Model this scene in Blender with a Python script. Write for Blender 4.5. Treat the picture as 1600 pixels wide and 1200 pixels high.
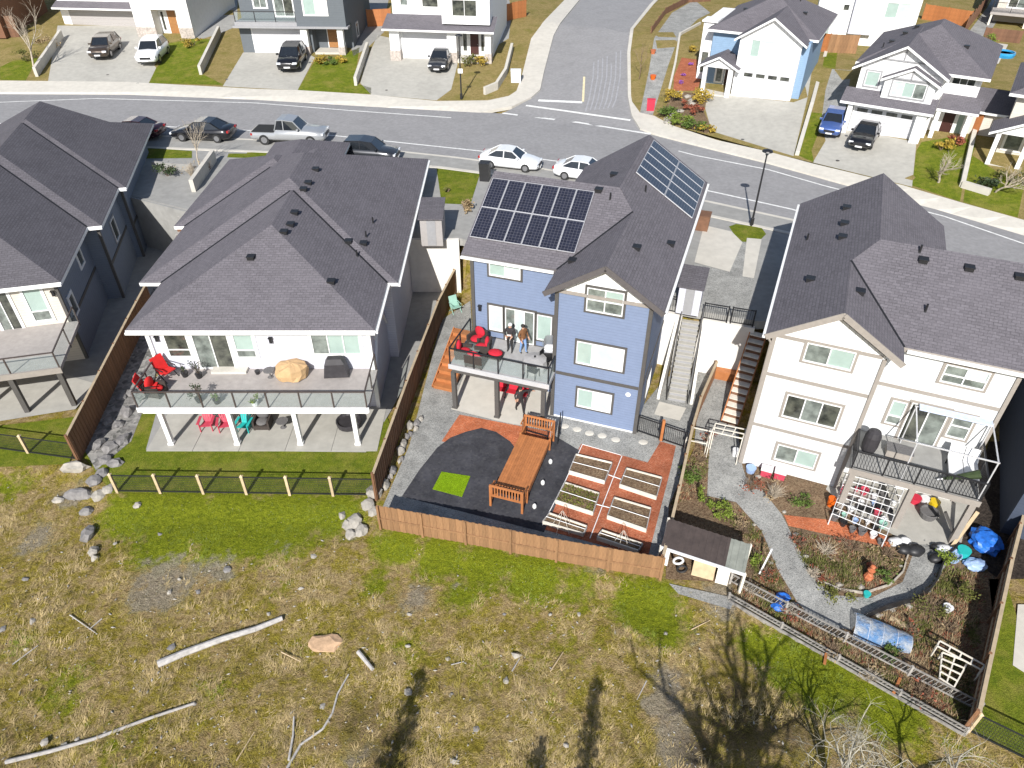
import bpy, bmesh, math, random
from mathutils import Vector, Matrix, noise
random.seed(11)
for _o in list(bpy.data.objects): bpy.data.objects.remove(_o)
scene = bpy.context.scene
COL = scene.collection

# ------------------------------------------------------------------ camera, sky, sun, exposure
FPX, PITCH, CAMH = 1130.0, math.radians(38), 22.0
cam_data = bpy.data.cameras.new("camera")
cam_data.sensor_width = 36.0
cam_data.lens = FPX / 1600 * 36.0
cam_data.clip_end = 4000
cam_data.clip_start = 0.3
cam = bpy.data.objects.new("camera", cam_data)
COL.objects.link(cam)
cam.location = (0, 0, CAMH)
cam.rotation_euler = (math.radians(90) - PITCH, 0, 0)
scene.camera = cam

SUN_EL, SUN_AZ = math.radians(36), math.radians(11)      # shadows fall away from the camera, slightly to the right
SUN_DIR = Vector((-math.sin(SUN_AZ) * math.cos(SUN_EL), -math.cos(SUN_AZ) * math.cos(SUN_EL), math.sin(SUN_EL)))
world = bpy.data.worlds.new("World")
scene.world = world
world.use_nodes = True
wn = world.node_tree
bg = wn.nodes["Background"]
sky = wn.nodes.new("ShaderNodeTexSky")
sky.sky_type = 'NISHITA'
sky.sun_disc = False
sky.sun_elevation = SUN_EL
sky.sun_rotation = math.pi + SUN_AZ
wn.links.new(sky.outputs[0], bg.inputs[0])
bg.inputs[1].default_value = 0.085
sun_data = bpy.data.lights.new("sun", 'SUN')
sun_data.energy = 4.9
sun_data.angle = math.radians(0.5)
sun_data.color = (1.0, 0.97, 0.925)
sun = bpy.data.objects.new("sun", sun_data)
COL.objects.link(sun)
sun.location = SUN_DIR * 60
sun.rotation_euler = SUN_DIR.to_track_quat('Z', 'Y').to_euler()
scene.view_settings.view_transform = 'Standard'
scene.view_settings.look = 'None'
scene.view_settings.exposure = 0.4
scene.view_settings.gamma = 1.0
scene.view_settings.use_curve_mapping = False

# ------------------------------------------------------------------ pixel of the photograph -> ray -> place on the ground
_S, _C = math.sin(PITCH), math.cos(PITCH)
def ray(x, y):
    u, v = (x - 800) / FPX, (y - 600) / FPX
    return (u, _C - v * _S, -(_S + v * _C))
def at(x, y, z):
    d = ray(x, y); t = (z - CAMH) / d[2]
    return Vector((d[0] * t, d[1] * t, z))
def lerp_poly(pts, x):
    if x <= pts[0][0]: a, b = pts[0], pts[1]
    elif x >= pts[-1][0]: a, b = pts[-2], pts[-1]
    else:
        for i in range(len(pts) - 1):
            if pts[i][0] <= x <= pts[i + 1][0]:
                a, b = pts[i], pts[i + 1]; break
    return a[1] + (b[1] - a[1]) * (x - a[0]) / (b[0] - a[0])
ROADZ = 0.75
def _pl(px): return sorted([(at(x, y, ROADZ).x, at(x, y, ROADZ).y) for x, y in px])
FAR_PX = [(0, 147), (200, 148), (400, 156), (550, 165), (675, 172), (800, 178), (990, 203), (1025, 212), (1075, 225), (1200, 256), (1340, 295), (1462, 327), (1600, 368)]
NEAR_PX = [(0, 224), (240, 231), (420, 238), (690, 262), (850, 283), (1112, 338), (1240, 366), (1600, 470)]
FARK, NEARK = _pl(FAR_PX), _pl(NEAR_PX)
WALLK = [(-60, 50), (-29, 50), (-22, 46), (-7.5, 42.2), (-3.2, 42.2), (2, 38), (8.6, 34.1), (13.2, 32.5), (20, 33), (40, 29), (60, 22)]
BACKK = [(-60, 26.6), (-21.2, 25.6), (-18.5, 23.4), (-6.3, 23.1), (-5.9, 21.4), (6.3, 18.6), (9.4, 17.6), (14.0, 12.9), (18.3, 11.0), (24, 9.5), (60, 4)]
def sm(t):
    t = max(0.0, min(1.0, t)); return t * t * (3 - 2 * t)
def gz(x, y):
    if y < lerp_poly(WALLK, x):
        d = lerp_poly(BACKK, x) - y
        if d <= 0: return -3.0
        return -3.0 - 0.3 * sm(d / 1.4) - 0.022 * d
    yf = lerp_poly(FARK, x)
    if y > yf: return 0.87 + 0.10 * min(y - yf, 26)
    if y > lerp_poly(NEARK, x): return ROADZ
    return 0.82
def G(px, py, dz=0.0):
    d = ray(px, py); t = 18.0; o = Vector((0, 0, CAMH)); dv = Vector(d)
    p = o + dv * t
    while p.z > gz(p.x, p.y) and t < 900:
        t += 0.25; p = o + dv * t
    lo, hi = t - 0.25, t
    for _ in range(12):
        m = (lo + hi) / 2; p = o + dv * m
        if p.z > gz(p.x, p.y): lo = m
        else: hi = m
    return Vector((p.x, p.y, gz(p.x, p.y) + dz))
class Frame:
    """plan frame of a house: a runs along the wall that faces the camera, b away from it"""
    def __init__(s, ox, oy, deg):
        s.o = Vector((ox, oy)); s.deg = deg; t = math.radians(deg); s.c, s.s = math.cos(t), math.sin(t)
    def w(s, a, b, z=0.0): return Vector((s.o.x + a * s.c - b * s.s, s.o.y + a * s.s + b * s.c, z))
    def loc(s, p):
        dx, dy = p[0] - s.o.x, p[1] - s.o.y
        return Vector((dx * s.c + dy * s.s, -dx * s.s + dy * s.c, p[2] if len(p) > 2 else 0))
    def g(s, px, py, z): return s.loc(at(px, py, z))
    def wall(s, x, y, b):
        d = ray(x, y); o = s.loc((0, 0, 0)); db = -d[0] * s.s + d[1] * s.c; da = d[0] * s.c + d[1] * s.s
        t = (b - o.y) / db
        return (o.x + t * da, CAMH + t * d[2])

# ------------------------------------------------------------------ scene bookkeeping
ZB = {}
def tag(o, label=None, cat=None, group=None, kind=None):
    if label: o["label"] = label
    if cat: o["category"] = cat
    if group: o["group"] = group
    if kind: o["kind"] = kind
    return o
def thing(name, label, cat, loc=(0, 0, 0), deg=0.0, group=None, zbase=None):
    """an Empty that parents its parts; with zbase the parts are given in world height"""
    e = bpy.data.objects.new(name, None); COL.objects.link(e)
    e.empty_display_size = 0.3
    e.location = loc; e.rotation_euler = (0, 0, math.radians(deg))
    if zbase is not None:
        e.location.z = zbase; ZB[e.name] = zbase
    return tag(e, label, cat, group)
def link(name, mesh, parent=None, loc=(0, 0, 0), rot=(0, 0, 0), scale=(1, 1, 1)):
    o = bpy.data.objects.new(name, mesh); COL.objects.link(o)
    o.location = loc; o.rotation_euler = rot; o.scale = scale
    if parent is not None:
        o.parent = parent
        p = parent
        while p is not None and p.type != 'EMPTY': p = p.parent
        if parent.type == 'EMPTY' and parent.name in ZB: o.location.z -= ZB[parent.name]
    return o
def copy_tree(o, parent=None):
    c = o.copy(); COL.objects.link(c); c.parent = parent
    for ch in list(o.children): copy_tree(ch, c)
    return c

class MB:
    """collects faces for one mesh; uv in metres, u level and v up the face"""
    def __init__(s): s.v = []; s.f = []; s.m = []
    def add(s, pts, faces, mi=0):
        n = len(s.v); s.v += [tuple(p) for p in pts]
        for f in faces: s.f.append(tuple(i + n for i in f)); s.m.append(mi)
        return s
    def box(s, x0, y0, z0, x1, y1, z1, mi=0):
        p = [(x0, y0, z0), (x1, y0, z0), (x1, y1, z0), (x0, y1, z0), (x0, y0, z1), (x1, y0, z1), (x1, y1, z1), (x0, y1, z1)]
        return s.add(p, [(0, 3, 2, 1), (4, 5, 6, 7), (0, 1, 5, 4), (1, 2, 6, 5), (2, 3, 7, 6), (3, 0, 4, 7)], mi)
    def bar(s, p, q, w, h, mi=0, up=(0, 0, 1)):
        """square section bar from p to q"""
        p, q = Vector(p), Vector(q); d = (q - p).normalized(); u = Vector(up)
        if abs(d.dot(u)) > 0.98: u = Vector((1, 0, 0))
        x = d.cross(u).normalized() * (w / 2); y = x.cross(d).normalized() * (h / 2)
        pts = [p - x - y, p + x - y, p + x + y, p - x + y, q - x - y, q + x - y, q + x + y, q - x + y]
        return s.add(pts, [(0, 3, 2, 1), (4, 5, 6, 7), (0, 1, 5, 4), (1, 2, 6, 5), (2, 3, 7, 6), (3, 0, 4, 7)], mi)
    def tube(s, p, q, r, n=6, r2=None, mi=0, caps=True):
        p, q = Vector(p), Vector(q); d = (q - p).normalized(); r2 = r if r2 is None else r2
        u = Vector((0, 0, 1)) if abs(d.z) < 0.9 else Vector((1, 0, 0))
        x = d.cross(u).normalized(); y = x.cross(d)
        pts = []
        for c, rr in ((p, r), (q, r2)):
            for i in range(n):
                a = 2 * math.pi * i / n; pts.append(c + x * rr * math.cos(a) + y * rr * math.sin(a))
        fs = [(i, (i + 1) % n, n + (i + 1) % n, n + i) for i in range(n)]
        if caps: fs += [tuple(range(n - 1, -1, -1)), tuple(range(n, 2 * n))]
        return s.add(pts, fs, mi)
    def prism(s, poly, z0, z1, mi=0):
        n = len(poly)
        pts = [(p[0], p[1], z0) for p in poly] + [(p[0], p[1], z1) for p in poly]
        ar = sum(poly[i][0] * poly[(i + 1) % n][1] - poly[(i + 1) % n][0] * poly[i][1] for i in range(n))
        if ar < 0:
            pts = [pts[n - 1 - i] for i in range(n)] + [pts[2 * n - 1 - i] for i in range(n)]
        fs = [tuple(range(n - 1, -1, -1)), tuple(range(n, 2 * n))] + [(i, (i + 1) % n, n + (i + 1) % n, n + i) for i in range(n)]
        return s.add(pts, fs, mi)
    def slab(s, pts, th, mi=0, mi_side=None):
        """tilted polygon given by its top outline, with thickness straight down"""
        n = len(pts); pts = [Vector(p) for p in pts]
        nn = Vector((0, 0, 0))
        for i in range(n): nn += pts[i].cross(pts[(i + 1) % n])
        if nn.z < 0: pts.reverse()
        low = [p - Vector((0, 0, th)) for p in pts]
        k = len(s.v); s.v += [tuple(p) for p in pts + low]
        s.f.append(tuple(k + i for i in range(n))); s.m.append(mi)
        s.f.append(tuple(k + n + i for i in range(n - 1, -1, -1))); s.m.append(mi if mi_side is None else mi_side)
        for i in range(n):
            s.f.append((k + n + i, k + n + (i + 1) % n, k + (i + 1) % n, k + i)); s.m.append(mi if mi_side is None else mi_side)
        return s
    def wedge(s, quad, y0, y1, mi=0):
        """polygon in the x-z plane pushed along y"""
        n = len(quad)
        ar = sum(quad[i][0] * quad[(i + 1) % n][1] - quad[(i + 1) % n][0] * quad[i][1] for i in range(n))
        if ar < 0: quad = quad[::-1]
        pts = [(a, y0, z) for a, z in quad] + [(a, y1, z) for a, z in quad]
        fs = [tuple(range(n)), tuple(range(2 * n - 1, n - 1, -1))] + [(i, n + i, n + (i + 1) % n, (i + 1) % n) for i in range(n)]
        return s.add(pts, fs, mi)
    def ball(s, c, r, sx=1, sy=1, sz=1, jit=0.0, sub=1, mi=0, rnd=None):
        bm = bmesh.new(); bmesh.ops.create_icosphere(bm, subdivisions=sub, radius=1.0)
        rr = rnd or random
        for v in bm.verts: v.co *= 1 + rr.uniform(-jit, jit)
        bm.verts.index_update()
        pts = [(c[0] + v.co.x * r * sx, c[1] + v.co.y * r * sy, c[2] + v.co.z * r * sz) for v in bm.verts]
        fs = [tuple(v.index for v in f.verts) for f in bm.faces]; bm.free()
        return s.add(pts, fs, mi)
    def lathe(s, c, prof, n=10, mi=0):
        pts = []; fs = []
        for r, z in prof:
            for i in range(n):
                a = 2 * math.pi * i / n; pts.append((c[0] + r * math.cos(a), c[1] + r * math.sin(a), c[2] + z))
        for k in range(len(prof) - 1):
            for i in range(n): fs.append((k * n + i, k * n + (i + 1) % n, (k + 1) * n + (i + 1) % n, (k + 1) * n + i))
        fs.append(tuple(range(n - 1, -1, -1))); fs.append(tuple(range((len(prof) - 1) * n, len(prof) * n)))
        return s.add(pts, fs, mi)
    def mesh(s, name, mats, smooth=False):
        me = bpy.data.meshes.new(name)
        me.from_pydata(s.v, [], s.f)
        for m in (mats if isinstance(mats, (list, tuple)) else [mats]): me.materials.append(MAT[m] if isinstance(m, str) else m)
        me.polygons.foreach_set("material_index", s.m)
        if smooth: me.polygons.foreach_set("use_smooth", [True] * len(me.polygons))
        me.update()
        uv = me.uv_layers.new(name="UVMap")
        data = [0.0] * (2 * len(me.loops)); vs = me.vertices
        for p in me.polygons:
            nrm = p.normal
            u = Vector((0, 0, 1)).cross(nrm)
            if u.length < 1e-3: u = Vector((1, 0, 0))
            u.normalize(); w = nrm.cross(u)
            for li in p.loop_indices:
                co = vs[me.loops[li].vertex_index].co
                data[2 * li] = co.dot(u); data[2 * li + 1] = co.dot(w)
        uv.data.foreach_set("uv", data)
        return me
    def build(s, name, mats, parent=None, smooth=False, loc=(0, 0, 0), rot=(0, 0, 0)):
        return link(name, s.mesh(name, mats, smooth), parent, loc, rot)

# ------------------------------------------------------------------ materials
MAT = {}
def _new(name):
    m = bpy.data.materials.new(name); m.use_nodes = True
    nt = m.node_tree; b = nt.nodes["Principled BSDF"]; MAT[name] = m
    return m, nt, b
def _n(nt, t, **kw):
    n = nt.nodes.new(t)
    for k, v in kw.items():
        if k in n.inputs: n.inputs[k].default_value = v
        else: setattr(n, k, v)
    return n
def _noise(nt, vec, scale, detail=5.0, rough=0.6):
    n = _n(nt, "ShaderNodeTexNoise"); n.inputs["Scale"].default_value = scale
    n.inputs["Detail"].default_value = detail; n.inputs["Roughness"].default_value = rough
    nt.links.new(vec, n.inputs["Vector"]); return n.outputs["Fac"]
def _math(nt, op, a, b=None, clamp=False):
    n = nt.nodes.new("ShaderNodeMath"); n.operation = op; n.use_clamp = clamp
    for i, x in enumerate((a, b)):
        if x is None: continue
        if isinstance(x, (int, float)): n.inputs[i].default_value = x
        else: nt.links.new(x, n.inputs[i])
    return n.outputs[0]
def _mix(nt, fac, a, b, mode='MIX'):
    n = nt.nodes.new("ShaderNodeMix"); n.data_type = 'RGBA'; n.blend_type = mode
    if isinstance(fac, (int, float)): n.inputs[0].default_value = fac
    else: nt.links.new(fac, n.inputs[0])
    for i, x in ((6, a), (7, b)):
        if isinstance(x, (tuple, list)): n.inputs[i].default_value = (x[0], x[1], x[2], 1)
        else: nt.links.new(x, n.inputs[i])
    return n.outputs[2]
def _ramp(nt, fac, stops):
    n = nt.nodes.new("ShaderNodeValToRGB"); r = n.color_ramp
    while len(r.elements) < len(stops): r.elements.new(0.5)
    for e, (p, c) in zip(r.elements, stops):
        e.position = p; e.color = (c, c, c, 1) if isinstance(c, (int, float)) else (c[0], c[1], c[2], 1)
    nt.links.new(fac, n.inputs[0]); return n.outputs[0]
def _bump(nt, b, h, strength, dist=0.02):
    n = nt.nodes.new("ShaderNodeBump"); n.inputs["Strength"].default_value = strength; n.inputs["Distance"].default_value = dist
    nt.links.new(h, n.inputs["Height"]); nt.links.new(n.outputs[0], b.inputs["Normal"])
def _coord(nt, uv=False):
    tc = nt.nodes.new("ShaderNodeTexCoord"); return tc.outputs["UV" if uv else "Object"]
def _sc(c, k): return tuple(min(1.0, x * k) for x in c)
def M(name, col, rough=0.7, var=0.18, scale=6.0, bump=0.0, bscale=None, metal=0.0, coat=0.0, rnd=0.0, spec=None, stretch=None, dirt=0.0):
    m, nt, b = _new(name)
    co = _coord(nt)
    if stretch:
        mp = nt.nodes.new("ShaderNodeMapping"); mp.inputs["Scale"].default_value = stretch
        nt.links.new(co, mp.inputs["Vector"]); co = mp.outputs[0]
    f = _noise(nt, co, scale)
    c = _mix(nt, _ramp(nt, f, [(0.3, 0.0), (0.7, 1.0)]), _sc(col, 1 - var), _sc(col, 1 + var))
    if dirt:
        f2 = _noise(nt, co, scale * 0.17, 3)
        c = _mix(nt, _ramp(nt, f2, [(0.45, 0.0), (0.75, dirt)]), c, _sc(col, 0.55))
    if rnd:
        oi = nt.nodes.new("ShaderNodeObjectInfo")
        k = _math(nt, 'MULTIPLY_ADD', oi.outputs["Random"], 2 * rnd); nt.nodes[-1].inputs[2].default_value = 1 - rnd
        hs = nt.nodes.new("ShaderNodeHueSaturation"); nt.links.new(k, hs.inputs["Value"]); nt.links.new(c, hs.inputs["Color"]); c = hs.outputs[0]
    nt.links.new(c, b.inputs["Base Color"])
    b.inputs["Roughness"].default_value = rough; b.inputs["Metallic"].default_value = metal
    if coat: b.inputs["Coat Weight"].default_value = coat; b.inputs["Coat Roughness"].default_value = 0.06
    if spec is not None: b.inputs["Specular IOR Level"].default_value = spec
    if bump: _bump(nt, b, _noise(nt, co, bscale or scale * 3, 4), bump)
    return m
def shingle(name, col):
    m, nt, b = _new(name); uv = _coord(nt, True)
    br = _n(nt, "ShaderNodeTexBrick"); nt.links.new(uv, br.inputs["Vector"])
    br.inputs["Scale"].default_value = 1.0; br.inputs["Brick Width"].default_value = 0.32; br.inputs["Row Height"].default_value = 0.15
    br.inputs["Mortar Size"].default_value = 0.014; br.inputs["Mortar Smooth"].default_value = 0.3; br.inputs["Bias"].default_value = -0.1
    br.inputs["Color1"].default_value = (*_sc(col, 1.14), 1); br.inputs["Color2"].default_value = (*_sc(col, 0.88), 1); br.inputs["Mortar"].default_value = (*_sc(col, 0.62), 1)
    g = _noise(nt, uv, 9, 6, 0.7)
    c = _mix(nt, 0.55, br.outputs["Color"], _ramp(nt, g, [(0.3, 0.3), (0.7, 0.75)]), 'OVERLAY')
    l = _noise(nt, uv, 0.5, 4)
    c = _mix(nt, _ramp(nt, l, [(0.35, 0.0), (0.7, 0.35)]), c, _sc(col, 1.35))
    nt.links.new(c, b.inputs["Base Color"]); b.inputs["Roughness"].default_value = 0.92; b.inputs["Specular IOR Level"].default_value = 0.25
    _bump(nt, b, br.outputs["Fac"], -0.5, 0.012)
def siding(name, col, pitch=0.15, vertical=False, var=0.05):
    m, nt, b = _new(name); uv = _coord(nt, True)
    sx = nt.nodes.new("ShaderNodeSeparateXYZ"); nt.links.new(uv, sx.inputs[0])
    t = _math(nt, 'FRACT', _math(nt, 'DIVIDE', sx.outputs[0 if vertical else 1], pitch))
    n = _noise(nt, uv, 3, 5)
    c = _mix(nt, _ramp(nt, n, [(0.3, 0.0), (0.7, 1.0)]), _sc(col, 1 - var), _sc(col, 1 + var))
    line = _ramp(nt, t, [(0.0, 0.0), (0.05, 0.0), (0.12, 1.0), (1.0, 1.0)])
    c = _mix(nt, line, _sc(col, 0.72), c)
    nt.links.new(c, b.inputs["Base Color"]); b.inputs["Roughness"].default_value = 0.75; b.inputs["Specular IOR Level"].default_value = 0.25
    _bump(nt, b, t, 0.5, 0.012)
def glass_pane(name, col, rough=0.08, slats=0.0, lo=0.93, hi=1.05):
    m, nt, b = _new(name); uv = _coord(nt, True)
    n = _noise(nt, uv, 1.6, 4)
    c = _mix(nt, _ramp(nt, n, [(0.35, 0.0), (0.65, 1.0)]), _sc(col, lo), (col[0] * hi * (1.05 if hi > 2 else 1), col[1] * hi, col[2] * hi * (0.88 if hi > 2 else 1)))
    if slats:
        sx = nt.nodes.new("ShaderNodeSeparateXYZ"); nt.links.new(uv, sx.inputs[0])
        t = _math(nt, 'FRACT', _math(nt, 'DIVIDE', sx.outputs[1], 0.06))
        c = _mix(nt, _ramp(nt, t, [(0.0, slats), (0.3, 0.0)]), c, _sc(col, 0.6))
    nt.links.new(c, b.inputs["Base Color"]); b.inputs["Roughness"].default_value = rough
    b.inputs["Coat Weight"].default_value = 0.8; b.inputs["Coat Roughness"].default_value = 0.03

shingle("shingle", (0.126, 0.117, 0.13))
shingle("shingle_dark", (0.1, 0.094, 0.105))
siding("siding_blue", (0.192, 0.242, 0.36), 0.16)
siding("siding_white", (0.7, 0.71, 0.715), 0.16)
siding("siding_pale", (0.57, 0.575, 0.64), 0.16)
siding("siding_slate", (0.2, 0.23, 0.28), 0.16)
siding("siding_beige", (0.62, 0.57, 0.5), 0.16)
siding("siding_grey", (0.13, 0.145, 0.16), 0.16)
siding("siding_sky", (0.23, 0.34, 0.48), 0.16)
siding("board_white", (0.8, 0.8, 0.8), 0.3, True)
M("stucco_white", (0.8, 0.79, 0.77), 0.85, 0.05, 3, 0.15, 30)
M("trim_dark", (0.085, 0.08, 0.075), 0.6, 0.1)
M("trim_taupe", (0.3, 0.27, 0.24), 0.65, 0.08)
M("trim_white", (0.8, 0.8, 0.79), 0.5, 0.04)
M("trim_grey", (0.3, 0.3, 0.31), 0.6, 0.08)
M("fascia_dark", (0.1, 0.09, 0.09), 0.6, 0.1)
glass_pane("glass_blind", (0.36, 0.46, 0.42), 0.2, 0.35)
glass_pane("glass_bright", (0.52, 0.6, 0.58), 0.2, 0.25)
glass_pane("glass_dark", (0.05, 0.055, 0.05), 0.05, 0.0, 0.5, 2.2)  # dark and mid panes: blotchy reflections painted into the colour
glass_pane("glass_mid", (0.15, 0.17, 0.155), 0.1, 0.0, 0.6, 1.6)
M("asphalt", (0.265, 0.26, 0.262), 0.9, 0.12, 3.5, 0.25, 90, dirt=0.25)
M("concrete", (0.4, 0.385, 0.345), 0.88, 0.1, 2.2, 0.15, 60, dirt=0.3)
M("concrete_pale", (0.55, 0.52, 0.46), 0.88, 0.08, 2.0, 0.15, 60, dirt=0.2)
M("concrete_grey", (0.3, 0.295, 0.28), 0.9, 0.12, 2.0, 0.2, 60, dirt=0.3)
M("render_white", (0.74, 0.71, 0.66), 0.9, 0.08, 2.0, 0.15, 40, dirt=0.35)
M("road_paint", (0.72, 0.72, 0.7), 0.7, 0.2, 5.0)
M("road_paint_yellow", (0.7, 0.6, 0.38), 0.7, 0.2, 5.0)
M("plain_black", (0.018, 0.018, 0.02), 0.45, 0.2)
M("rubber", (0.02, 0.02, 0.02), 0.8, 0.2)
M("steel", (0.5, 0.5, 0.52), 0.35, 0.1, metal=0.9)
M("alu", (0.7, 0.7, 0.72), 0.4, 0.06, metal=0.4)
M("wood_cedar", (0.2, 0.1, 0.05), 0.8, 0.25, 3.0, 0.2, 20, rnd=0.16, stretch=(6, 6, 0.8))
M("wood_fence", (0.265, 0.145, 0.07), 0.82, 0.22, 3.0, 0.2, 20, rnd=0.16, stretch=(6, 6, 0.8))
M("wood_orange", (0.4, 0.15, 0.05), 0.65, 0.16, 3.0, 0.15, 20, rnd=0.1)
M("wood_pale", (0.52, 0.4, 0.25), 0.8, 0.18, 3.0, 0.15, 20, rnd=0.1)
M("wood_white", (0.7, 0.65, 0.56), 0.8, 0.14, 4.0, rnd=0.08)
M("wood_grey", (0.36, 0.34, 0.32), 0.85, 0.25, 4.0, 0.3, 25, stretch=(1, 6, 6))
M("wood_brown", (0.16, 0.08, 0.045), 0.8, 0.2, 3.0, rnd=0.15)
M("door_brown", (0.32, 0.15, 0.05), 0.5, 0.15)
M("door_dark", (0.05, 0.015, 0.012), 0.5, 0.15)
M("garage_white", (0.6, 0.6, 0.62), 0.6, 0.04)
M("garage_grey", (0.36, 0.34, 0.33), 0.6, 0.05)
M("stone_veneer", (0.42, 0.37, 0.33), 0.9, 0.35, 5.0, 0.5, 12)
siding("siding_shaded", (0.06, 0.075, 0.11), 0.16)  # dark navy holds the shade of the right edge wall in its colour
M("wood_lattice", (0.32, 0.3, 0.275), 0.85, 0.3, 6.0, rnd=0.25)
siding("siding_brown", (0.2, 0.1, 0.06), 0.16)

# ------------------------------------------------------------------ ground materials
def lawn_mat(name, c1, c2, c3):
    m, nt, b = _new(name); co = _coord(nt)
    c = _mix(nt, _ramp(nt, _noise(nt, co, 3.0, 6), [(0.3, 0.0), (0.7, 1.0)]), c1, c2)
    c = _mix(nt, _ramp(nt, _noise(nt, co, 0.7, 5), [(0.48, 0.0), (0.72, 0.8)]), c, c3)
    c = _mix(nt, 0.75, c, _ramp(nt, _noise(nt, co, 26, 3), [(0.3, 0.2), (0.7, 0.8)]), 'OVERLAY')
    nt.links.new(c, b.inputs["Base Color"]); b.inputs["Roughness"].default_value = 0.95; b.inputs["Specular IOR Level"].default_value = 0.1
    _bump(nt, b, _noise(nt, co, 22, 4), 0.9, 0.05)
lawn_mat("lawn", (0.085, 0.12, 0.01), (0.17, 0.195, 0.018), (0.24, 0.21, 0.05))
lawn_mat("lawn_dry", (0.2, 0.16, 0.055), (0.3, 0.23, 0.1), (0.15, 0.14, 0.03))
def grain_mat(name, cols, scale, bump=0.6, big=0.6):
    """loose material: gravel, bark, soil"""
    m, nt, b = _new(name); co = _coord(nt)
    vo = _n(nt, "ShaderNodeTexVoronoi"); vo.inputs["Scale"].default_value = scale; nt.links.new(co, vo.inputs["Vector"])
    sp = nt.nodes.new("ShaderNodeSeparateColor"); nt.links.new(vo.outputs["Color"], sp.inputs[0])
    n = len(cols)
    c = _ramp(nt, sp.outputs[0], [(i / max(1, n - 1), k) for i, k in enumerate(cols)])
    c = _mix(nt, big, c, _ramp(nt, _noise(nt, co, 1.1, 6), [(0.3, 0.3), (0.72, 0.72)]), 'OVERLAY')
    nt.links.new(c, b.inputs["Base Color"]); b.inputs["Roughness"].default_value = 0.95; b.inputs["Specular IOR Level"].default_value = 0.15
    _bump(nt, b, vo.outputs["Distance"], bump, 0.03)
grain_mat("gravel", [(0.2, 0.2, 0.19), (0.3, 0.3, 0.285), (0.36, 0.355, 0.335), (0.25, 0.25, 0.24)], 22)
grain_mat("bark_red", [(0.26, 0.075, 0.035), (0.36, 0.12, 0.065), (0.3, 0.1, 0.05), (0.42, 0.17, 0.1)], 18)
grain_mat("bark_orange", [(0.42, 0.12, 0.05), (0.52, 0.17, 0.08), (0.38, 0.11, 0.05), (0.55, 0.22, 0.12)], 18)
grain_mat("soil", [(0.1, 0.065, 0.04), (0.16, 0.105, 0.065), (0.22, 0.16, 0.1), (0.13, 0.09, 0.055)], 16, 0.8)
grain_mat("fabric_black", [(0.042, 0.042, 0.05), (0.055, 0.055, 0.062), (0.048, 0.048, 0.055), (0.065, 0.065, 0.07)], 9, 0.15, 0.8)
grain_mat("rockery", [(0.12, 0.12, 0.11), (0.22, 0.21, 0.2), (0.3, 0.29, 0.27), (0.16, 0.15, 0.14)], 5, 0.9)
lawn_mat("turf_mat", (0.16, 0.27, 0.006), (0.21, 0.33, 0.01), (0.18, 0.3, 0.01))

# masks of the rough field: (px, py, radius in metres, amount)
GREEN = [(x, y, r, k) for x, y, r, k in [(210, 800, 1.5, 1), (280, 815, 2, 1), (360, 810, 2, 1), (440, 820, 2, 1), (520, 800, 1.6, 0.9), (260, 850, 1.5, 0.9), (350, 855, 1.4, 0.8), (60, 700, 1.2, 0.8), (20, 760, 1.2, 0.6), (560, 780, 1, 0.6),
         (620, 850, 1.2, 0.9), (690, 870, 1.3, 0.9), (760, 885, 1.4, 0.9), (830, 900, 1.4, 0.9), (900, 915, 1.2, 0.7), (1010, 950, 1.4, 1), (1040, 980, 1, 0.8), (720, 930, 1.0, 0.7), (590, 910, 0.9, 0.6),
         (1240, 1040, 1.3, 1), (1290, 1070, 1.3, 1), (1390, 1110, 1.2, 1), (1180, 1010, 0.9, 0.8), (480, 1000, 1.2, 0.3), (100, 1080, 1.4, 0.5), (330, 1080, 1.2, 0.4), (180, 1160, 1.4, 0.45), (880, 1010, 2.2, 0.35), (850, 1090, 1.6, 0.3), (640, 1010, 1.2, 0.4), (30, 1010, 0.9, 0.5), (430, 920, 1, 0.4), (1500, 1170, 1.2, 0.4), (760, 1040, 1.2, 0.35)]]
BARE = [(250, 915, 1.7, 0.9), (340, 890, 1.1, 0.8), (450, 855, 0.8, 0.6), (60, 840, 1.5, 0.7), (110, 775, 1.2, 0.7), (650, 935, 1.0, 0.85), (720, 915, 0.6, 0.6), (1040, 1110, 0.9, 1), (1050, 1060, 0.8, 0.9), (1060, 1170, 0.9, 1), (960, 1010, 0.8, 0.35), (1150, 980, 1, 0.4), (930, 880, 0.8, 0.7), (1130, 930, 1.2, 0.9), (550, 830, 0.8, 0.7), (560, 1180, 1.2, 0.6), (1090, 1010, 1, 0.6), (1330, 1150, 1.5, 0.6), (1240, 1150, 1.4, 0.5)]
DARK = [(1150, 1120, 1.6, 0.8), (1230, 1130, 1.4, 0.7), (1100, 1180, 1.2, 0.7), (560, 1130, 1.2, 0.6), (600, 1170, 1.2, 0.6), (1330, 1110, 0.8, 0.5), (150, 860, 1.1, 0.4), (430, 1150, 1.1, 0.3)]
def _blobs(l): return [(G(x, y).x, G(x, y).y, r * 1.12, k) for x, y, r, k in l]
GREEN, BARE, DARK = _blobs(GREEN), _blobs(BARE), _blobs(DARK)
def mask(bl, x, y):
    v = 0.0
    for bx, by, r, k in bl:
        d2 = ((x - bx) ** 2 + (y - by) ** 2) / (r * r)
        if d2 < 4: v = max(v, k * math.exp(-d2 * 0.9))
    return v
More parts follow.
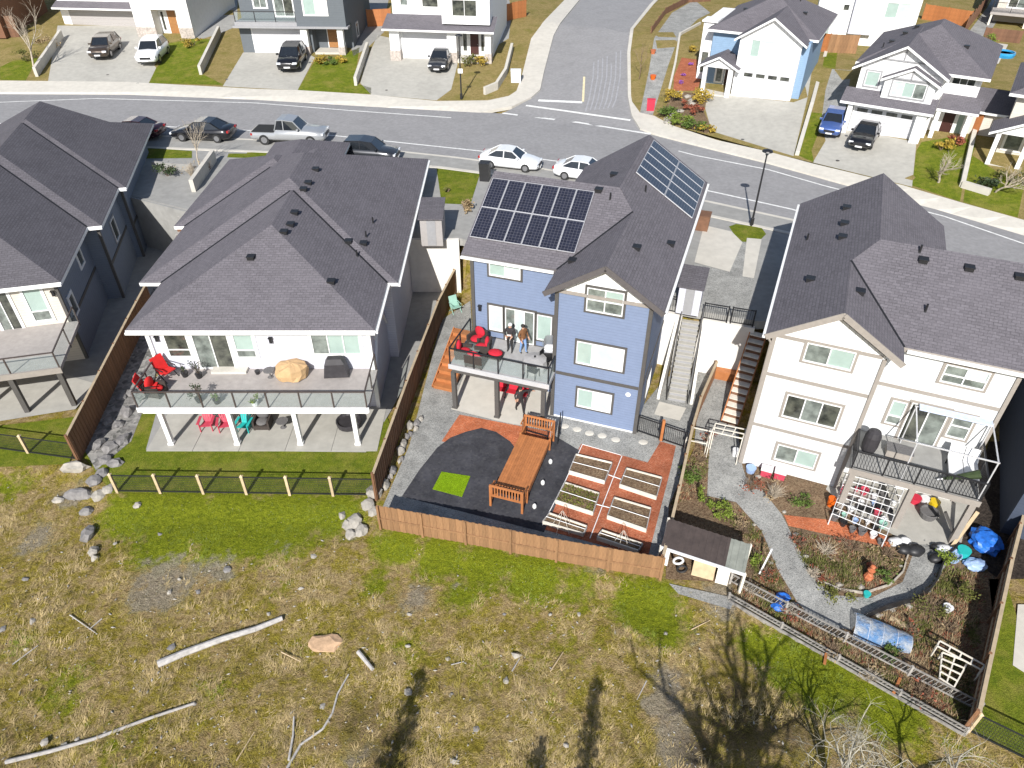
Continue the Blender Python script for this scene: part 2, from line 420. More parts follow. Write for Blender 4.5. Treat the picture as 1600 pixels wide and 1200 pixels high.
def field_mat():
    m, nt, b = _new("field"); co = _coord(nt)
    at_ = nt.nodes.new("ShaderNodeAttribute"); at_.attribute_name = "cover"
    sp = nt.nodes.new("ShaderNodeSeparateColor"); nt.links.new(at_.outputs["Color"], sp.inputs[0])
    n1 = _noise(nt, co, 1.6, 7, 0.68); n2 = _noise(nt, co, 5.5, 6, 0.7); n3 = _noise(nt, co, 22, 4, 0.7)
    straw = _mix(nt, _ramp(nt, n2, [(0.3, 0.0), (0.7, 1.0)]), (0.25, 0.17, 0.075), (0.5, 0.38, 0.19))
    olive = _mix(nt, _ramp(nt, n2, [(0.3, 0.0), (0.7, 1.0)]), (0.16, 0.13, 0.018), (0.38, 0.305, 0.055))
    c = _mix(nt, _ramp(nt, n1, [(0.42, 0.0), (0.57, 1.0)]), straw, olive)
    green = _mix(nt, _ramp(nt, n2, [(0.3, 0.0), (0.72, 1.0)]), (0.115, 0.15, 0.008), (0.27, 0.295, 0.02))
    gf = _math(nt, 'ADD', sp.outputs[0], _math(nt, 'MULTIPLY', _math(nt, 'SUBTRACT', n1, 0.5), 1.3))
    c = _mix(nt, _ramp(nt, gf, [(0.3, 0.0), (0.62, 1.0)]), c, green)
    bare = _mix(nt, _ramp(nt, n2, [(0.3, 0.0), (0.7, 1.0)]), (0.19, 0.155, 0.11), (0.4, 0.345, 0.27))
    bf = _math(nt, 'ADD', sp.outputs[1], _math(nt, 'MULTIPLY', _math(nt, 'SUBTRACT', n1, 0.5), 1.4))
    c = _mix(nt, _ramp(nt, bf, [(0.5, 0.0), (0.7, 0.85)]), c, bare)
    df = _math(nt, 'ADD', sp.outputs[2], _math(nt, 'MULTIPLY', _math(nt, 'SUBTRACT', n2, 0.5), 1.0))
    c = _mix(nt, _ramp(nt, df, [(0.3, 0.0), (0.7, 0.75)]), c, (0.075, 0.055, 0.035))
    c = _mix(nt, 0.8, c, _ramp(nt, n3, [(0.3, 0.22), (0.7, 0.8)]), 'OVERLAY')
    vo = _n(nt, "ShaderNodeTexVoronoi"); vo.inputs["Scale"].default_value = 7; nt.links.new(co, vo.inputs["Vector"])
    st = _math(nt, 'LESS_THAN', vo.outputs["Distance"], 0.1)
    st = _math(nt, 'MULTIPLY', st, _math(nt, 'GREATER_THAN', n1, 0.53))
    c = _mix(nt, st, c, (0.5, 0.46, 0.4))
    nt.links.new(c, b.inputs["Base Color"]); b.inputs["Roughness"].default_value = 0.95; b.inputs["Specular IOR Level"].default_value = 0.1
    _bump(nt, b, _math(nt, 'ADD', n2, _math(nt, 'MULTIPLY', n3, 0.4)), 1.0, 0.14)
field_mat()

# ------------------------------------------------------------------ ground: one sheet reaching the horizon
def axis(lo, hi, step, far):
    a = []; x = lo
    while x <= hi + 1e-6: a.append(x); x += step
    s = step; x = hi
    while x < far: s *= 1.5; x += s; a.append(x)
    s = step; x = lo; pre = []
    while x > -far: s *= 1.5; x -= s; pre.append(x)
    return pre[::-1] + a
gx, gy = axis(-46, 46, 0.45, 1500), axis(3, 92, 0.45, 1500)
def sheet_z(x, y):
    z = gz(x, y)
    if y < lerp_poly(BACKK, x):
        k = sm((lerp_poly(BACKK, x) - y) / 2)
        z += k * (0.16 * noise.noise(Vector((x * 0.35, y * 0.35, 1))) + 0.08 * noise.noise(Vector((x * 1.1, y * 1.1, 4))))
        return z
    yw = lerp_poly(WALLK, x)
    if abs(y - yw) < 0.5 or y < yw: return min(z, -3.0) - 0.05 if y < yw + 0.5 else z - 0.05
    if lerp_poly(NEARK, x) - 1.2 < y < lerp_poly(FARK, x) + 1.2: return ROADZ - 0.25
    if y < lerp_poly(NEARK, x): return z - 0.06
    return z - 0.3
verts = [(x, y, sheet_z(x, y)) for y in gy for x in gx]
nx = len(gx)
faces = [(j * nx + i, j * nx + i + 1, (j + 1) * nx + i + 1, (j + 1) * nx + i) for j in range(len(gy) - 1) for i in range(nx - 1)]
me = bpy.data.meshes.new("ground"); me.from_pydata(verts, [], faces); me.materials.append(MAT["field"])
me.polygons.foreach_set("use_smooth", [True] * len(faces))
ca = me.color_attributes.new("cover", 'FLOAT_COLOR', 'POINT')
cv = []
for x, y, z in verts:
    if abs(x) < 40 and 3 < y < 32:
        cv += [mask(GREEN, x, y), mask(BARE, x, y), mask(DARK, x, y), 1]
    else: cv += [0.15, 0.25, 0.0, 1]
ca.data.foreach_set("color", cv)
tag(link("ground", me), "rough dry grass field and soil sloping below the back fences", "ground", kind="structure")

def drape(name, poly, mat, off, kind="structure", label=None, cat=None, skirt=0.0, step=1.2, px=True, zfun=None):
    """a sheet over the ground; outline in photo pixels (px) or in plan metres"""
    pts = [G(*p) if px else Vector((p[0], p[1], 0)) for p in poly]
    bm = bmesh.new()
    vs = [bm.verts.new((p.x, p.y, 0)) for p in pts]
    bm.faces.new(vs); bmesh.ops.recalc_face_normals(bm, faces=bm.faces)
    for f in bm.faces:
        if f.normal.z < 0: f.normal_flip()
    xs = [p.x for p in pts]; ys = [p.y for p in pts]
    if step:
        for k in range(int(math.floor(min(xs) / step)), int(math.ceil(max(xs) / step)) + 1):
            bmesh.ops.bisect_plane(bm, geom=bm.verts[:] + bm.edges[:] + bm.faces[:], plane_co=(k * step, 0, 0), plane_no=(1, 0, 0))
        for k in range(int(math.floor(min(ys) / step)), int(math.ceil(max(ys) / step)) + 1):
            bmesh.ops.bisect_plane(bm, geom=bm.verts[:] + bm.edges[:] + bm.faces[:], plane_co=(0, k * step, 0), plane_no=(0, 1, 0))
    if skirt:
        be = [e for e in bm.edges if e.is_boundary]
        r = bmesh.ops.extrude_edge_only(bm, edges=be)
        low = {v for v in r["geom"] if isinstance(v, bmesh.types.BMVert)}
    else: low = set()
    zf = zfun or gz
    for v in bm.verts: v.co.z = zf(v.co.x, v.co.y) + off - (skirt if v in low else 0)
    m = bpy.data.meshes.new(name); bm.to_mesh(m); bm.free()
    m.materials.append(MAT[mat])
    o = link(name, m)
    if kind: o["kind"] = kind
    if label: tag(o, label, cat)
    return o
def flatroad(x, y): return ROADZ
# ------------------------------------------------------------------ street
def ext(pl, off=0.0, x0=-75, x1=62): return [(x, lerp_poly(pl, x) + off) for x in [x0] + [p[0] for p in pl if x0 < p[0] < x1] + [x1]]
farl = [p for p in ext(FARK)]; nearl = ext(NEARK)
drape("road", nearl + farl[::-1], "asphalt", 0.0, label="grey asphalt street curving past the houses", cat="road", px=False, zfun=flatroad, step=2.0)
SIDE_L = [(800, 168), (830, 152), (844, 140), (850, 112), (865, 55), (882, 28), (905, 0), (940, -40), (985, -80)]
SIDE_R = [(987, 180), (981, 150), (980, 82), (985, 45), (1015, 7), (1060, -40), (1110, -80)]
drape("side_road", [(770, 182)] + SIDE_L + SIDE_R[::-1] + [(1017, 212), (900, 205)], "asphalt", 0.004, label="grey side street climbing away from the junction", cat="road",
      zfun=lambda x, y: max(ROADZ, gz(x, y) - 0.12))
M("tyre_track", (0.31, 0.31, 0.325), 0.85, 0.15, 2.0)
def pxline(name, a, b, w, mat="road_paint", z=0.008, zf=None):
    p, q = (at(*a, ROADZ), at(*b, ROADZ)) if zf is None else (G(*a), G(*b))
    d = (q - p); d.z = 0; n = Vector((-d.y, d.x, 0)).normalized() * w / 2
    return p, q, n
def stripe(pts, w, mat, z=0.01, zf=flatroad, label=""):
    mb = MB()
    for i in range(len(pts) - 1):
        p, q = pts[i], pts[i + 1]; d = Vector((q.x - p.x, q.y - p.y, 0)); n = Vector((-d.y, d.x, 0)).normalized() * w / 2
        c = [p - n, q - n, q + n, p + n]
        mb.add([(k.x, k.y, zf(k.x, k.y) + z) for k in c], [(0, 1, 2, 3)])
    o = mb.build("road_marking", mat); tag(o, label, "marking", kind="structure"); return o
P0 = lambda l: [at(x, y, ROADZ) for x, y in l]
stripe(P0([(-80, 163), (150, 154), (300, 158), (400, 161), (550, 173), (705, 184)]), 0.16, "road_paint", label="white lane edge line beside the far pavement")
stripe(P0([(1060, 236), (1087, 243), (1200, 265), (1287, 290), (1475, 338), (1600, 381), (1700, 420)]), 0.16, "road_paint", label="white lane edge line beyond the junction")
stripe(P0([(-80, 192), (240, 197), (390, 204), (522, 212), (750, 236), (900, 256), (1115, 300), (1237, 327), (1450, 385), (1600, 430)]), 0.18, "road_paint", label="white lane edge line beside the parking bay")
stripe(P0([(-80, 207), (240, 212), (390, 218), (525, 226), (712, 246), (850, 264), (1112, 316), (1240, 344), (1450, 402)]), 0.3, "concrete_pale", z=0.008, label="pale concrete gutter strip along the parking bay")
bay = [(-80, 207), (240, 212), (390, 218), (525, 226), (712, 246), (850, 264), (1112, 316), (1240, 344), (1450, 402)]
bayl = [at(x, y, ROADZ) for x, y in bay]
drape("parking_bay", [(p.x, p.y) for p in bayl] + [(p.x, lerp_poly(NEARK, p.x)) for p in bayl[::-1]], "concrete_grey", 0.004, px=False, zfun=flatroad, label="grey concrete parking bay along the kerb", cat="parking bay", step=2.0)
_sz = lambda x, y: max(ROADZ, gz(x, y) - 0.12)
GP = lambda l: [G(*l[i]) * (1 - t) + G(*l[i + 1]) * t for i in range(len(l) - 1) for t in (0, .25, .5, .75)] + [G(*l[-1])]
stripe(GP([(822, 163), (880, 171), (985, 186)]), 0.3, "road_paint", z=0.02, zf=_sz, label="white stop line across the mouth of the side street")
stripe(GP([(785, 175), (900, 190), (1017, 208)]), 0.3, "road_paint", z=0.02, zf=_sz, label="white crossing line parallel to the main street")
_sz = lambda x, y: max(ROADZ, gz(x, y) - 0.12)
stripe([G(841, 155), G(910, 158)], 0.45, "road_paint", z=0.014, zf=_sz, label="thick white stop bar in the side street lane")
stripe([G(911, 157), G(913, 118)], 0.2, "road_paint_yellow", z=0.014, zf=_sz, label="short yellow centre line in the side street")
for k in range(7):
    xs = 915 + k * 7
    stripe([G(xs, 172 - k), G(xs + 5, 155), G(xs + 8, 140), G(xs + 12, 118), G(xs + 13, 95 - 3 * k)], 0.13, "tyre_track", z=0.006 + 0.0008 * k, zf=_sz, label="pale curved tyre track on the side street asphalt")
# pavements with a real kerb step
drape("far_pavement", [(-120, 147), (0, 147), (200, 148), (400, 156), (550, 165), (675, 172), (750, 176), (800, 166)] + SIDE_L[1:] +
      [(950, -80), (910, -40), (882, 0), (845, 40), (830, 60), (815, 120), (807, 142), (795, 150), (762, 157), (682, 158), (580, 148), (467, 141), (400, 139), (200, 128), (0, 126), (-120, 126)],
      "concrete_pale", 0.014, label="pale concrete pavement turning into the side street", cat="pavement", skirt=0.3, step=1.5)
drape("corner_pavement", [(981, 150), (987, 180), (1000, 201), (1025, 212), (1075, 225), (1200, 256), (1340, 295), (1462, 327), (1600, 368), (1700, 400), (1700, 372), (1582, 339), (1500, 316), (1412, 290), (1350, 275), (1267, 255), (1200, 237), (1120, 219), (1050, 196), (1022, 181), (1000, 176)],
      "concrete_pale", 0.014, label="pale concrete pavement beyond the junction in front of driveways", cat="pavement", skirt=0.3, step=1.5)
drape("side_kerb", [(981, 150), (980, 82), (985, 45), (1015, 7), (1060, -40), (1110, -80), (1116, -80), (1066, -40), (1021, 7), (990, 45), (985, 82), (986, 150), (990, 172), (986, 176)], "concrete_pale", 0.02, label="narrow concrete kerb along the side street verge", cat="kerb", skirt=0.3)
npav = [(x, y) for x, y in ext(NEARK, 0.0)]
drape("near_kerb", npav + [(x, y - 0.35) for x, y in npav[::-1]], "concrete_pale", 0.012, px=False, label="concrete kerb between parking bay and near front yards", cat="kerb", zfun=lambda x, y: 0.85, skirt=0.3, step=2.0)
# far side plots: one lawn sheet under everything, driveways on top
drape("verge", [(-120, 126), (0, 126), (200, 128), (400, 139), (580, 148), (682, 158), (762, 157), (795, 150), (807, 142), (815, 120), (830, 60), (845, 40), (882, 0), (860, -30), (700, -30), (300, -30), (-120, -30)], "lawn_dry", 0.002, label="dry grass plots behind the far pavement", cat="ground", step=3)
drape("verge", [(990, 172), (986, 150), (985, 82), (990, 45), (1021, 7), (1060, -30), (1700, -30), (1700, 370), (1582, 339), (1412, 290), (1200, 237), (1050, 196), (1022, 181)], "lawn_dry", 0.002, label="dry grass plots beyond the junction pavement", cat="ground", step=3)
def drive(poly, label, mat="concrete", off=0.008): return drape("driveway", poly, mat, off, label=label, cat="driveway", step=3)
drive([(75, 128), (232, 131), (262, 68), (240, 40), (90, 40)], "concrete driveway holding the white suv")
drive([(348, 135), (465, 141), (492, 90), (478, 82), (380, 82)], "concrete driveway with the black pickup parked on it")
drive([(580, 148), (682, 157), (705, 140), (715, 100), (705, 80), (590, 55), (572, 95), (563, 130)], "concrete driveway with the dark sedan by the white garage")
drive([(1112, 205), (1240, 244), (1262, 152), (1246, 90), (1255, 60), (1275, 75), (1270, 100), (1262, 152), (1240, 160), (1150, 150), (1105, 145), (1102, 170)], "wide concrete driveway before the pale blue house")
drive([(1270, 254), (1425, 292), (1432, 222), (1318, 200), (1283, 190), (1290, 220)], "concrete driveway with blue and black cars")
drive([(1283, 190), (1318, 195), (1330, 110), (1300, 108), (1290, 140)], "grey gravel side yard left of the gabled white house", "gravel", 0.012)
drive([(1000, 176), (1020, 180), (1045, 100), (1060, 60), (1090, 30), (1110, 20), (1085, 0), (1050, 20), (1022, 60), (1014, 110)], "grey gravel path curving beside the side street", "gravel")
drive([(312, 62), (345, 52), (372, 40), (372, -25), (300, -25), (303, 55)], "concrete side yard between white box house and dark grey house", "concrete_grey")
drive([(552, 88), (575, 74), (600, 50), (612, -25), (560, -25), (545, 60)], "concrete side yard between dark grey house and skirt roof house", "concrete_grey")
drive([(770, 75), (795, 60), (800, 20), (790, -25), (765, -25)], "concrete side yard beside the skirt roof house", "concrete_grey")
def lawn(poly, label, mat="lawn", off=0.008): return drape("lawn", poly, mat, off, label=label, cat="lawn", step=3)
lawn([(233, 130), (350, 133), (315, 115), (332, 62), (305, 60), (262, 68)], "green front lawn between white suv and retaining wall")
lawn([(465, 141), (580, 147), (580, 137), (553, 130), (562, 74), (530, 88), (492, 95)], "green front lawn beside the dark grey house")
lawn([(682, 157), (760, 156), (795, 140), (815, 90), (800, 50), (765, 75), (765, 100), (715, 105), (708, 140)], "dry front lawn with street lamp by the corner", "lawn_dry", 0.006)
lawn([(1241, 240), (1272, 254), (1268, 235), (1290, 178), (1262, 175)], "narrow green lawn strip left of the blue car")
lawn([(1425, 290), (1500, 315), (1505, 285), (1525, 225), (1500, 212), (1440, 222), (1432, 235)], "green front lawn beside the driveway with black car")
lawn([(1505, 316), (1590, 340), (1600, 290), (1560, 270), (1515, 240)], "green front lawn at the foot of the porch steps")
lawn([(1285, 105), (1305, 108), (1310, 70), (1292, 70)], "small green back lawn behind the fence panel")
lawn([(0, 125), (40, 126), (60, 90), (20, 95), (0, 105)], "green grass corner beside the bare shrub bank")
drape("flower_bed", [(1052, 142), (1090, 142), (1102, 95), (1065, 90), (1053, 120)], "bark_red", 0.012, label="red bark flower bed beside the porch of pale blue house", cat="flower bed", step=3)
drape("flower_bed", [(1030, 178), (1060, 196), (1105, 209), (1112, 200), (1100, 175), (1105, 148), (1052, 142), (1045, 160)], "soil", 0.012, label="curved planting bed at the driveway corner", cat="flower bed", step=3)
# near side front yards
drape("front_yard", [(x, y - 0.35) for x, y in ext(NEARK, 0, -60, 45)] + [(45, 27.6), (40, 29.1), (20, 33.1), (13.2, 32.55), (8.6, 34.15), (2, 38.1), (-3.2, 42.25), (-7.5, 42.25), (-20, 45.5), (-29, 49.8), (-60, 50.1)], "concrete_grey", 0.0, px=False, zfun=lambda x, y: 0.82, skirt=0.5, label="grey concrete front yards below the street", cat="yard", step=2.5)
lawn([(682, 263), (750, 272), (735, 320), (690, 318)], "green lawn patch between hip roof and solar roof houses", off=0.012)
lawn([(1139, 354), (1150, 350), (1190, 356), (1197, 366), (1185, 378), (1160, 378), (1148, 368)], "small green island around the street lamp base", off=0.012)
lawn([(228, 231), (300, 236), (300, 247), (228, 248)], "strip of green lawn behind the parked black sedan", off=0.012)
lawn([(360, 234), (430, 240), (425, 248), (355, 246)], "strip of green lawn behind the grey pickup", off=0.012)
drive([(1100, 352), (1143, 362), (1160, 379), (1140, 425), (1085, 410)], "pale driveway beside the lamp island", "concrete_pale", 0.016)
drive([(1167, 372), (1190, 374), (1178, 435), (1160, 432)], "narrow pale concrete strip beside the gravel parking", "concrete_pale", 0.016)
drive([(1140, 425), (1160, 374), (1190, 376), (1166, 500), (1080, 480), (1085, 412)], "grey gravel parking behind the lamp island", "gravel", 0.008)
M("deck_grey", (0.36, 0.35, 0.345), 0.8, 0.1, 4, dirt=0.2)
M("deck_tan", (0.36, 0.33, 0.31), 0.8, 0.1, 4, dirt=0.2)
M("rail_brown", (0.07, 0.055, 0.05), 0.5, 0.1)
M("canopy_blue", (0.5, 0.56, 0.7), 0.7, 0.1)
M("leaf_olive", (0.11, 0.115, 0.02), 0.8, 0.35, 3.0, rnd=0.2)
M("roof_sheet_dark", (0.06, 0.045, 0.04), 0.6, 0.25, 3); M("roof_sheet_clear", (0.22, 0.23, 0.2), 0.5, 0.2, 3); M("leaf_purple", (0.3, 0.1, 0.4), 0.8, 0.3, 4)
grain_mat("ground_shade", [(0.025, 0.02, 0.018), (0.04, 0.032, 0.026), (0.06, 0.048, 0.04), (0.03, 0.025, 0.02)], 12, 0.8)  # ground of the right side passage, darkened to carry its shade
M("rock_pale_edge", (0.4, 0.36, 0.3), 0.9, 0.3, 5)

# ------------------------------------------------------------------ house kit (local x along the wall facing the camera, y away, heights in world metres)
class Side:
    """maps wall coordinates (u along, n out of the wall, z) to local x, y"""
    def __init__(s, kind, c): s.k, s.c = kind, c
    def box(s, mb, u0, u1, n0, n1, z0, z1, mi=0):
        u0, u1 = min(u0, u1), max(u0, u1)
        if s.k == 'b': mb.box(u0, s.c - n1, z0, u1, s.c - n0, z1, mi)
        elif s.k == 'r': mb.box(s.c + n0, u0, z0, s.c + n1, u1, z1, mi)
        else: mb.box(s.c - n1, u0, z0, s.c - n0, u1, z1, mi)
def window(H, side, u0, u1, z0, z1, panes, trim="trim_dark", tw=0.11, name="window", low=0.0, fw=0.05):
    """panes: list of (width share, material); low > 0 adds a lower light of that share"""
    if isinstance(side, (int, float)): side = Side('b', side)
    m = MB()
    if trim:
        for a, b, c, d in ((u0 - tw, u1 + tw, z1, z1 + tw), (u0 - tw, u1 + tw, z0 - tw, z0), (u0 - tw, u0, z0, z1), (u1, u1 + tw, z0, z1)):
            side.box(m, a, b, 0.0, 0.05, c, d, 0)
    for a, b, c, d in ((u0, u1, z1 - fw, z1), (u0, u1, z0, z0 + fw), (u0, u0 + fw, z0 + fw, z1 - fw), (u1 - fw, u1, z0 + fw, z1 - fw)):
        side.box(m, a, b, 0.0, 0.07, c, d, 1)
    tot = sum(p[0] for p in panes); x = u0 + fw; w = (u1 - u0 - 2 * fw); spans = []
    for i, (k, mat) in enumerate(panes):
        e = x + w * k / tot
        spans.append((x, e, mat))
        if i < len(panes) - 1: side.box(m, e - fw / 2, e + fw / 2, 0.0, 0.065, z0 + fw, z1 - fw, 1)
        x = e
    if low: side.box(m, u0 + fw, u1 - fw, 0.0, 0.06, z0 + low * (z1 - z0) - fw / 2, z0 + low * (z1 - z0) + fw / 2, 1)
    o = m.build(name, [trim or "trim_white", "trim_white"], H)
    for a, b, mat in spans:
        if low:
            zl = z0 + low * (z1 - z0)
            for c, d in ((z0 + fw, zl - fw / 2), (zl + fw / 2, z1 - fw)):
                q = MB(); side.box(q, a, b, 0.0, 0.02, c, d); q.build("pane", mat if c > zl else ("glass_mid" if mat != "glass_dark" else mat), o)
        else:
            q = MB(); side.box(q, a, b, 0.0, 0.02, z0 + fw, z1 - fw); q.build("pane", mat, o)
    return o
def roof(H, slopes, mat="shingle", fascia="fascia_dark", th=0.2, name="roof"):
    m = MB()
    for s in slopes: m.slab(s, th, 0, 1)
    return m.build(name, [mat, fascia], H)
def vents(H, R, pts, label=None):
    """roof vents sitting on a slope: (x, y, z on slope, kind)"""
    for x, y, z, k in pts:
        q = MB()
        if k == 'box':
            q.box(-0.17, -0.17, -0.06, 0.17, 0.17, 0.1); q.box(-0.2, -0.2, 0.1, 0.2, 0.2, 0.14); q.build("roof_vent", "plain_black", H, loc=(x, y, z))
        else:
            q.lathe((0, 0, -0.1), [(0.1, 0), (0.05, 0.12), (0.045, 0.45)], 8); q.build("vent_pipe", "plain_black", H, loc=(x, y, z))
def gutter(H, p, q, mat="trim_white"):
    m = MB(); m.bar(p, q, 0.12, 0.12); return m.build("gutter", mat, H)
def corner(H, x, y, z0, z1, mat, w=0.12):
    m = MB(); m.box(x - w / 2 - 0.03, y - w / 2 - 0.03, z0, x + w / 2 + 0.03, y + w / 2 + 0.03, z1); return m.build("corner_board", mat, H)
def band(H, side, u0, u1, z0, z1, mat, n=0.035, name="trim_band"):
    m = MB(); (Side('b', side) if isinstance(side, (int, float)) else side).box(m, u0, u1, 0, n, z0, z1); return m.build(name, mat, H)
def wall(H, plan, z0, z1, mat, name="wall"):
    m = MB(); m.prism(plan, z0, z1); return m.build(name, mat, H)
def railing(H, path, z, mat="plain_black", h=1.0, infill="picket", post=1.5, glass="rail_glass"):
    """railing as a part of its house: posts, top rail, pickets or glass panels"""
    r = MB()
    for (p, q) in zip(path, path[1:]): r.bar((p[0], p[1], z + h), (q[0], q[1], z + h), 0.07, 0.05)
    o = r.build("railing", mat, H)
    for i, (p, q) in enumerate(zip(path, path[1:])):
        L = math.hypot(q[0] - p[0], q[1] - p[1]); n = max(1, round(L / post))
        for k in range(n + 1):
            if k == 0 and i > 0: continue
            x, y = p[0] + (q[0] - p[0]) * k / n, p[1] + (q[1] - p[1]) * k / n
            m = MB(); m.box(x - 0.03, y - 0.03, z - 0.22, x + 0.03, y + 0.03, z + h - 0.02); m.build("rail_post", mat, o)
        d = Vector((q[0] - p[0], q[1] - p[1], 0)) / L
        for k in range(n):
            s, e = Vector((p[0], p[1], 0)) + d * (L * k / n + 0.06), Vector((p[0], p[1], 0)) + d * (L * (k + 1) / n - 0.06)
            m = MB()
            if infill == "glass":
                m.bar((s.x, s.y, z + h / 2), (e.x, e.y, z + h / 2), 0.012, h - 0.2); m.build("glass_panel", glass, o)
            else:
                m.bar((s.x, s.y, z + 0.1), (e.x, e.y, z + 0.1), 0.03, 0.03)
                c = int((e - s).length / 0.115)
                for j in range(1, c):
                    t = s + (e - s) * (j / c); m.box(t.x - 0.009, t.y - 0.009, z + 0.1, t.x + 0.009, t.y + 0.009, z + h)
                tag(m.build("pickets", mat, o), kind="stuff")
    return o
_m, _nt, _b = _new("rail_glass")
_b.inputs["Base Color"].default_value = (0.75, 0.85, 0.83, 1); _b.inputs["Roughness"].default_value = 0.03
_tr = _nt.nodes.new("ShaderNodeBsdfTransparent"); _tr.inputs[0].default_value = (0.95, 0.975, 0.97, 1)
_mx = _nt.nodes.new("ShaderNodeMixShader"); _mx.inputs[0].default_value = 0.045
_nt.links.new(_tr.outputs[0], _mx.inputs[1]); _nt.links.new(_b.outputs[0], _mx.inputs[2])
_nt.links.new(_mx.outputs[0], _nt.nodes["Material Output"].inputs[0])
def lamp_box(H, x, y, z):
    m = MB(); m.box(x - 0.07, y - 0.16, z - 0.14, x + 0.07, y, z + 0.14); m.box(x - 0.1, y - 0.2, z + 0.14, x + 0.1, y, z + 0.17); m.build("wall_lantern", "plain_black", H)
def pxwin(H, fr, b, tl, br, panes, inset=0.08, **kw):
    """window whose outer trim has these photo corners on the wall plane y = b"""
    (a0, z1), (a1, z0) = fr.wall(*tl, b), fr.wall(*br, b)
    return window(H, b, a0 + inset, a1 - inset, z0 + inset, z1 - inset, panes, **kw)

# ================================================================== the blue house with solar panels
FC = Frame(2.1, 29.35, -19)
HC = thing("blue_house", "blue three storey house with solar panels on its dark shingle roof", "house", FC.w(0, 0), -19, zbase=-3.0)
wall(HC, [(-5, 1.8), (0, 1.8), (0, 0), (4.5, 0), (4.5, 14.4), (-2, 14.4), (-2, 11.2), (-5, 11.2)], -3.1, 4.62, "siding_blue")
m = MB(); m.wedge([(0.02, 4.62), (4.48, 4.62), (2.25, 6.1)], 0.0, 0.25); m.build("gable_wall", "board_white", HC)
band(HC, 0.0, -0.25, 4.75, 4.56, 4.72, "trim_taupe", 0.07)
m = MB(); m.add([(-5, 1.8, 4.6), (-5, 11.2, 4.6), (-5, 6.6, 6.9), (-4.8, 1.8, 4.6), (-4.8, 11.2, 4.6), (-4.8, 6.6, 6.9)], [(0, 2, 1), (3, 4, 5), (0, 3, 5, 2), (1, 2, 5, 4)]); m.build("gable_wall", "siding_blue", HC)
m = MB(); m.wedge([(-2.2, 4.6), (4.6, 4.6), (1.3, 6.9)], 14.15, 14.4); m.build("gable_wall", "siding_blue", HC)
ZE = 4.75
def rc(a, b, p):
    return (a, b, {'r': ZE + 0.65 * (5.1 - a), 'l': ZE + 0.65 * (a + 0.5), 'w': ZE + 0.49 * (b - 1.65), 'f': 7.2 - 0.49 * (b - 6.65), 'g': 7.22 - 0.65 * (1.3 - a)}[p])
RC = roof(HC, [[rc(5.1, -.5, 'r'), rc(5.1, 14.9, 'r'), rc(1.3, 14.9, 'r'), rc(1.3, 6.65, 'r'), rc(2.3, 5.36, 'r'), rc(2.3, -.5, 'r')],
               [rc(-.5, -.5, 'l'), rc(2.3, -.5, 'l'), rc(2.3, 5.36, 'l'), rc(-.5, 1.65, 'l')],
               [rc(-5.5, 1.65, 'w'), rc(-.5, 1.65, 'w'), rc(2.3, 5.36, 'w'), rc(1.3, 6.65, 'w'), rc(-5.5, 6.65, 'w')],
               [rc(-5.5, 6.65, 'f'), rc(1.3, 6.65, 'f'), rc(-2.5, 11.65, 'f'), rc(-5.5, 11.65, 'f')],
               [rc(1.3, 6.65, 'g'), rc(1.3, 14.9, 'g'), rc(-2.5, 14.9, 'g'), rc(-2.5, 11.65, 'g')]])
gutter(HC, (-5.5, 1.58, 4.62), (-0.62, 1.58, 4.62), "trim_white"); gutter(HC, (5.17, -0.5, 4.62), (5.17, 14.9, 4.62), "trim_white")
for s in (1, -1):                                                    # barge boards of the rear gable
    m = MB(); e = (5.1 if s > 0 else -0.5); m.bar((2.3, -0.53, 6.45), (e, -0.53, 4.63), 0.05, 0.26); m.build("barge_board", "fascia_dark", HC)
vents(HC, RC, [rc(3.1, 2.6, 'r') + ('box',), rc(4.4, 5.2, 'r') + ('box',), rc(0.8, 2.9, 'l') + ('box',)][:2] + [rc(0.2, 1.9, 'l') + ('box',), rc(1.0, 5.9, 'w') + ('pipe',), rc(0.3, 6.3, 'w') + ('box',), rc(2.4, 8.2, 'r') + ('pipe',), rc(0.4, 9.5, 'g') + ('box',)])
for x, y in ((0.03, -0.0), (4.47, 0.0), (-4.97, 1.8)): corner(HC, x, y, -3.05, 4.55, "trim_dark")
for x, y in ((4.47, 14.3),): corner(HC, x, y, 0.5, 4.55, "trim_dark")
band(HC, 0.0, 0.14, 4.36, -0.2, -0.02, "trim_dark"); band(HC, Side('r', 4.5), 0.14, 14.2, -0.2, -0.02, "trim_dark")
band(HC, 0.0, 0.14, 4.36, -3.05, -2.92, "trim_white", 0.04, "base_board")
band(HC, 1.8, -4.9, -0.1, -0.25, -0.02, "trim_dark")
# windows of the bay and the wing
pxwin(HC, FC, 0, (916, 445), (975, 497), [(1, "glass_mid"), (1, "glass_blind")], low=0.5)
pxwin(HC, FC, 0, (900, 529), (975, 583), [(0.32, "glass_blind"), (0.68, "glass_bright")])
pxwin(HC, FC, 0, (901, 603), (956, 647), [(0.45, "glass_blind"), (0.55, "glass_bright")])
pxwin(HC, FC, 1.8, (762, 402), (816, 440), [(1, "glass_blind"), (1, "glass_bright")])
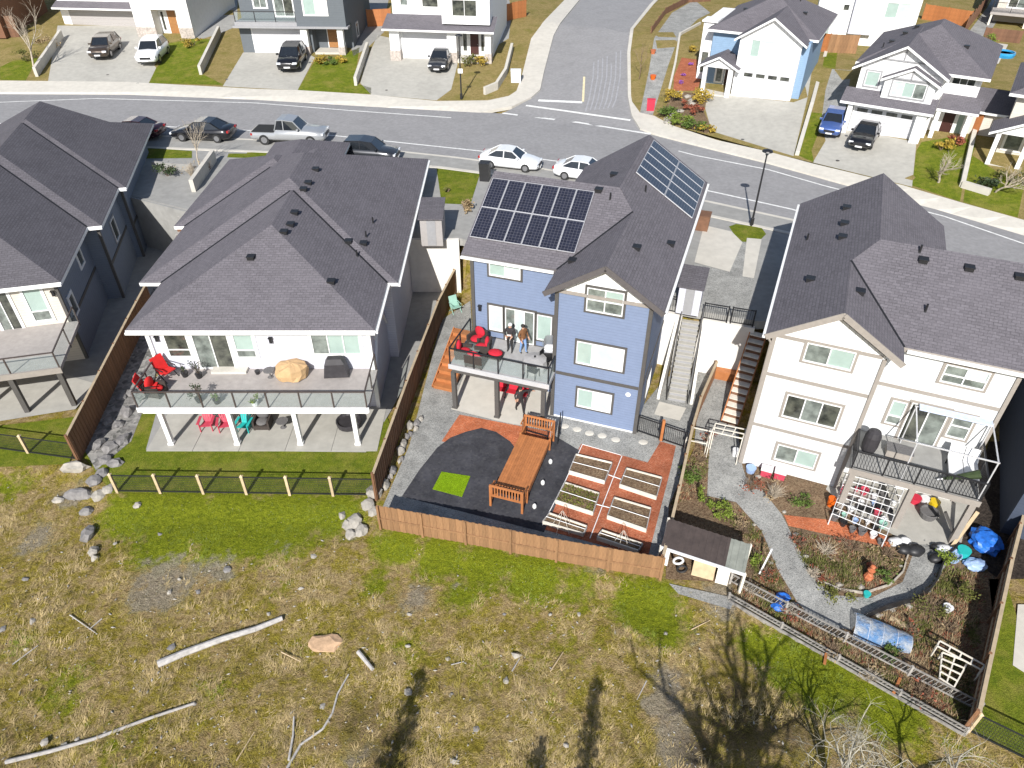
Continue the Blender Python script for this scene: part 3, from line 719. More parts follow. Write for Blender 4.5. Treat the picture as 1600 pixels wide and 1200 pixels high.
# patio door group on the deck
window(HC, 1.8, -4.1, -3.35, 0.45, 1.98, [(1, "glass_bright")])
window(HC, 1.8, -3.2, -1.6, -0.02, 2.0, [(1, "glass_mid"), (1, "glass_bright"), (1, "glass_mid")], name="patio_door")
window(HC, 1.8, -1.45, -0.65, 0.4, 1.95, [(1, "glass_blind")])
lamp_box(HC, -4.6, 1.8, 1.7)
m = MB(); m.tube((3.9, -0.03, -0.6), (3.9, 0.02, -0.6), 0.13, 12); m.build("wall_vent", "trim_white", HC)
window(HC, Side('r', 4.5), 2.0, 3.1, -2.2, -1.0, [(1, "glass_dark")], trim="trim_dark")
window(HC, Side('r', 4.5), 6.0, 7.2, 1.4, 2.7, [(1, "glass_mid")], trim="trim_dark")
window(HC, Side('r', 4.5), 9.5, 10.4, 0.6, 2.65, [(1, "door_dark")], trim="trim_white", name="side_door")
# deck
m = MB(); m.box(-5.2, -1.25, -0.28, 0.0, 1.8, -0.06); m.box(0.0, -1.25, -0.28, 0.12, -0.06, -0.06)
m.build("deck", ["deck_grey" if "deck_grey" in MAT else "concrete_grey"], HC)
m = MB(); m.box(-5.24, -1.29, -0.3, 0.16, -1.25, -0.02); m.build("deck_fascia", "alu", HC)
m = MB(); m.box(-5.1, -1.2, -0.55, 0.05, -1.05, -0.28); m.build("beam", "trim_dark", HC)
for a in (-5.05, -2.65, -0.15):
    m = MB(); m.box(a - 0.11, -1.23, -3.0, a + 0.11, -1.01, -0.55); m.box(a - 0.15, -1.27, -3.0, a + 0.15, -0.97, -2.88); m.build("deck_post", "trim_dark", HC)
railing(HC, [(-5.17, 1.7), (-5.17, -1.2), (0.08, -1.2), (0.08, -0.1)], -0.06, infill="glass", post=1.3)
# solar arrays: each module a part with its own frame
def solar(H, P, U, V, nu, nv, w, h, gap=0.02):
    """modules on a roof plane from corner P along unit U (nu) and up the slope V (nv)"""
    P, U, V = Vector(P), Vector(U).normalized(), Vector(V).normalized(); N = U.cross(V).normalized()
    if N.z < 0: N = -N
    R = Matrix((U, V, N)).transposed()
    q = MB(); q.box(0.02, 0.02, 0.06, w - 0.02, h - 0.02, 0.095); cells = q.mesh("solar_cells", "solar_cell")
    q = MB()
    for a, b, c, d in ((0, 0, w, 0.022), (0, h - 0.022, w, h), (0, 0.022, 0.022, h - 0.022), (w - 0.022, 0.022, w, h - 0.022)): q.box(a, b, 0.05, c, d, 0.103)
    fr_ = q.mesh("module_frame", "alu")
    for i in range(nu):
        for j in range(nv):
            o = link("solar_panel", fr_, H, rot=R.to_euler())
            o.location = P + U * (i * (w + gap)) + V * (j * (h + gap)) - Vector((0, 0, ZB.get(H.name, 0)))
            link("solar_cells", cells, o)
def solar_mat():
    m, nt, b = _new("solar_cell"); uv = _coord(nt, True)
    br = _n(nt, "ShaderNodeTexBrick"); nt.links.new(uv, br.inputs["Vector"]); br.offset = 0.0
    br.inputs["Scale"].default_value = 1.0; br.inputs["Brick Width"].default_value = 0.17; br.inputs["Row Height"].default_value = 0.17; br.inputs["Mortar Size"].default_value = 0.009
    br.inputs["Color1"].default_value = (0.016, 0.017, 0.028, 1); br.inputs["Color2"].default_value = (0.022, 0.024, 0.04, 1); br.inputs["Mortar"].default_value = (0.09, 0.09, 0.11, 1)
    nt.links.new(br.outputs["Color"], b.inputs["Base Color"]); b.inputs["Roughness"].default_value = 0.12
    b.inputs["Coat Weight"].default_value = 0.4
solar_mat()
V1 = Vector((0, 1, 0.49)); 
solar(HC, rc(-5.38, 2.62, 'w'), (1, 0, 0), V1, 6, 2, 0.9, 1.95)
U2 = Vector((0, 1, 0)); V2 = Vector((-1, 0, 0.65))
solar(HC, rc(4.9, 9.2, 'r'), U2, V2, 5, 2, 1.02, 1.95, 0.03)

# ================================================================== the white house on the right
FD = Frame(11.27, 25.74, -23)
HD = thing("white_house", "white three storey house with rear gable and black railed deck", "house", FD.w(0, 0), -23, zbase=-3.0)
wall(HD, [(0, 0), (4.42, 0), (4.42, 1.2), (9.5, 1.2), (9.5, 10), (6.7, 10), (6.7, 13.5), (0, 13.5)], -3.1, 4.62, "siding_white")
m = MB(); m.wedge([(0.02, 4.62), (4.4, 4.62), (2.3, 5.98)], 0.0, 0.25); m.build("gable_wall", "board_white", HD)
def rd(a, b, p):
    return (a, b, {'l': ZE + 0.64 * (a + 0.35), 'r': ZE + 0.64 * (5.05 - a), 'w': ZE + 0.5 * (b - 0.85), 'f': 7.12 - 0.5 * (b - 5.6), 'g': 7.118 - 0.64 * (a - 3.35)}[p])
RD = roof(HD, [[rd(-.35, -.4, 'l'), rd(-.35, 14, 'l'), rd(3.35, 14, 'l'), rd(3.35, 5.6, 'l'), rd(2.35, 4.31, 'l'), rd(2.35, -.4, 'l')],
               [rd(5.05, -.4, 'r'), rd(2.35, -.4, 'r'), rd(2.35, 4.31, 'r'), rd(5.05, .85, 'r')],
               [rd(9.9, .85, 'w'), rd(5.05, .85, 'w'), rd(2.35, 4.31, 'w'), rd(3.35, 5.6, 'w'), rd(9.9, 5.6, 'w')],
               [rd(9.9, 5.6, 'f'), rd(3.35, 5.6, 'f'), rd(7.05, 10.34, 'f'), rd(9.9, 10.34, 'f')],
               [rd(3.35, 5.6, 'g'), rd(3.35, 14, 'g'), rd(7.05, 14, 'g'), rd(7.05, 10.34, 'g')]], fascia="trim_taupe")
m = MB(); m.add([(9.5, 1.2, 4.6), (9.5, 10, 4.6), (9.5, 5.6, 6.85), (9.3, 1.2, 4.6), (9.3, 10, 4.6), (9.3, 5.6, 6.85)], [(0, 1, 2), (3, 5, 4), (0, 2, 5, 3), (1, 4, 5, 2)]); m.build("gable_wall", "siding_white", HD)
m = MB(); m.wedge([(0, 4.6), (6.7, 4.6), (3.35, 6.85)], 13.25, 13.5); m.build("gable_wall", "siding_white", HD)
for e in (-0.35, 5.05):
    m = MB(); m.bar((2.35, -0.43, 6.36), (e, -0.43, 4.64), 0.05, 0.26); m.build("barge_board", "trim_taupe", HD)
gutter(HD, (5.2, 0.78, 4.62), (9.9, 0.78, 4.62)); gutter(HD, (-0.42, -0.4, 4.62), (-0.42, 14, 4.62))
m = MB(); m.tube((-0.3, -0.1, 4.55), (-0.08, -0.08, 4.2), 0.05); m.tube((-0.08, -0.08, 4.2), (-0.08, -0.08, -2.9), 0.05); m.build("downspout", "trim_taupe", HD)
vents(HD, RD, [rd(1.9, y, 'l') + ('box',) for y in (7.2, 8.8, 10.8)] + [rd(2.9, 2.2, 'r') + ('box',), rd(0.9, 3.6, 'l') + ('box',), rd(0.4, 8.4, 'l') + ('pipe',)] +
      [rd(a, 4.9, 'w') + ('box',) for a in (5.2, 7.0, 8.9)] + [rd(5.6, 2.6, 'w') + ('pipe',), rd(5.0, 5.3, 'w') + ('pipe',)])
band(HD, 0.0, 0.1, 4.3, 4.5, 4.66, "trim_taupe"); band(HD, 0.0, 0.1, 4.3, 2.45, 2.62, "trim_taupe"); band(HD, 0.0, 0.1, 4.3, -0.5, -0.34, "trim_taupe")
band(HD, 1.2, 4.45, 9.4, 2.45, 2.62, "trim_taupe")
for x, y in ((0.02, 0), (4.4, 0), (9.48, 1.2)): corner(HD, x, y, -3.05, 4.5, "trim_taupe", 0.1)
TT = dict(trim="trim_taupe")
pxwin(HD, FD, 0, (1260, 531), (1331, 582), [(1, "glass_mid"), (1, "glass_blind")], **TT)
pxwin(HD, FD, 0, (1229, 612), (1306, 672), [(1, "glass_dark"), (1, "glass_mid"), (1, "glass_dark")], **TT)
pxwin(HD, FD, 0, (1214, 690), (1273, 735), [(1, "glass_mid"), (1, "glass_blind")], **TT)
window(HD, 1.2, 6.85, 8.5, 3.3, 4.2, [(1, "glass_mid"), (1, "glass_bright")], low=0.45, **TT)
window(HD, 1.2, 5.5, 6.1, 0.55, 1.85, [(1, "glass_blind")], low=0.35, **TT)
window(HD, 1.2, 6.25, 7.75, -0.15, 1.95, [(1, "glass_dark"), (1, "glass_mid")], name="patio_door", **TT)
window(HD, 1.2, 7.95, 8.75, 0.6, 1.9, [(1, "glass_mid")], low=0.5, **TT)
m = MB(); m.box(4.42, -1.7, -0.42, 9.45, 1.2, -0.2); m.build("deck", "concrete_grey", HD)
m = MB(); m.box(4.38, -1.74, -0.45, 9.49, -1.7, -0.16); m.build("deck_fascia", "trim_taupe", HD)
for a in (4.6, 7.0, 9.3):
    m = MB(); m.box(a - 0.12, -1.66, -3, a + 0.12, -1.42, -0.42); m.build("deck_post", "trim_taupe", HD)
railing(HD, [(4.45, -0.05), (4.45, -1.66), (9.42, -1.66), (9.42, 1.1)], -0.2, post=1.27)
window(HD, 1.2, 6.0, 7.6, -2.95, -0.95, [(1, "glass_dark"), (1, "glass_mid")], name="basement_door", trim="trim_taupe")
# white pergola frame on the deck
PG = thing("pergola_frame", "white metal pergola frame standing over the black railed deck", "pergola", FD.w(7.4, -0.4), -23, zbase=-0.2)
for a, b in ((-1.0, -1.2), (1.95, -1.2), (1.95, 1.35), (-1.0, 1.35)):
    m = MB(); m.box(a - 0.022, b - 0.022, -0.2, a + 0.022, b + 0.022, 1.9); m.build("post", "alu", PG)
for p, q in (((-1.05, -1.2), (2.0, -1.2)), ((-1.05, 1.35), (2.0, 1.35)), ((-1.0, -1.2), (-1.0, 1.35)), ((1.95, -1.2), (1.95, 1.35))):
    m = MB(); m.bar((*p, 1.93), (*q, 1.93), 0.045, 0.05); m.build("beam", "alu", PG)
m = MB(); m.box(-0.9, 1.05, 1.98, 1.9, 1.42, 2.06); m.build("folded_canopy", "canopy_blue" if "canopy_blue" in MAT else "siding_pale", PG)

# ================================================================== the hip roofed house with white deck
FB = Frame(-18.5, 30.0, 0)
HB = thing("hip_roof_house", "pale house with broad stepped hip roof and glass railed deck", "house", FB.w(0, 0), 0, zbase=-3.0)
wall(HB, [(0.25, 0), (11.35, 0), (11.35, 4.6), (11.85, 4.6), (11.85, 21.5), (-1.5, 21.5), (-1.5, 11.4), (-1.1, 11.4), (-1.1, 6.1), (0.25, 6.1)], -3.1, 2.2, "siding_pale")
def hip(m, x0, x1, y0, y1, z, s, front_hip=True, mi=(0, 1)):
    h = (x1 - x0) / 2; c = (x0 + x1) / 2; zr = z + s * h; ya, yb = y0 + h, (y1 - h if front_hip else y1)
    A_, B_, C_, D_ = (x0, y0, z), (x1, y0, z), (x1, y1, z), (x0, y1, z); R1, R2 = (c, ya, zr), (c, yb, zr)
    m.slab([A_, B_, R1], 0.2, *mi); m.slab([B_, C_, R2, R1], 0.2, *mi); m.slab([D_, A_, R1, R2], 0.2, *mi)
    if front_hip: m.slab([C_, D_, R2], 0.2, *mi)
    return zr
mB = MB(); EB = 2.3
hip(mB, -0.42, 11.8, -0.55, 17, EB, 0.44, False)
mB.build("roof", ["shingle", "trim_white"], HB)
mB = MB(); hip(mB, -1.6, 12.35, 4.05, 22.1, EB + 0.004, 0.44); mB.build("roof", ["shingle", "trim_white"], HB)
mB = MB(); hip(mB, -2.25, 8.2, 10.9, 22.0, EB + 0.008, 0.44, True); mB.build("roof", ["shingle", "trim_white"], HB)
mB = MB(); hip(mB, 0.2, 6.0, 16.5, 25.5, EB + 0.012, 0.44, True); mB.build("roof", ["shingle", "trim_white"], HB)
def zhipB(x, y, x0=-1.6, x1=12.35, y0=4.05): return EB + 0.44 * min(x - x0, x1 - x, y - y0)
vents(HB, None, [(x, y, max(zhipB(x, y), zhipB(x, y, -0.42, 11.8, -0.55)) + 0.02, k) for x, y, k in
      [(6.4, 5.2, 'box'), (6.5, 6.2, 'box'), (6.4, 7.6, 'box'), (6.35, 10.2, 'box'), (6.4, 11.2, 'box'), (6.4, 13.3, 'box'), (5.0, 3.5, 'box'), (9.3, 2.2, 'box'), (9.4, 6.6, 'box'), (10.2, 6.7, 'box'), (10.3, 9.5, 'pipe'), (10.2, 7.6, 'pipe'), (10.0, 5.6, 'pipe')]])
for p, q in (((-0.42, -0.62, 2.17), (11.8, -0.62, 2.17)), ((11.87, -0.55, 2.17), (11.87, 4.0, 2.17)), ((12.42, 4.0, 2.17), (12.42, 22, 2.17))): gutter(HB, p, q)
WW = dict(trim="trim_white", tw=0.13)
window(HB, 0.0, 1.05, 2.2, 0.35, 1.85, [(1, "glass_dark")], low=0.3, **WW)
window(HB, 0.0, 2.45, 4.25, -0.36, 1.85, [(1, "glass_mid"), (1, "glass_dark")], name="patio_door", **WW)
window(HB, 0.0, 4.5, 5.5, 0.3, 1.85, [(1, "glass_blind")], low=0.3, **WW)
window(HB, 0.0, 8.4, 10.85, 0.5, 1.8, [(1, "glass_mid"), (1, "glass_blind"), (1, "glass_blind")], **WW)
lamp_box(HB, 0.72, 0.0, 1.5); lamp_box(HB, 6.4, 0.0, 1.4)
for x in (0.28, 11.32): corner(HB, x, 0, -3, 2.1, "trim_white", 0.14)
for k, y in enumerate((1.2, 3.2)): window(HB, Side('r', 11.35), y, y + 0.9, 0.7, 1.7, [(1, "glass_dark")], trim="trim_white")
m = MB(); m.bar((11.4, 0.3, -0.5), (11.4, 2.6, 2.0), 0.03, 0.14, up=(1, 0, 0)); m.bar((11.4, 4.4, -0.5), (11.4, 2.6, 2.0), 0.03, 0.14, up=(1, 0, 0)); m.build("trim_band", "trim_white", HB)
m = MB(); m.box(0.4, -3.2, -0.62, 11.55, 0.0, -0.42); m.build("deck", "deck_tan", HB)
m = MB(); m.box(0.38, -3.26, -0.64, 11.6, -3.2, -0.37); m.build("deck_fascia", "trim_white", HB)
m = MB(); m.box(0.5, -3.1, -0.85, 11.5, -2.85, -0.62); m.build("beam", "trim_white", HB)
for a in (1.25, 4.6, 7.8, 10.7):
    m = MB(); m.box(a - 0.11, -3.05, -3, a + 0.11, -2.83, -0.85); m.box(a - 0.15, -3.09, -3, a + 0.15, -2.79, -2.85); m.build("deck_post", "trim_white", HB)
railing(HB, [(0.45, -0.1), (0.45, -3.2), (11.5, -3.2), (11.5, -0.1)], -0.42, mat="rail_brown", infill="glass", post=1.55)
window(HB, 0.0, 3.0, 4.6, -2.9, -1.0, [(1, "glass_dark"), (1, "glass_mid")], name="basement_door", **WW)
window(HB, 0.0, 7.6, 9.8, -2.4, -1.2, [(1, "glass_dark"), (1, "glass_dark")], **WW)

# ================================================================== the slate sided house on the far left
FA = Frame(-23.3, 31.6, 14)
HA = thing("slate_house", "slate sided house with beige rear wall and stepped ribbed shingle roof", "house", FA.w(0, 0), 14, zbase=-3.0)
wall(HA, [(-12, 3.2), (-0.95, 3.2), (-0.95, 10), (0.0, 10), (0.0, 15.8), (0.45, 15.8), (0.45, 26.5), (-12, 26.5)], -3.1, 2.2, "siding_slate")
m = MB(); m.box(-12, 3.14, -3.05, -0.97, 3.2, 2.15); m.build("wall", "siding_beige", HA)
mA = MB(); hip(mA, -12.6, -0.41, 2.72, 26, 2.3, 0.44, False); mA.build("roof", ["shingle_dark", "trim_white"], HA)
mA = MB(); hip(mA, -12.6, 0.41, 9.6, 27, 2.304, 0.44, False); mA.build("roof", ["shingle_dark", "trim_white"], HA)
mA = MB(); hip(mA, -12.6, 0.9, 15.5, 29, 2.308, 0.44, True); mA.build("roof", ["shingle_dark", "trim_white"], HA)
for p, q in (((-12.6, 2.66, 2.17), (-0.41, 2.66, 2.17)), ((-0.9, 9.55, 2.17), (0.41, 9.55, 2.17)), ((0.2, 15.45, 2.17), (0.9, 15.45, 2.17))): gutter(HA, p, q)
WB = dict(trim="trim_white", tw=0.1)
S_ = 3.14
pxwin(HA, FA, S_, (28, 450), (88, 500), [(1, "glass_blind")], low=0.3, **WB)
pxwin(HA, FA, S_, (-30, 452), (46, 524), [(1, "glass_mid"), (1, "glass_dark")], name="patio_door", **WB)
window(HA, Side('r', -0.95), 4.0, 4.8, -0.6, 0.6, [(1, "glass_dark")], trim="trim_white")
window(HA, Side('r', -0.95), 7.6, 8.5, 0.6, 1.8, [(1, "glass_dark")], trim="trim_white")
window(HA, Side('r', 0.0), 12.5, 13.6, -0.2, 1.2, [(1, "glass_dark")], trim="trim_grey")
for side, y0, y1 in ((Side('r', -0.95), 3.3, 9.9), (Side('r', 0.0), 10.1, 15.7), (Side('r', 0.45), 15.9, 26.4)):
    band(HA, side, y0, y1, -0.65, -0.45, "trim_dark")
for x, y in ((-0.95, 3.2), (0.0, 10), (0.45, 15.8)): corner(HA, x, y, -3, 2.1, "trim_dark", 0.1)
lamp_box(HA, -1.15, S_, 1.5)
m = MB(); m.box(-12, -1.5, -0.62, -0.5, 3.14, -0.42); m.build("deck", "deck_tan", HA)
m = MB(); m.box(-12, -1.56, -0.7, -0.44, -1.5, -0.36); m.build("deck_fascia", "trim_taupe", HA)
for a in (-0.7, -3.0, -5.6):
    m = MB(); m.box(a - 0.12, -1.45, -3, a + 0.12, -1.21, -0.62); m.build("deck_post", "trim_dark", HA)
railing(HA, [(-11.9, -1.5), (-0.5, -1.5), (-0.5, 3.0)], -0.42, mat="rail_brown", infill="glass", post=2.2)

# ================================================================== house at the right edge, wall shade put into its siding colour
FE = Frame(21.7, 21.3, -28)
HE = thing("right_edge_house", "house beyond the boundary fence with shade painted into its dark siding", "house", FE.w(0, 0), -28, zbase=-3.0)
wall(HE, [(0, 0), (9, 0), (9, 14), (0, 14)], -3.1, 4.6, "siding_shaded")
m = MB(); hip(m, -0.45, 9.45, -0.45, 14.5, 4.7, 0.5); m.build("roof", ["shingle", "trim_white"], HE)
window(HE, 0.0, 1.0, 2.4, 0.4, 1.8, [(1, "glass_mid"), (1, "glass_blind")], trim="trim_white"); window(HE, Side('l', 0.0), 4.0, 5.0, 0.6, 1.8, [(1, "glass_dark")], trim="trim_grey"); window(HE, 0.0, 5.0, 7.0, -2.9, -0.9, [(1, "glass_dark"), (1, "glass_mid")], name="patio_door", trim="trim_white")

def valley(H, *pts):
    for p, q_ in zip(pts, pts[1:]):
        m = MB(); m.bar((p[0], p[1], p[2] + .012), (q_[0], q_[1], q_[2] + .012), 0.09, 0.05); m.build("valley_flashing", "plain_black", H)
vb = lambda x, y, z0, x0: (x, y, z0 + 0.44 * abs(x - x0))
valley(HC, rc(-.5, 1.65, 'l'), rc(2.3, 5.36, 'l'))
valley(HD, rd(5.05, .85, 'r'), rd(2.35, 4.31, 'r'))
valley(HB, vb(-.42, 4.05, EB, -.42), vb(5.6, 10.07, EB, -.42)); valley(HB, vb(11.8, 4.05, EB, 11.8), vb(5.78, 10.07, EB, 11.8)); valley(HB, vb(-1.6, 10.9, EB, -1.6), vb(2.9, 15.4, EB, -1.6))
valley(HA, vb(-.41, 9.6, 2.3, -.41), vb(-6.4, 15.6, 2.3, -.41)); valley(HA, vb(.41, 15.5, 2.3, .41), vb(-6.0, 21.9, 2.3, .41))

# ================================================================== back yards
YC = -3.0
def patch(name, poly, mat, off, label, cat): return drape(name, poly, mat, off, label=label, cat=cat, step=0, zfun=lambda x, y: YC)
# --- yard of the pale hip roofed house
patch("lawn", [(120, 700), (175, 770), (585, 770), (610, 665), (600, 640), (220, 640), (200, 690)], "lawn", 0.01, "green back lawn behind the white deck posts", "lawn")
patio_b = patch("patio", [(228, 703), (572, 707), (583, 662), (570, 632), (248, 632)], "concrete_grey", 0.014, "pale jointed concrete patio under the white deck", "patio")
for i_ in range(5):
    q = MB(); q.box(-18.35 + i_ * 2.32 + 0.012, 26.5, -2.985, -18.35 + (i_ + 1) * 2.32 - 0.012, 29.98, -2.96); q.build("slab", "concrete", patio_b)
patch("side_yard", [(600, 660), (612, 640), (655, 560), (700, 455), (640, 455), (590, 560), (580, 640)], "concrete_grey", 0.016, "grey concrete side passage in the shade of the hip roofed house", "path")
patch("rockery_bed", [(150, 735), (205, 690), (240, 600), (262, 470), (240, 450), (190, 560), (125, 690)], "rockery", 0.02, "stony rockery bed along the cedar fence", "rockery")
patch("lawn", [(-60, 735), (108, 725), (130, 650), (-60, 672)], "lawn", 0.01, "green lawn strip before the beige rear wall", "lawn")
patch("patio", [(-60, 668), (118, 640), (150, 600), (100, 585), (-60, 600)], "concrete", 0.03, "concrete patio under the far left deck", "patio")
# --- yard of the blue house
patch("gravel_yard", [(598, 792), (640, 695), (690, 500), (735, 470), (740, 560), (870, 600), (1000, 640), (1040, 590), (1090, 568), (1125, 575), (1075, 690), (1040, 880), (900, 850)], "gravel", 0.01, "grey gravel around the blue house back yard", "yard")
patch("patio", [(705, 640), (735, 560), (870, 600), (862, 674), (790, 661)], "concrete_pale", 0.03, "pale concrete patio under the blue house deck", "patio")
patch("bark_bed", [(718, 648), (860, 675), (858, 700), (800, 706), (690, 690)], "bark_orange", 0.016, "orange bark strip in front of the patio", "bark")
patch("weed_fabric", [(683, 700), (704, 684), (728, 675), (752, 669), (775, 675), (797, 690), (805, 700), (868, 682), (905, 704), (850, 832), (628, 776), (655, 735)], "fabric_black", 0.022, "black weed fabric sheet spread over the yard", "weed fabric")
patch("bark_bed", [(908, 694), (1012, 723), (1032, 690), (1056, 697), (1050, 725), (1012, 872), (843, 826)], "bark_red", 0.018, "red bark ground between the raised garden beds", "bark")
o = drape("grass_mat", [(690, 738), (735, 745), (722, 777), (676, 765)], "turf_mat", 0.05, kind=None, skirt=0.03, step=0); tag(o, "bright green square turf mat on black weed fabric", "mat")
# --- yard of the white house
patch("garden_soil", [(1085, 700), (1045, 790), (1040, 905), (1140, 910), (1510, 1130), (1575, 860), (1560, 720), (1330, 700), (1160, 725), (1150, 640), (1100, 640)], "soil", 0.012, "brown garden soil behind the white house", "soil")
patch("garden_path", [(1098, 570), (1160, 540), (1150, 640), (1158, 722), (1165, 745), (1190, 765), (1222, 805), (1244, 850), (1270, 903), (1300, 930), (1360, 935), (1410, 910), (1425, 870), (1435, 848), (1490, 850), (1480, 880), (1455, 925), (1400, 950), (1345, 965), (1330, 985), (1275, 975), (1245, 940), (1215, 890), (1190, 830), (1150, 785), (1105, 775), (1108, 700), (1085, 690)], "gravel", 0.02, "grey gravel path winding through the garden beds", "path")
patch("patio", [(1290, 765), (1335, 680), (1530, 735), (1500, 855), (1420, 850), (1330, 800)], "concrete", 0.03, "concrete patio under the black railed deck", "patio")
patch("bark_bed", [(1225, 805), (1290, 812), (1360, 830), (1400, 845), (1390, 856), (1290, 835), (1232, 822)], "bark_orange", 0.02, "orange bark strip beside the white lattice", "bark")
patch("side_yard", [(1500, 860), (1530, 740), (1545, 690), (1640, 690), (1600, 905), (1560, 905)], "ground_shade", 0.014, "side passage beyond the white house deck with shade painted into its dark ground", "path")
patch("lawn", [(1545, 905), (1570, 905), (1600, 1000), (1640, 1200), (1515, 1140), (1555, 1000)], "lawn", 0.012, "green lawn strip beyond the boundary fence", "lawn")
patch("patio", [(1590, 945), (1640, 945), (1660, 1090), (1582, 1040)], "concrete_pale", 0.03, "pale patio slab on the neighbouring plot", "patio")

def edging(label, px, h, mat):
    P = [at(x, y, YC) for x, y in px]; q = MB()
    for a, b in zip(P, P[1:]): q.bar(a - P[0] + Vector((0, 0, h / 2)), b - P[0] + Vector((0, 0, h / 2)), 0.06, h)
    tag(q.build("garden_edging", mat, loc=P[0]), label, "edging")
edging("curved dark edging board along the garden path", [(1496, 858), (1478, 872), (1468, 890), (1462, 910), (1448, 928), (1420, 943), (1385, 952), (1348, 968)], 0.38, "plain_black")
edging("low edging along the centre bed beside the path", [(1262, 895), (1278, 908), (1310, 922), (1350, 928), (1390, 915), (1410, 895), (1418, 868)], 0.12, "rock_pale_edge")
# ------------------------------------------------------------------ fences
def plank_mesh(w, h, t, mat): 
    q = MB(); q.box(-w / 2, -t / 2, 0, w / 2, t / 2, h); return q.mesh("board", mat)
def board_fence(label, pts, h, mat="wood_cedar", bw=0.15, post=2.4, cap=True, rail_side=1, rails=(0.35, 0.75), zoff=0.0, capmat=None, zf=None):
    """close board fence along world plan points; every board a part"""
    zf = zf or gz
    p0 = Vector((pts[0][0], pts[0][1], 0)); z0 = zf(p0.x, p0.y) + zoff
    F = thing("board_fence", label, "fence", (p0.x, p0.y, z0))
    bm_ = plank_mesh(bw + 0.012, h, 0.02, mat); pm = MB(); pm.box(-0.05, -0.05, 0, 0.05, 0.05, h + 0.05); pmesh = pm.mesh("post", mat)
    for (a, b) in zip(pts, pts[1:]):
        A, B = Vector((a[0], a[1], 0)), Vector((b[0], b[1], 0)); L = (B - A).length; d = (B - A) / L
        ang = math.atan2(d.y, d.x); n = max(1, math.ceil(L / bw)); nrm = Vector((-d.y, d.x, 0)) * rail_side
        for i in range(n):
            c = A + d * (L * (i + 0.5) / n) + nrm * (0.011 if i % 2 else -0.011); z = zf(c.x, c.y) + zoff + random.uniform(-0.012, 0.012)
            link("board", bm_, F, (c.x - p0.x, c.y - p0.y, z - z0), (0, 0, ang))
        k = max(1, round(L / post)); pp = []
        for i in range(k + 1):
            c = A + d * (L * i / k) + nrm * 0.065; z = zf(c.x, c.y) + zoff; pp.append(Vector((c.x - p0.x, c.y - p0.y, z - z0)))
            link("post", pmesh, F, pp[-1], (0, 0, ang))
        for s, e in zip(pp, pp[1:]):
            for r in rails:
                q = MB(); q.bar(s + Vector((0, 0, h * r)) - nrm * 0.035, e + Vector((0, 0, h * r)) - nrm * 0.035, 0.04, 0.09); q.build("rail", capmat or mat, F)
            if cap:
                q = MB(); q.bar(s + Vector((0, 0, h + 0.02)) - nrm * 0.05, e + Vector((0, 0, h + 0.02)) - nrm * 0.05, 0.13, 0.035); q.build("cap_rail", capmat or mat, F)
    return F
def g2(px, py): p = G(px, py); return (p.x, p.y)
M("wood_cap", (0.42, 0.33, 0.22), 0.8, 0.15, 3.0)
board_fence("long cedar board fence between hip roofed house and blue house", [(-6.25, 23.2), (-5.5, 30), (-4.5, 38), (-3.75, 41.9)], 1.75, "wood_cedar", capmat="wood_cap", zf=lambda x, y: YC)
board_fence("cedar board fence between slate house and hip roofed house", [(-21.3, 25.75), (-22.7, 36), (-23.2, 40)], 1.75, "wood_cedar", capmat="wood_cap", zf=lambda x, y: YC)
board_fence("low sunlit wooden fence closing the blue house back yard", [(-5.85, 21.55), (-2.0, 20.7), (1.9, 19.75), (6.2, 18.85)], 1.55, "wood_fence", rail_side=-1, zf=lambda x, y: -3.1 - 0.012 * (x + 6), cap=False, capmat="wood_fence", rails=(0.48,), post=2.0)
board_fence("board fence between garden beds and the dark roofed shed", [(6.2, 18.95), (7.6, 22.9), (9.0, 27.0), (9.9, 29.3), (11.4, 32.4)], 1.25, "wood_cedar", capmat="wood_cap", zf=lambda x, y: YC)
board_fence("weathered boundary fence right of the white house garden", [g2(1508, 1142), g2(1562, 905), g2(1590, 800)], 1.3, "wood_cedar", capmat="wood_cap", zf=lambda x, y: YC)
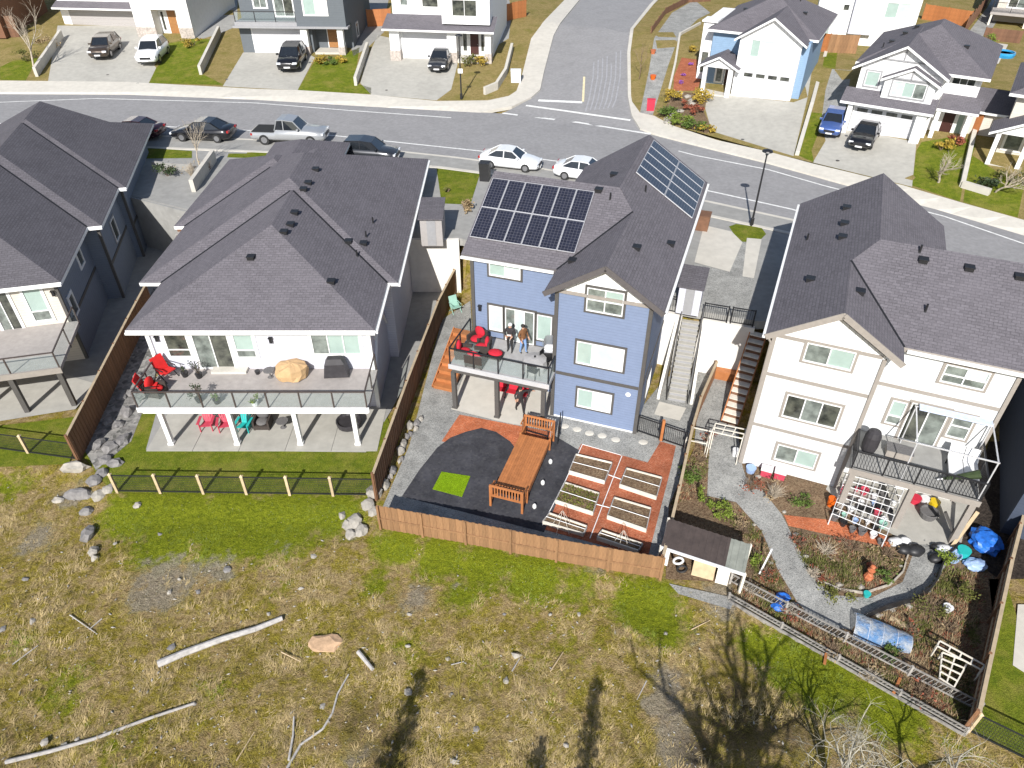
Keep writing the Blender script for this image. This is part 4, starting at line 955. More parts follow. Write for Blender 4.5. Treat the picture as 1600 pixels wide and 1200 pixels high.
# black wire mesh fences with pale timber posts
def wire_mat():
    m, nt, b = _new("wire_mesh"); uv = _coord(nt, True)
    b.inputs["Base Color"].default_value = (0.02, 0.022, 0.02, 1)
    b.inputs["Roughness"].default_value = 0.6
wire_mat()
def wire_fence(label, pts, h, post=2.1):
    p0 = Vector((pts[0][0], pts[0][1], 0)); z0 = gz(p0.x, p0.y)
    F = thing("wire_fence", label, "fence", (p0.x, p0.y, z0))
    for a, b in zip(pts, pts[1:]):
        A, B = Vector((*a, gz(*a))), Vector((*b, gz(*b))); L = (B - A).length; n = max(1, round(L / post))
        o_ = Vector((p0.x, p0.y, z0))
        for i in range(n + 1):
            c = A + (B - A) * i / n - o_; q = MB(); q.box(-0.06, -0.06, -0.1, 0.06, 0.06, h); q.add([(-0.08, -0.08, h), (0.08, -0.08, h), (0.08, 0.08, h), (-0.08, 0.08, h), (0, 0, h + 0.09)], [(0, 1, 4), (1, 2, 4), (2, 3, 4), (3, 0, 4), (3, 2, 1, 0)]); q.build("post", "wood_pale", F, loc=c)
        for i in range(n):
            s = A + (B - A) * i / n - o_; e = A + (B - A) * (i + 1) / n - o_; d = (e - s); q = MB()
            for zz in (0.06, h - 0.08): q.bar(s + Vector((0, 0, zz)), e + Vector((0, 0, zz)), 0.045, 0.045)
            nn = int(d.length / 0.085)
            for j in range(1, nn): c = s + d * (j / nn); q.tube(c + Vector((0, 0, 0.06)), c + Vector((0, 0, h - 0.08)), 0.0065, 3, caps=False)
            for j in range(1, 8): q.tube(s + Vector((0, 0, 0.06 + (h - 0.14) * j / 8)), e + Vector((0, 0, 0.06 + (h - 0.14) * j / 8)), 0.0055, 3, caps=False)
            tag(q.build("wire_panel", "wire_mesh", F), kind="stuff")
wire_fence("black wire mesh fence with pale posts behind the back lawn", [(-18.6, 23.75), (-6.35, 23.5)], 1.15, 2.05)
wire_fence("black wire mesh fence below the far left patio", [(-27, 26.9), (-21.4, 25.9)], 1.15, 2.6)
wire_fence("wire mesh fence with pale posts on the neighbouring lawn", [g2(1512, 1142), g2(1660, 1215)], 1.15, 2.0)

# ------------------------------------------------------------------ retaining walls and stairs
def block_wall(label, a, b, z0, z1, th=0.25, mat="render_white", name="retaining_wall", cap=None):
    A, B = Vector((*a, 0)), Vector((*b, 0)); d = (B - A).normalized(); n = Vector((-d.y, d.x, 0)) * th
    z1a, z1b = z1 if isinstance(z1, tuple) else (z1, z1)
    q = MB(); P = [A, B, B + n, A + n]
    zt = [z1a, z1b, z1b, z1a]
    pts = [(p.x - A.x, p.y - A.y, 0) for p in P] + [(p.x - A.x, p.y - A.y, t - z0) for p, t in zip(P, zt)]
    q.add(pts, [(0, 3, 2, 1), (4, 5, 6, 7), (0, 1, 5, 4), (1, 2, 6, 5), (2, 3, 7, 6), (3, 0, 4, 7)])
    o = q.build(name, mat, loc=(A.x, A.y, z0)); return tag(o, label, "wall")
block_wall("white rendered retaining wall at the top of the fenced passage", (-7.0, 42.0), (-3.4, 42.0), -3.05, 0.85)
block_wall("concrete retaining wall between slate house and hip roofed house", (-28.6, 49.55), (-19.9, 45.25), -3.05, 0.84, -0.2, "concrete_grey")
drape("side_yard", [(-25.5, 31.5), (-22.7, 31.0), (-23.2, 40.2), (-20.0, 41.5), (-20.0, 45.2), (-28, 49.2), (-28, 41)], "concrete_grey", 0.012, px=False, zfun=lambda x, y: YC, step=0, label="shaded concrete passage between slate and hip roofed houses", cat="path")
block_wall("white retaining wall beside the concrete stairs", (10.3, 33.25), (13.0, 32.35), -3.05, 0.5)
block_wall("narrow white retaining wall between blue house and stairs", (8.1, 34.15), (9.35, 33.6), -3.05, 0.5)
block_wall("white rendered stair flank wall by the blue house", (8.05, 30.6), (9.2, 33.6), -3.05, (-2.6, 0.5), 0.15)
block_wall("white rendered stair flank wall opposite the blue house", (9.62, 30.2), (10.42, 33.2), -3.05, (-2.6, 0.4), -0.15)
def stairs(label, p_top, p_bot, z_top, z_bot, w, n, mat, tread_mat=None, name="stairs", stringer=None):
    A, B = Vector((*p_top, 0)), Vector((*p_bot, 0)); d = (B - A); L = d.length; ang = math.atan2(d.y, d.x)
    T = thing(name, label, "stairs", (B.x, B.y, z_bot), math.degrees(ang))
    run = L / n; rise = (z_top - z_bot) / n
    tm = MB(); tm.box(-run * 0.5 - 0.02, -w / 2, -0.05, run * 0.5 + 0.02, w / 2, 0.0); t_ = tm.mesh("tread", tread_mat or mat)
    for i in range(n):
        z = rise * (i + 1); x = -run * (i + 0.5)
        link("tread", t_, T, (x, 0, z))
        q = MB(); q.box(x + run * 0.38, -w / 2 + 0.03, max(0, z - rise), x + run * 0.45, w / 2 - 0.03, z - 0.05); q.build("riser", mat, T)
    if stringer:
        for s in (-1, 1):
            q = MB(); q.bar((0, s * (w / 2 + 0.03), 0.1), (-L, s * (w / 2 + 0.03), z_top - z_bot), 0.05, 0.26); q.build("stringer", stringer, T)
    return T
def handrail(label, p_top, p_bot, z_top, z_bot, h=0.95, mat="plain_black"):
    A, B = Vector((*p_top, z_top)), Vector((*p_bot, z_bot)); q = MB()
    o0 = Vector((B.x, B.y, B.z)); T = thing("handrail", label, "railing", o0)
    q.bar(B - o0 + Vector((0, 0, h)), A - o0 + Vector((0, 0, h)), 0.06, 0.06); q.build("top_rail", mat, T)
    for i in range(4):
        p = B + (A - B) * i / 3 - o0; q = MB(); q.box(-0.025, -0.025, -0.05, 0.025, 0.025, h); q.build("rail_post", mat, T, loc=p)
    q = MB(); q.bar(B - o0 + Vector((0, 0, 0.15)), A - o0 + Vector((0, 0, 0.15)), 0.03, 0.03)
    for i in range(1, 30):
        p = B + (A - B) * i / 30 - o0; q.tube(p + Vector((0, 0, 0.15)), p + Vector((0, 0, h)), 0.008, 4, caps=False)
    tag(q.build("pickets", mat, T), kind="stuff")
stairs("concrete stairs with black handrails descending beside the blue house", (9.82, 33.45), (8.95, 30.45), 0.3, -3.0, 0.95, 15, "trim_grey", "concrete")
handrail("black handrail on the blue house side of the concrete stairs", (9.28, 33.6), (8.42, 30.6), 0.3, -3.0)
handrail("black handrail on the garden side of the concrete stairs", (10.36, 33.25), (9.5, 30.25), 0.3, -3.0)
patch("landing", [(1030, 628), (1072, 638), (1062, 658), (1022, 648)], "concrete_pale", 0.03, "pale concrete pad at the foot of the stairs", "landing")
def guard(label, a, b, z, h=1.0):
    A, B = Vector((*a, z)), Vector((*b, z)); T = thing("guard_rail", label, "railing", A); d = B - A
    q = MB(); q.bar((0, 0, h), d + Vector((0, 0, h)), 0.05, 0.05); q.bar((0, 0, 0.1), d + Vector((0, 0, 0.1)), 0.04, 0.04); q.build("rail", "plain_black", T)
    for k in (0, 1): q = MB(); q.box(-0.03, -0.03, 0, 0.03, 0.03, h + 0.05); q.build("rail_post", "plain_black", T, loc=d * k)
    q = MB(); n = int(d.length / 0.11)
    for i in range(1, n): p = d * (i / n); q.tube(p + Vector((0, 0, 0.1)), p + Vector((0, 0, h)), 0.009, 4, caps=False)
    tag(q.build("pickets", "plain_black", T), kind="stuff")
guard("black guard rail on the white retaining wall beside the stairs", (10.4, 33.3), (11.6, 32.9), 0.5)
guard("black guard rail on the white retaining wall near the white house", (11.8, 32.85), (12.9, 32.5), 0.5)
guard("short black guard rail at the head of the stairs by blue house", (8.5, 34.1), (9.3, 33.75), 0.5)
stairs("orange timber stairs leading down beside the blue house deck", FC.w(-6.3, 3.4)[:2], FC.w(-6.3, 0.0)[:2], -1.1, -3.0, 1.15, 8, "wood_orange", "wood_orange", stringer="wood_orange")
stairs("white treaded stairs with wooden sides beside the white house", FD.w(-0.75, 6.9)[:2], FD.w(-1.0, 2.6)[:2], 0.2, -3.0, 0.8, 13, "wood_brown", "wood_white", stringer="wood_orange")
stairs("dark timber stairs in shade between slate and hip roofed houses", (-22.6, 47.5), (-22.2, 41.5), 0.6, -3.0, 1.2, 14, "wood_brown", "wood_grey")
# --- picket gates beside the blue house
def picket_gate(label, a, b, z, h=1.15, mat="plain_black", n=12):
    A, B = Vector((*a, z)), Vector((*b, z)); T = thing("metal_gate", label, "gate", A); d = B - A
    q = MB()
    for zz in (0.12, h - 0.1): q.bar((0, 0, zz), d + Vector((0, 0, zz)), 0.05, 0.05)
    q.bar((0, 0, 0), (0, 0, h), 0.05, 0.05); q.bar(d, d + Vector((0, 0, h)), 0.05, 0.05); q.build("gate_frame", mat, T)
    q = MB()
    for i in range(1, n): p = d * (i / n); q.tube(p + Vector((0, 0, 0.12)), p + Vector((0, 0, h - 0.1)), 0.009, 4, caps=False)
    tag(q.build("pickets", mat, T), kind="stuff")
    q = MB(); q.box(-0.03, -0.08, 0.55, 0.06, 0.0, 0.65); q.build("latch", mat, T, loc=d * 0.94)
picket_gate("black metal gate attached to the blue house corner", FC.w(4.6, 0.1)[:2], FC.w(5.75, -0.1)[:2], YC)
picket_gate("black metal gate between cedar post and boundary fence", FC.w(5.95, -0.15)[:2], FC.w(7.1, -0.35)[:2], YC)
q = MB(); q.box(-0.07, -0.07, 0, 0.07, 0.07, 1.35); o = q.build("gate_post", "wood_orange", loc=FC.w(5.85, -0.12, YC)); tag(o, "orange cedar post between the two black gates", "post")
picket_gate("black metal gate at the orange platform near the patio", FC.w(-1.0, -1.75)[:2], FC.w(0.35, -1.85)[:2], YC)
picket_gate("black metal gate turned beside the stepping stones", FC.w(0.75, -1.0)[:2], FC.w(0.95, -2.1)[:2], YC, n=9)

# ------------------------------------------------------------------ orange timber platform with railed ends
PA, PB, PD = at(775, 756, -2.3), at(824, 768, -2.3), at(807, 683, -2.3)
pang = math.degrees(math.atan2(PB.y - PA.y, PB.x - PA.x)); pw = (PB - PA).length; pl = 3.65
PT = thing("timber_platform", "orange timber platform with slatted railings at both ends", "platform", (PA.x, PA.y, YC), pang)
for i in range(13):
    w = (pw) / 13; q = MB(); q.box(i * w + 0.003, 0, 0.64, (i + 1) * w - 0.003, pl, 0.7); q.build("deck_board", "wood_orange", PT)
for x in (0.02, pw - 0.02):
    q = MB(); q.bar((x, -0.75, 0.5), (x, pl + 0.75, 0.5), 0.06, 0.3, up=(0, 0, 1)); q.build("side_beam", "wood_orange", PT)
for y, o_ in ((-0.75, 1), (-0.05, 0), (pl + 0.05, 0), (pl + 0.75, 1)):
    for x in (0.0, pw):
        q = MB(); q.box(x - 0.05, y - 0.05, 0, x + 0.05, y + 0.05, 1.35 if o_ else 0.75); q.build("leg", "wood_orange", PT)
for y in (-0.75, pl + 0.75):
    for z in (1.32, 0.72):
        q = MB(); q.bar((0, y, z), (pw, y, z), 0.07, 0.09); q.build("rail", "wood_orange", PT)
    for i in range(11):
        x = pw * (i + 0.5) / 11; q = MB(); q.box(x - 0.03, y - 0.012, 0.75, x + 0.03, y + 0.012, 1.3); q.build("slat", "wood_orange", PT)
for yy in ((-0.75, -0.05), (pl + 0.05, pl + 0.75)):
    for x in (0, pw):
        q = MB(); q.bar((x, yy[0], 1.3), (x, yy[1], 0.95 if yy[0] < 0 else 1.3), 0.05, 0.08); q.build("side_rail", "wood_orange", PT)
        for k in (0.35, 0.7):
            y = yy[0] + (yy[1] - yy[0]) * k; q = MB(); q.box(x - 0.015, y - 0.03, 0.65, x + 0.015, y + 0.03, 1.15); q.build("slat", "wood_orange", PT)
for k, (px, py) in enumerate(((860, 721), (848, 754), (835, 791))):
    p = G(px, py + 3); q = MB(); q.lathe((0, 0, 0), [(0.07, 0), (0.1, 0.1), (0.09, 0.2), (0.05, 0.26)], 10); o = q.build("white_jug", "trim_white", loc=p, smooth=False)
    tag(o, "white plastic jug on weed fabric beside the orange platform", "jug", "white jugs along the platform")
for k, (px, py) in enumerate(((882, 666), (902, 671), (921, 677), (941, 681), (962, 687), (1005, 691))):
    p = G(px, py); q = MB(); q.ball((0, 0, 0.0), 0.22, 1.1, 0.95, 0.16, 0.06, 2); o = q.build("stepping_stone", "concrete_pale", loc=p + Vector((0, 0, 0.015)))
    tag(o, "round pale stepping stone on gravel under the blue wall", "stone", "stepping stones under the blue wall")
# ------------------------------------------------------------------ raised garden beds
def c2(x, y): return (720 + x / 4.706, 640 + y / 4.706)
BEDS = [("dry brown garden bed nearest the stepping stones, next to weed fabric", [(845, 352), (1110, 415), (1055, 550), (795, 475)], "soil"),
        ("garden bed with green seedlings beside the weed fabric", [(765, 560), (1015, 640), (970, 780), (695, 690)], "green"),
        ("garden bed under a wire tepee beside the orange platform end", [(650, 785), (925, 882), (900, 935), (602, 845)], "soil"),
        ("garden bed near the black gates with white planks", [(1215, 455), (1475, 525), (1435, 665), (1165, 575)], "soil"),
        ("garden bed with thick white front plank by the boundary fence", [(1125, 670), (1395, 750), (1360, 905), (1075, 805)], "soil"),
        ("garden bed under a wire tepee in the fence corner", [(1035, 910), (1335, 1012), (1300, 1060), (1000, 960)], "soil")]
for label, quad, kind in BEDS:
    P = [at(*c2(*p), YC) for p in quad]; o0 = P[3]
    T = thing("raised_bed", label, "garden bed", o0)
    L = [p - o0 for p in P]
    q = MB(); q.slab([p + Vector((0, 0, 0.17)) for p in L], 0.15); q.build("soil", "soil", T)
    for i, (s, e) in enumerate(((0, 1), (1, 2), (2, 3), (3, 0))):
        q = MB(); q.bar(L[s] + Vector((0, 0, 0.13)), L[e] + Vector((0, 0, 0.13)), 0.04 if i % 2 else 0.05, 0.24); q.build("plank", "wood_white" if i % 2 == 0 else "wood_grey", T)
    m1, m2 = (L[0] + L[3]) / 2, (L[1] + L[2]) / 2
    q = MB(); q.tube(m1 + Vector((0, 0, 0.27)), m2 + Vector((0, 0, 0.27)), 0.018, 5); q.build("water_pipe", "trim_white", T)
    if kind == "green":
        q = MB()
        for _ in range(420):
            a, b = random.random(), random.random(); p = (L[0] * (1 - a) + L[1] * a) * (1 - b) + (L[3] * (1 - a) + L[2] * a) * b + Vector((0, 0, 0.17))
            w = random.uniform(0.03, 0.07); an = random.uniform(0, 6.28); d = Vector((math.cos(an), math.sin(an), 0)) * w
            q.add([p - d, p + d, p + Vector((random.uniform(-.04, .04), random.uniform(-.04, .04), random.uniform(.06, .14)))], [(0, 1, 2)])
        tag(q.build("seedlings", "leaf_olive", T), kind="stuff")
def pipe(label, pts, r=0.022, mat="trim_white", name="water_pipe", cat="pipe", z=0.06):
    P = [at(x, y, YC + z) for x, y in pts]; q = MB()
    for a, b in zip(P, P[1:]): q.tube(a - P[0], b - P[0], r, 6)
    return tag(q.build(name, mat, loc=P[0]), label, cat)
pipe("white water pipe running down the middle of the beds", [c2(1185, 340), c2(1125, 490), c2(1040, 710), c2(950, 945)])
pipe("white edging pipe between weed fabric and red bark", [c2(895, 255), c2(770, 520), c2(600, 850)])
pipe("white water pipe along the gravel edge above the beds", [c2(895, 255), c2(1180, 335)], 0.015)
pipe("white cross pipe joining the upper beds", [c2(1055, 468), c2(1200, 520)])
pipe("white cross pipe joining the middle beds", [c2(975, 690), c2(1110, 725)])
for px, py, lab in ((c2(740, 800) + ("wire tepee trellis over the bed near the platform",)), (c2(1180, 945) + ("wire tepee trellis over the bed in the fence corner",))):
    p = at(px, py + 16, YC); T = thing("tepee_trellis", lab, "trellis", p)
    for k in range(5):
        a = k * 1.257 + 0.4; q = MB(); q.tube((math.cos(a) * 0.5, math.sin(a) * 0.45, 0), (math.cos(a) * 0.03, math.sin(a) * 0.03, 1.15), 0.009, 4); q.build("cane", "wood_white", T)

# ------------------------------------------------------------------ boulders and rocks
M("rock_grey", (0.2, 0.19, 0.185), 0.9, 0.35, 3.0, 0.8, 9)
M("rock_pale", (0.34, 0.315, 0.275), 0.9, 0.25, 3.0, 0.8, 9)
M("rock_orange", (0.5, 0.33, 0.2), 0.9, 0.25, 3.0, 0.8, 9)
def rock(px, py, r, label, mat="rock_grey", sx=1.0, sy=1.0, sz=0.7, group=None, seed=0, z=None):
    rn = random.Random(seed + px); p = G(px, py) if z is None else at(px, py, z)
    q = MB(); q.ball((0, 0, r * sz * 0.2), r, sx, sy, sz, 0.3 if r < 0.22 else 0.2, 1 if r < 0.22 else 2, rnd=rn)
    o = q.build("boulder", mat, loc=p); return tag(o, label, "rock", group)
RL = [(118, 733, .55, "rock_pale", 1.3, .5), (125, 775, .5, "rock_grey", 1.5, .6), (148, 752, .35, "rock_grey", 1, .9), (155, 775, .33, "rock_pale", 1, 1), (170, 765, .28, "rock_pale", .9, 1.2), (135, 800, .3, "rock_grey", 1.1, .8), (138, 835, .35, "rock_grey", .8, 1.2), (146, 862, .25, "rock_pale", .8, 1), (148, 872, .2, "rock_pale", 1, .8), (92, 782, .25, "rock_pale", 1.2, .8)]
for i, (x, y, r, mt, a, b) in enumerate(RL): rock(x, y, r, "loose rock tumbled below the end of the cedar fence", mt, a, b, group="rocks tumbled below the fence end")
for i, (x, y, r, a, b) in enumerate([(192, 690, .38, .9, 1.3), (185, 665, .3, 1, 1), (200, 645, .42, .8, 1.2), (175, 700, .4, 1, 1.2), (165, 720, .32, 1, 1), (155, 695, .35, .9, 1.2), (205, 615, .3, 1, 1), (190, 622, .28, 1, 1.1), (215, 590, .3, 1, 1), (170, 660, .3, 1, 1.1), (180, 725, .34, 1.2, .8), (160, 740, .3, 1, 1)]):
    rock(x, y, r, "grey boulder in the shaded bank beside the cedar fence", "rock_grey", a, b, group="boulders in the shaded bank", seed=i)
for i in range(16):
    t = i / 15; x = 655 - 50 * t + random.uniform(-5, 5); y = 650 + 110 * t + random.uniform(-6, 6)
    rock(x, y, random.uniform(.13, .26), "rough rock edging the gravel by the cedar fence", random.choice(["rock_pale", "rock_grey"]), .8, 1.3, .9, "rocks edging the gravel strip", i)
for i, (x, y, r) in enumerate([(585, 770, .4), (575, 790, .3), (555, 815, .35), (565, 830, .3), (545, 822, .3), (548, 836, .25), (583, 800, .25), (535, 808, .2)]):
    rock(x, y, r, "pale rock in the heap where the wire fence meets the cedar fence", "rock_pale", 1, 1.2, .8, "rocks heaped at the fence corner", i)
rock(508, 1005, .55, "orange brown boulder lying in the dry grass", "rock_orange", 1.2, .8, .16)
rock(52, 972, .16, "small pale stone in the grass beside the driftwood log", "rock_pale"); 
for i, (x, y, r) in enumerate([(268, 1012, .16), (302, 1100, .12), (70, 1160, .16), (100, 1165, .12), (121, 1155, .1), (42, 1015, .14), (5, 983, .12), (637, 1010, .1), (638, 1082, .14), (807, 1025, .18), (790, 1065, .15), (745, 1140, .12), (705, 1085, .12), (505, 1105, .13), (788, 960, .1), (180, 850, .1), (250, 835, .1), (355, 890, .16), (490, 870, .13), (470, 920, .14), (640, 960, .1), (860, 960, .1), (905, 960, .08), (1040, 990, .1), (40, 905, .12), (310, 925, .13), (265, 925, .1), (420, 960, .1), (710, 1190, .16), (700, 1030, .09), (885, 1165, .1), (960, 1060, .08), (215, 790, .22), (280, 905, .1)]):
    rock(x, y, r, "small pale stone scattered in the dry field grass", random.choice(["rock_pale", "rock_pale", "rock_grey"]), random.uniform(.8, 1.3), random.uniform(.7, 1.2), .6, "stones scattered in the field", i)

# ------------------------------------------------------------------ logs and driftwood
M("driftwood", (0.42, 0.4, 0.38), 0.85, 0.25, 5.0, 0.5, 22)
M("dead_wood", (0.2, 0.16, 0.13), 0.9, 0.3, 5.0, 0.5, 22)
def log(label, pts, r0, r1, mat="driftwood", z=0.08, n=8):
    P = [G(x, y) + Vector((0, 0, z)) for x, y in pts]; q = MB(); k = len(P) - 1
    for i in range(k):
        q.tube(P[i] - P[0], P[i + 1] - P[0], r0 + (r1 - r0) * i / k, n, r0 + (r1 - r0) * (i + 1) / k)
    return tag(q.build("log", mat, loc=P[0]), label, "log")
log("long bleached driftwood log lying in the dry grass", [(248, 1040), (290, 1022), (350, 1000), (400, 985), (442, 968)], 0.15, 0.1, z=0.1)
log("thin weathered pole ending at a white stone", [(10, 1192), (80, 1175), (150, 1155), (230, 1125), (305, 1100)], 0.08, 0.05, "wood_grey", 0.06)
log("short split grey timber stub in the grass", [(560, 1020), (583, 1048)], 0.09, 0.07, z=0.08)
log("curved dead branch snaking over dark ground", [(545, 1055), (528, 1085), (520, 1115), (505, 1140), (470, 1165), (450, 1200), (445, 1225)], 0.03, 0.055, "driftwood", 0.06)
log("straight dead stick standing beside the curved branch", [(460, 1122), (459, 1150), (452, 1190)], 0.03, 0.045, "driftwood", 0.1)
for i, (a, b) in enumerate((((110, 962), (150, 990)), ((160, 968), (140, 985)), ((860, 1050), (880, 1020)), ((1010, 1065), (995, 1095)), ((440, 1020), (470, 1035)), ((20, 1040), (60, 1010)), ((705, 1040), (725, 1035)), ((800, 1050), (812, 1030)), ((1080, 985), (1110, 970)), ((370, 1190), (398, 1145)))):
    o = log("short thin stick lying in the dry grass", [a, b], 0.025, 0.015, random.choice(["driftwood", "wood_pale"]), 0.06, 5); o["group"] = "sticks in the dry grass"

# ================================================================== houses across the street
def front(name, label, fr, base): return thing(name, label, "house", fr.w(0, 0), fr.deg, zbase=base)
def pillar(H, a0, a1, b0, b1, z0, z1, mat="trim_white", foot=0.0):
    m = MB(); m.box(a0, b0, z0 + foot, a1, b1, z1); m.build("pillar", mat, H)
    if foot: m = MB(); m.box(a0 - 0.06, b0 - 0.06, z0, a1 + 0.06, b1 + 0.06, z0 + foot); m.build("pillar_base", "stone_veneer", H)
def garage(H, a0, a1, z0, z1, b, mat="garage_white", rows=4, glass=0):
    m = MB(); m.box(a0 - 0.12, b - 0.05, z0, a0, b, z1 + 0.12); m.box(a1, b - 0.05, z0, a1 + 0.12, b, z1 + 0.12); m.box(a0, b - 0.05, z1, a1, b, z1 + 0.12)
    o = m.build("garage_door", "trim_white", H); h = (z1 - z0) / rows
    for i in range(rows):
        q = MB(); q.box(a0, b - 0.03, z0 + h * i + 0.012, a1, b, z0 + h * (i + 1) - 0.012); q.build("door_panel", mat, o)
    for k in range(glass):
        w = (a1 - a0) / glass; q = MB(); q.box(a0 + w * k + 0.15, b - 0.045, z1 - h * 0.8, a0 + w * (k + 1) - 0.15, b - 0.03, z1 - h * 0.25); q.build("pane", "glass_dark", o)
def blockm(H, a0, a1, b0, b1, z0, z1, mat, name="wall"): m = MB(); m.box(a0, b0, z0, a1, b1, z1); return m.build(name, mat, H)
def slopes(H, polys, mat="shingle", fascia="trim_white", name="roof"): m = MB(); [m.slab(p, 0.18, 0, 1) for p in polys]; return m.build(name, [mat, fascia], H)
def gable_roof(H, a0, a1, b0, b1, z, rise, mat="shingle", fascia="trim_white"):
    c = (a0 + a1) / 2
    return slopes(H, [[(a0, b0, z), (c, b0, z + rise), (c, b1, z + rise), (a0, b1, z)], [(a1, b0, z), (c, b0, z + rise), (c, b1, z + rise), (a1, b1, z)]], mat, fascia)
def door(H, a0, a1, z0, z1, b, mat):
    m = MB(); m.box(a0 - 0.08, b - 0.06, z0, a0, b, z1 + 0.08); m.box(a1, b - 0.06, z0, a1 + 0.08, b, z1 + 0.08); m.box(a0, b - 0.06, z1, a1, b, z1 + 0.08)
    o = m.build("front_door", "trim_white", H); q = MB(); q.box(a0, b - 0.03, z0, a1, b, z1); q.build("door_leaf", mat, o)
    q = MB(); q.tube((a1 - 0.12, b - 0.1, z0 + 1.0), (a1 - 0.12, b - 0.03, z0 + 1.0), 0.035, 8); q.build("handle", "steel", o)
# --- white house with timber front door and grey garage
FF = Frame(-40.75, 89.07, -6); HF = front("white_box_house", "white boxy house with orange timber front door and grey garage", FF, 2.4)
blockm(HF, -12.5, -1.7, 3.2, 12, 2.3, 10.2, "stucco_white"); blockm(HF, -1.7, 4.9, 1.4, 12, 2.3, 10.2, "stucco_white")
blockm(HF, -1.7, 0.5, 0, 1.4, 2.3, 5.3, "stucco_white"); blockm(HF, 3.4, 4.9, 0, 1.4, 2.3, 5.3, "stucco_white"); blockm(HF, -1.7, 4.9, 0, 1.4, 5.3, 10.2, "stucco_white")
blockm(HF, -1.76, 0.56, -0.06, -0.0, 2.3, 3.5, "stone_veneer", "stone_plinth"); blockm(HF, 3.34, 4.96, -0.06, -0.0, 2.3, 3.5, "stone_veneer", "stone_plinth")
door(HF, 1.55, 2.55, 2.6, 5.0, 1.4, "door_brown"); window(HF, 1.4, 0.75, 1.15, 2.9, 4.9, [(1, "glass_dark")], trim="trim_white"); window(HF, 1.4, 2.9, 3.25, 2.9, 4.9, [(1, "glass_dark")], trim="trim_white")
garage(HF, -11.5, -3.2, 2.5, 4.6, 3.2, "garage_grey")
slopes(HF, [[(-12.6, 1.9, 4.9), (-1.75, 1.9, 4.9), (-1.75, 3.2, 5.4), (-12.6, 3.2, 5.4)]])
window(HF, 3.2, -9.2, -7.2, 6.3, 7.6, [(1, "glass_dark"), (1, "glass_dark")], trim="trim_white"); window(HF, 0, 1.2, 3.6, 6.4, 8.0, [(1, "glass_dark"), (1, "glass_mid")], trim="trim_white")
# --- dark grey house
FG = Frame(-28.7, 83.1, -2.6); HG = front("dark_grey_house", "dark grey house with pale garage door and upstairs balcony", FG, 2.0)
blockm(HG, -0.4, 11.4, 2.2, 12, 1.9, 9.5, "siding_grey"); blockm(HG, -0.4, 7.4, 0.8, 2.2, 1.9, 4.9, "siding_grey"); blockm(HG, -0.4, 6.2, 0.8, 2.2, 4.9, 5.2, "siding_grey")
blockm(HG, 6.2, 11.4, -0.1, 2.2, 4.9, 9.5, "siding_grey"); blockm(HG, -0.4, 6.2, -0.1, 0.8, 4.9, 5.25, "trim_grey", "balcony_slab"); blockm(HG, -0.6, 11.6, -0.3, 0.8, 4.7, 4.9, "trim_grey", "fascia")
garage(HG, 1.0, 6.2, 2.05, 4.45, 0.8, "garage_white"); pillar(HG, 6.4, 7.1, 0.0, 0.7, 2.0, 4.7, foot=0.9); pillar(HG, 10.3, 10.9, 0.0, 0.6, 2.0, 4.7, foot=0.9)
door(HG, 8.7, 9.75, 2.35, 4.5, 2.2, "door_brown"); blockm(HG, 7.6, 10.3, 0.2, 2.2, 2.0, 2.3, "concrete_pale", "porch_step")
window(HG, -0.1, 7.2, 9.6, 6.0, 7.6, [(1, "glass_blind"), (1, "glass_bright")], trim="trim_white"); window(HG, 2.2, 1.2, 2.6, 6.2, 7.8, [(1, "glass_mid"), (1, "glass_mid")], trim="trim_white"); window(HG, 2.2, 3.4, 5.4, 5.4, 7.5, [(1, "glass_mid"), (1, "glass_dark")], trim="trim_white", name="balcony_door")
railing(HG, [(-0.3, 0.0), (6.15, 0.0)], 5.25, infill="glass", post=2.1)
window(HG, Side('r', 11.4), 4, 5, 3, 4.4, [(1, "glass_dark")], trim="trim_grey")
# --- white house with skirt roof
FH = Frame(-12.7, 81.2, -8); HH = front("white_skirt_roof_house", "white house with dark skirt roof over garage and porch", FH, 2.0)
blockm(HH, 0.1, 10.6, 1.6, 11.5, 1.95, 9.5, "board_white"); blockm(HH, 0.1, 7.1, 0.35, 1.6, 1.95, 5.0, "board_white"); blockm(HH, 5.7, 10.6, -0.2, 1.6, 5.65, 9.5, "board_white")
slopes(HH, [[(-0.5, -0.9, 5.15), (11.1, -0.9, 5.15), (11.1, 1.62, 6.1), (-0.5, 1.62, 6.1)]])
garage(HH, 1.3, 6.0, 2.1, 4.65, 0.35, "garage_white"); pillar(HH, 0.1, 1.1, -0.35, 0.35, 2.0, 4.9, foot=1.0); pillar(HH, 6.15, 7.1, -0.35, 0.35, 2.0, 4.9, foot=1.0); pillar(HH, 10.1, 10.7, -0.4, 0.2, 2.0, 4.9, foot=1.0)
door(HH, 8.2, 9.1, 2.4, 4.5, 1.6, "door_dark"); window(HH, 1.6, 9.3, 9.7, 2.7, 4.5, [(1, "glass_dark")], trim="trim_white"); window(HH, 1.6, 7.4, 7.9, 2.7, 4.5, [(1, "glass_dark")], trim="trim_white"); blockm(HH, 7.2, 10.1, -0.5, 1.6, 2.0, 2.35, "concrete_pale", "porch_step")
window(HH, -0.2, 6.8, 9.3, 6.4, 7.9, [(1, "glass_dark"), (1, "glass_dark")], trim="trim_white"); window(HH, 1.6, 3.3, 5.0, 6.8, 7.9, [(1, "glass_dark")], trim="trim_white"); window(HH, 1.6, 1.0, 1.8, 6.9, 7.9, [(1, "glass_mid")], trim="trim_white")
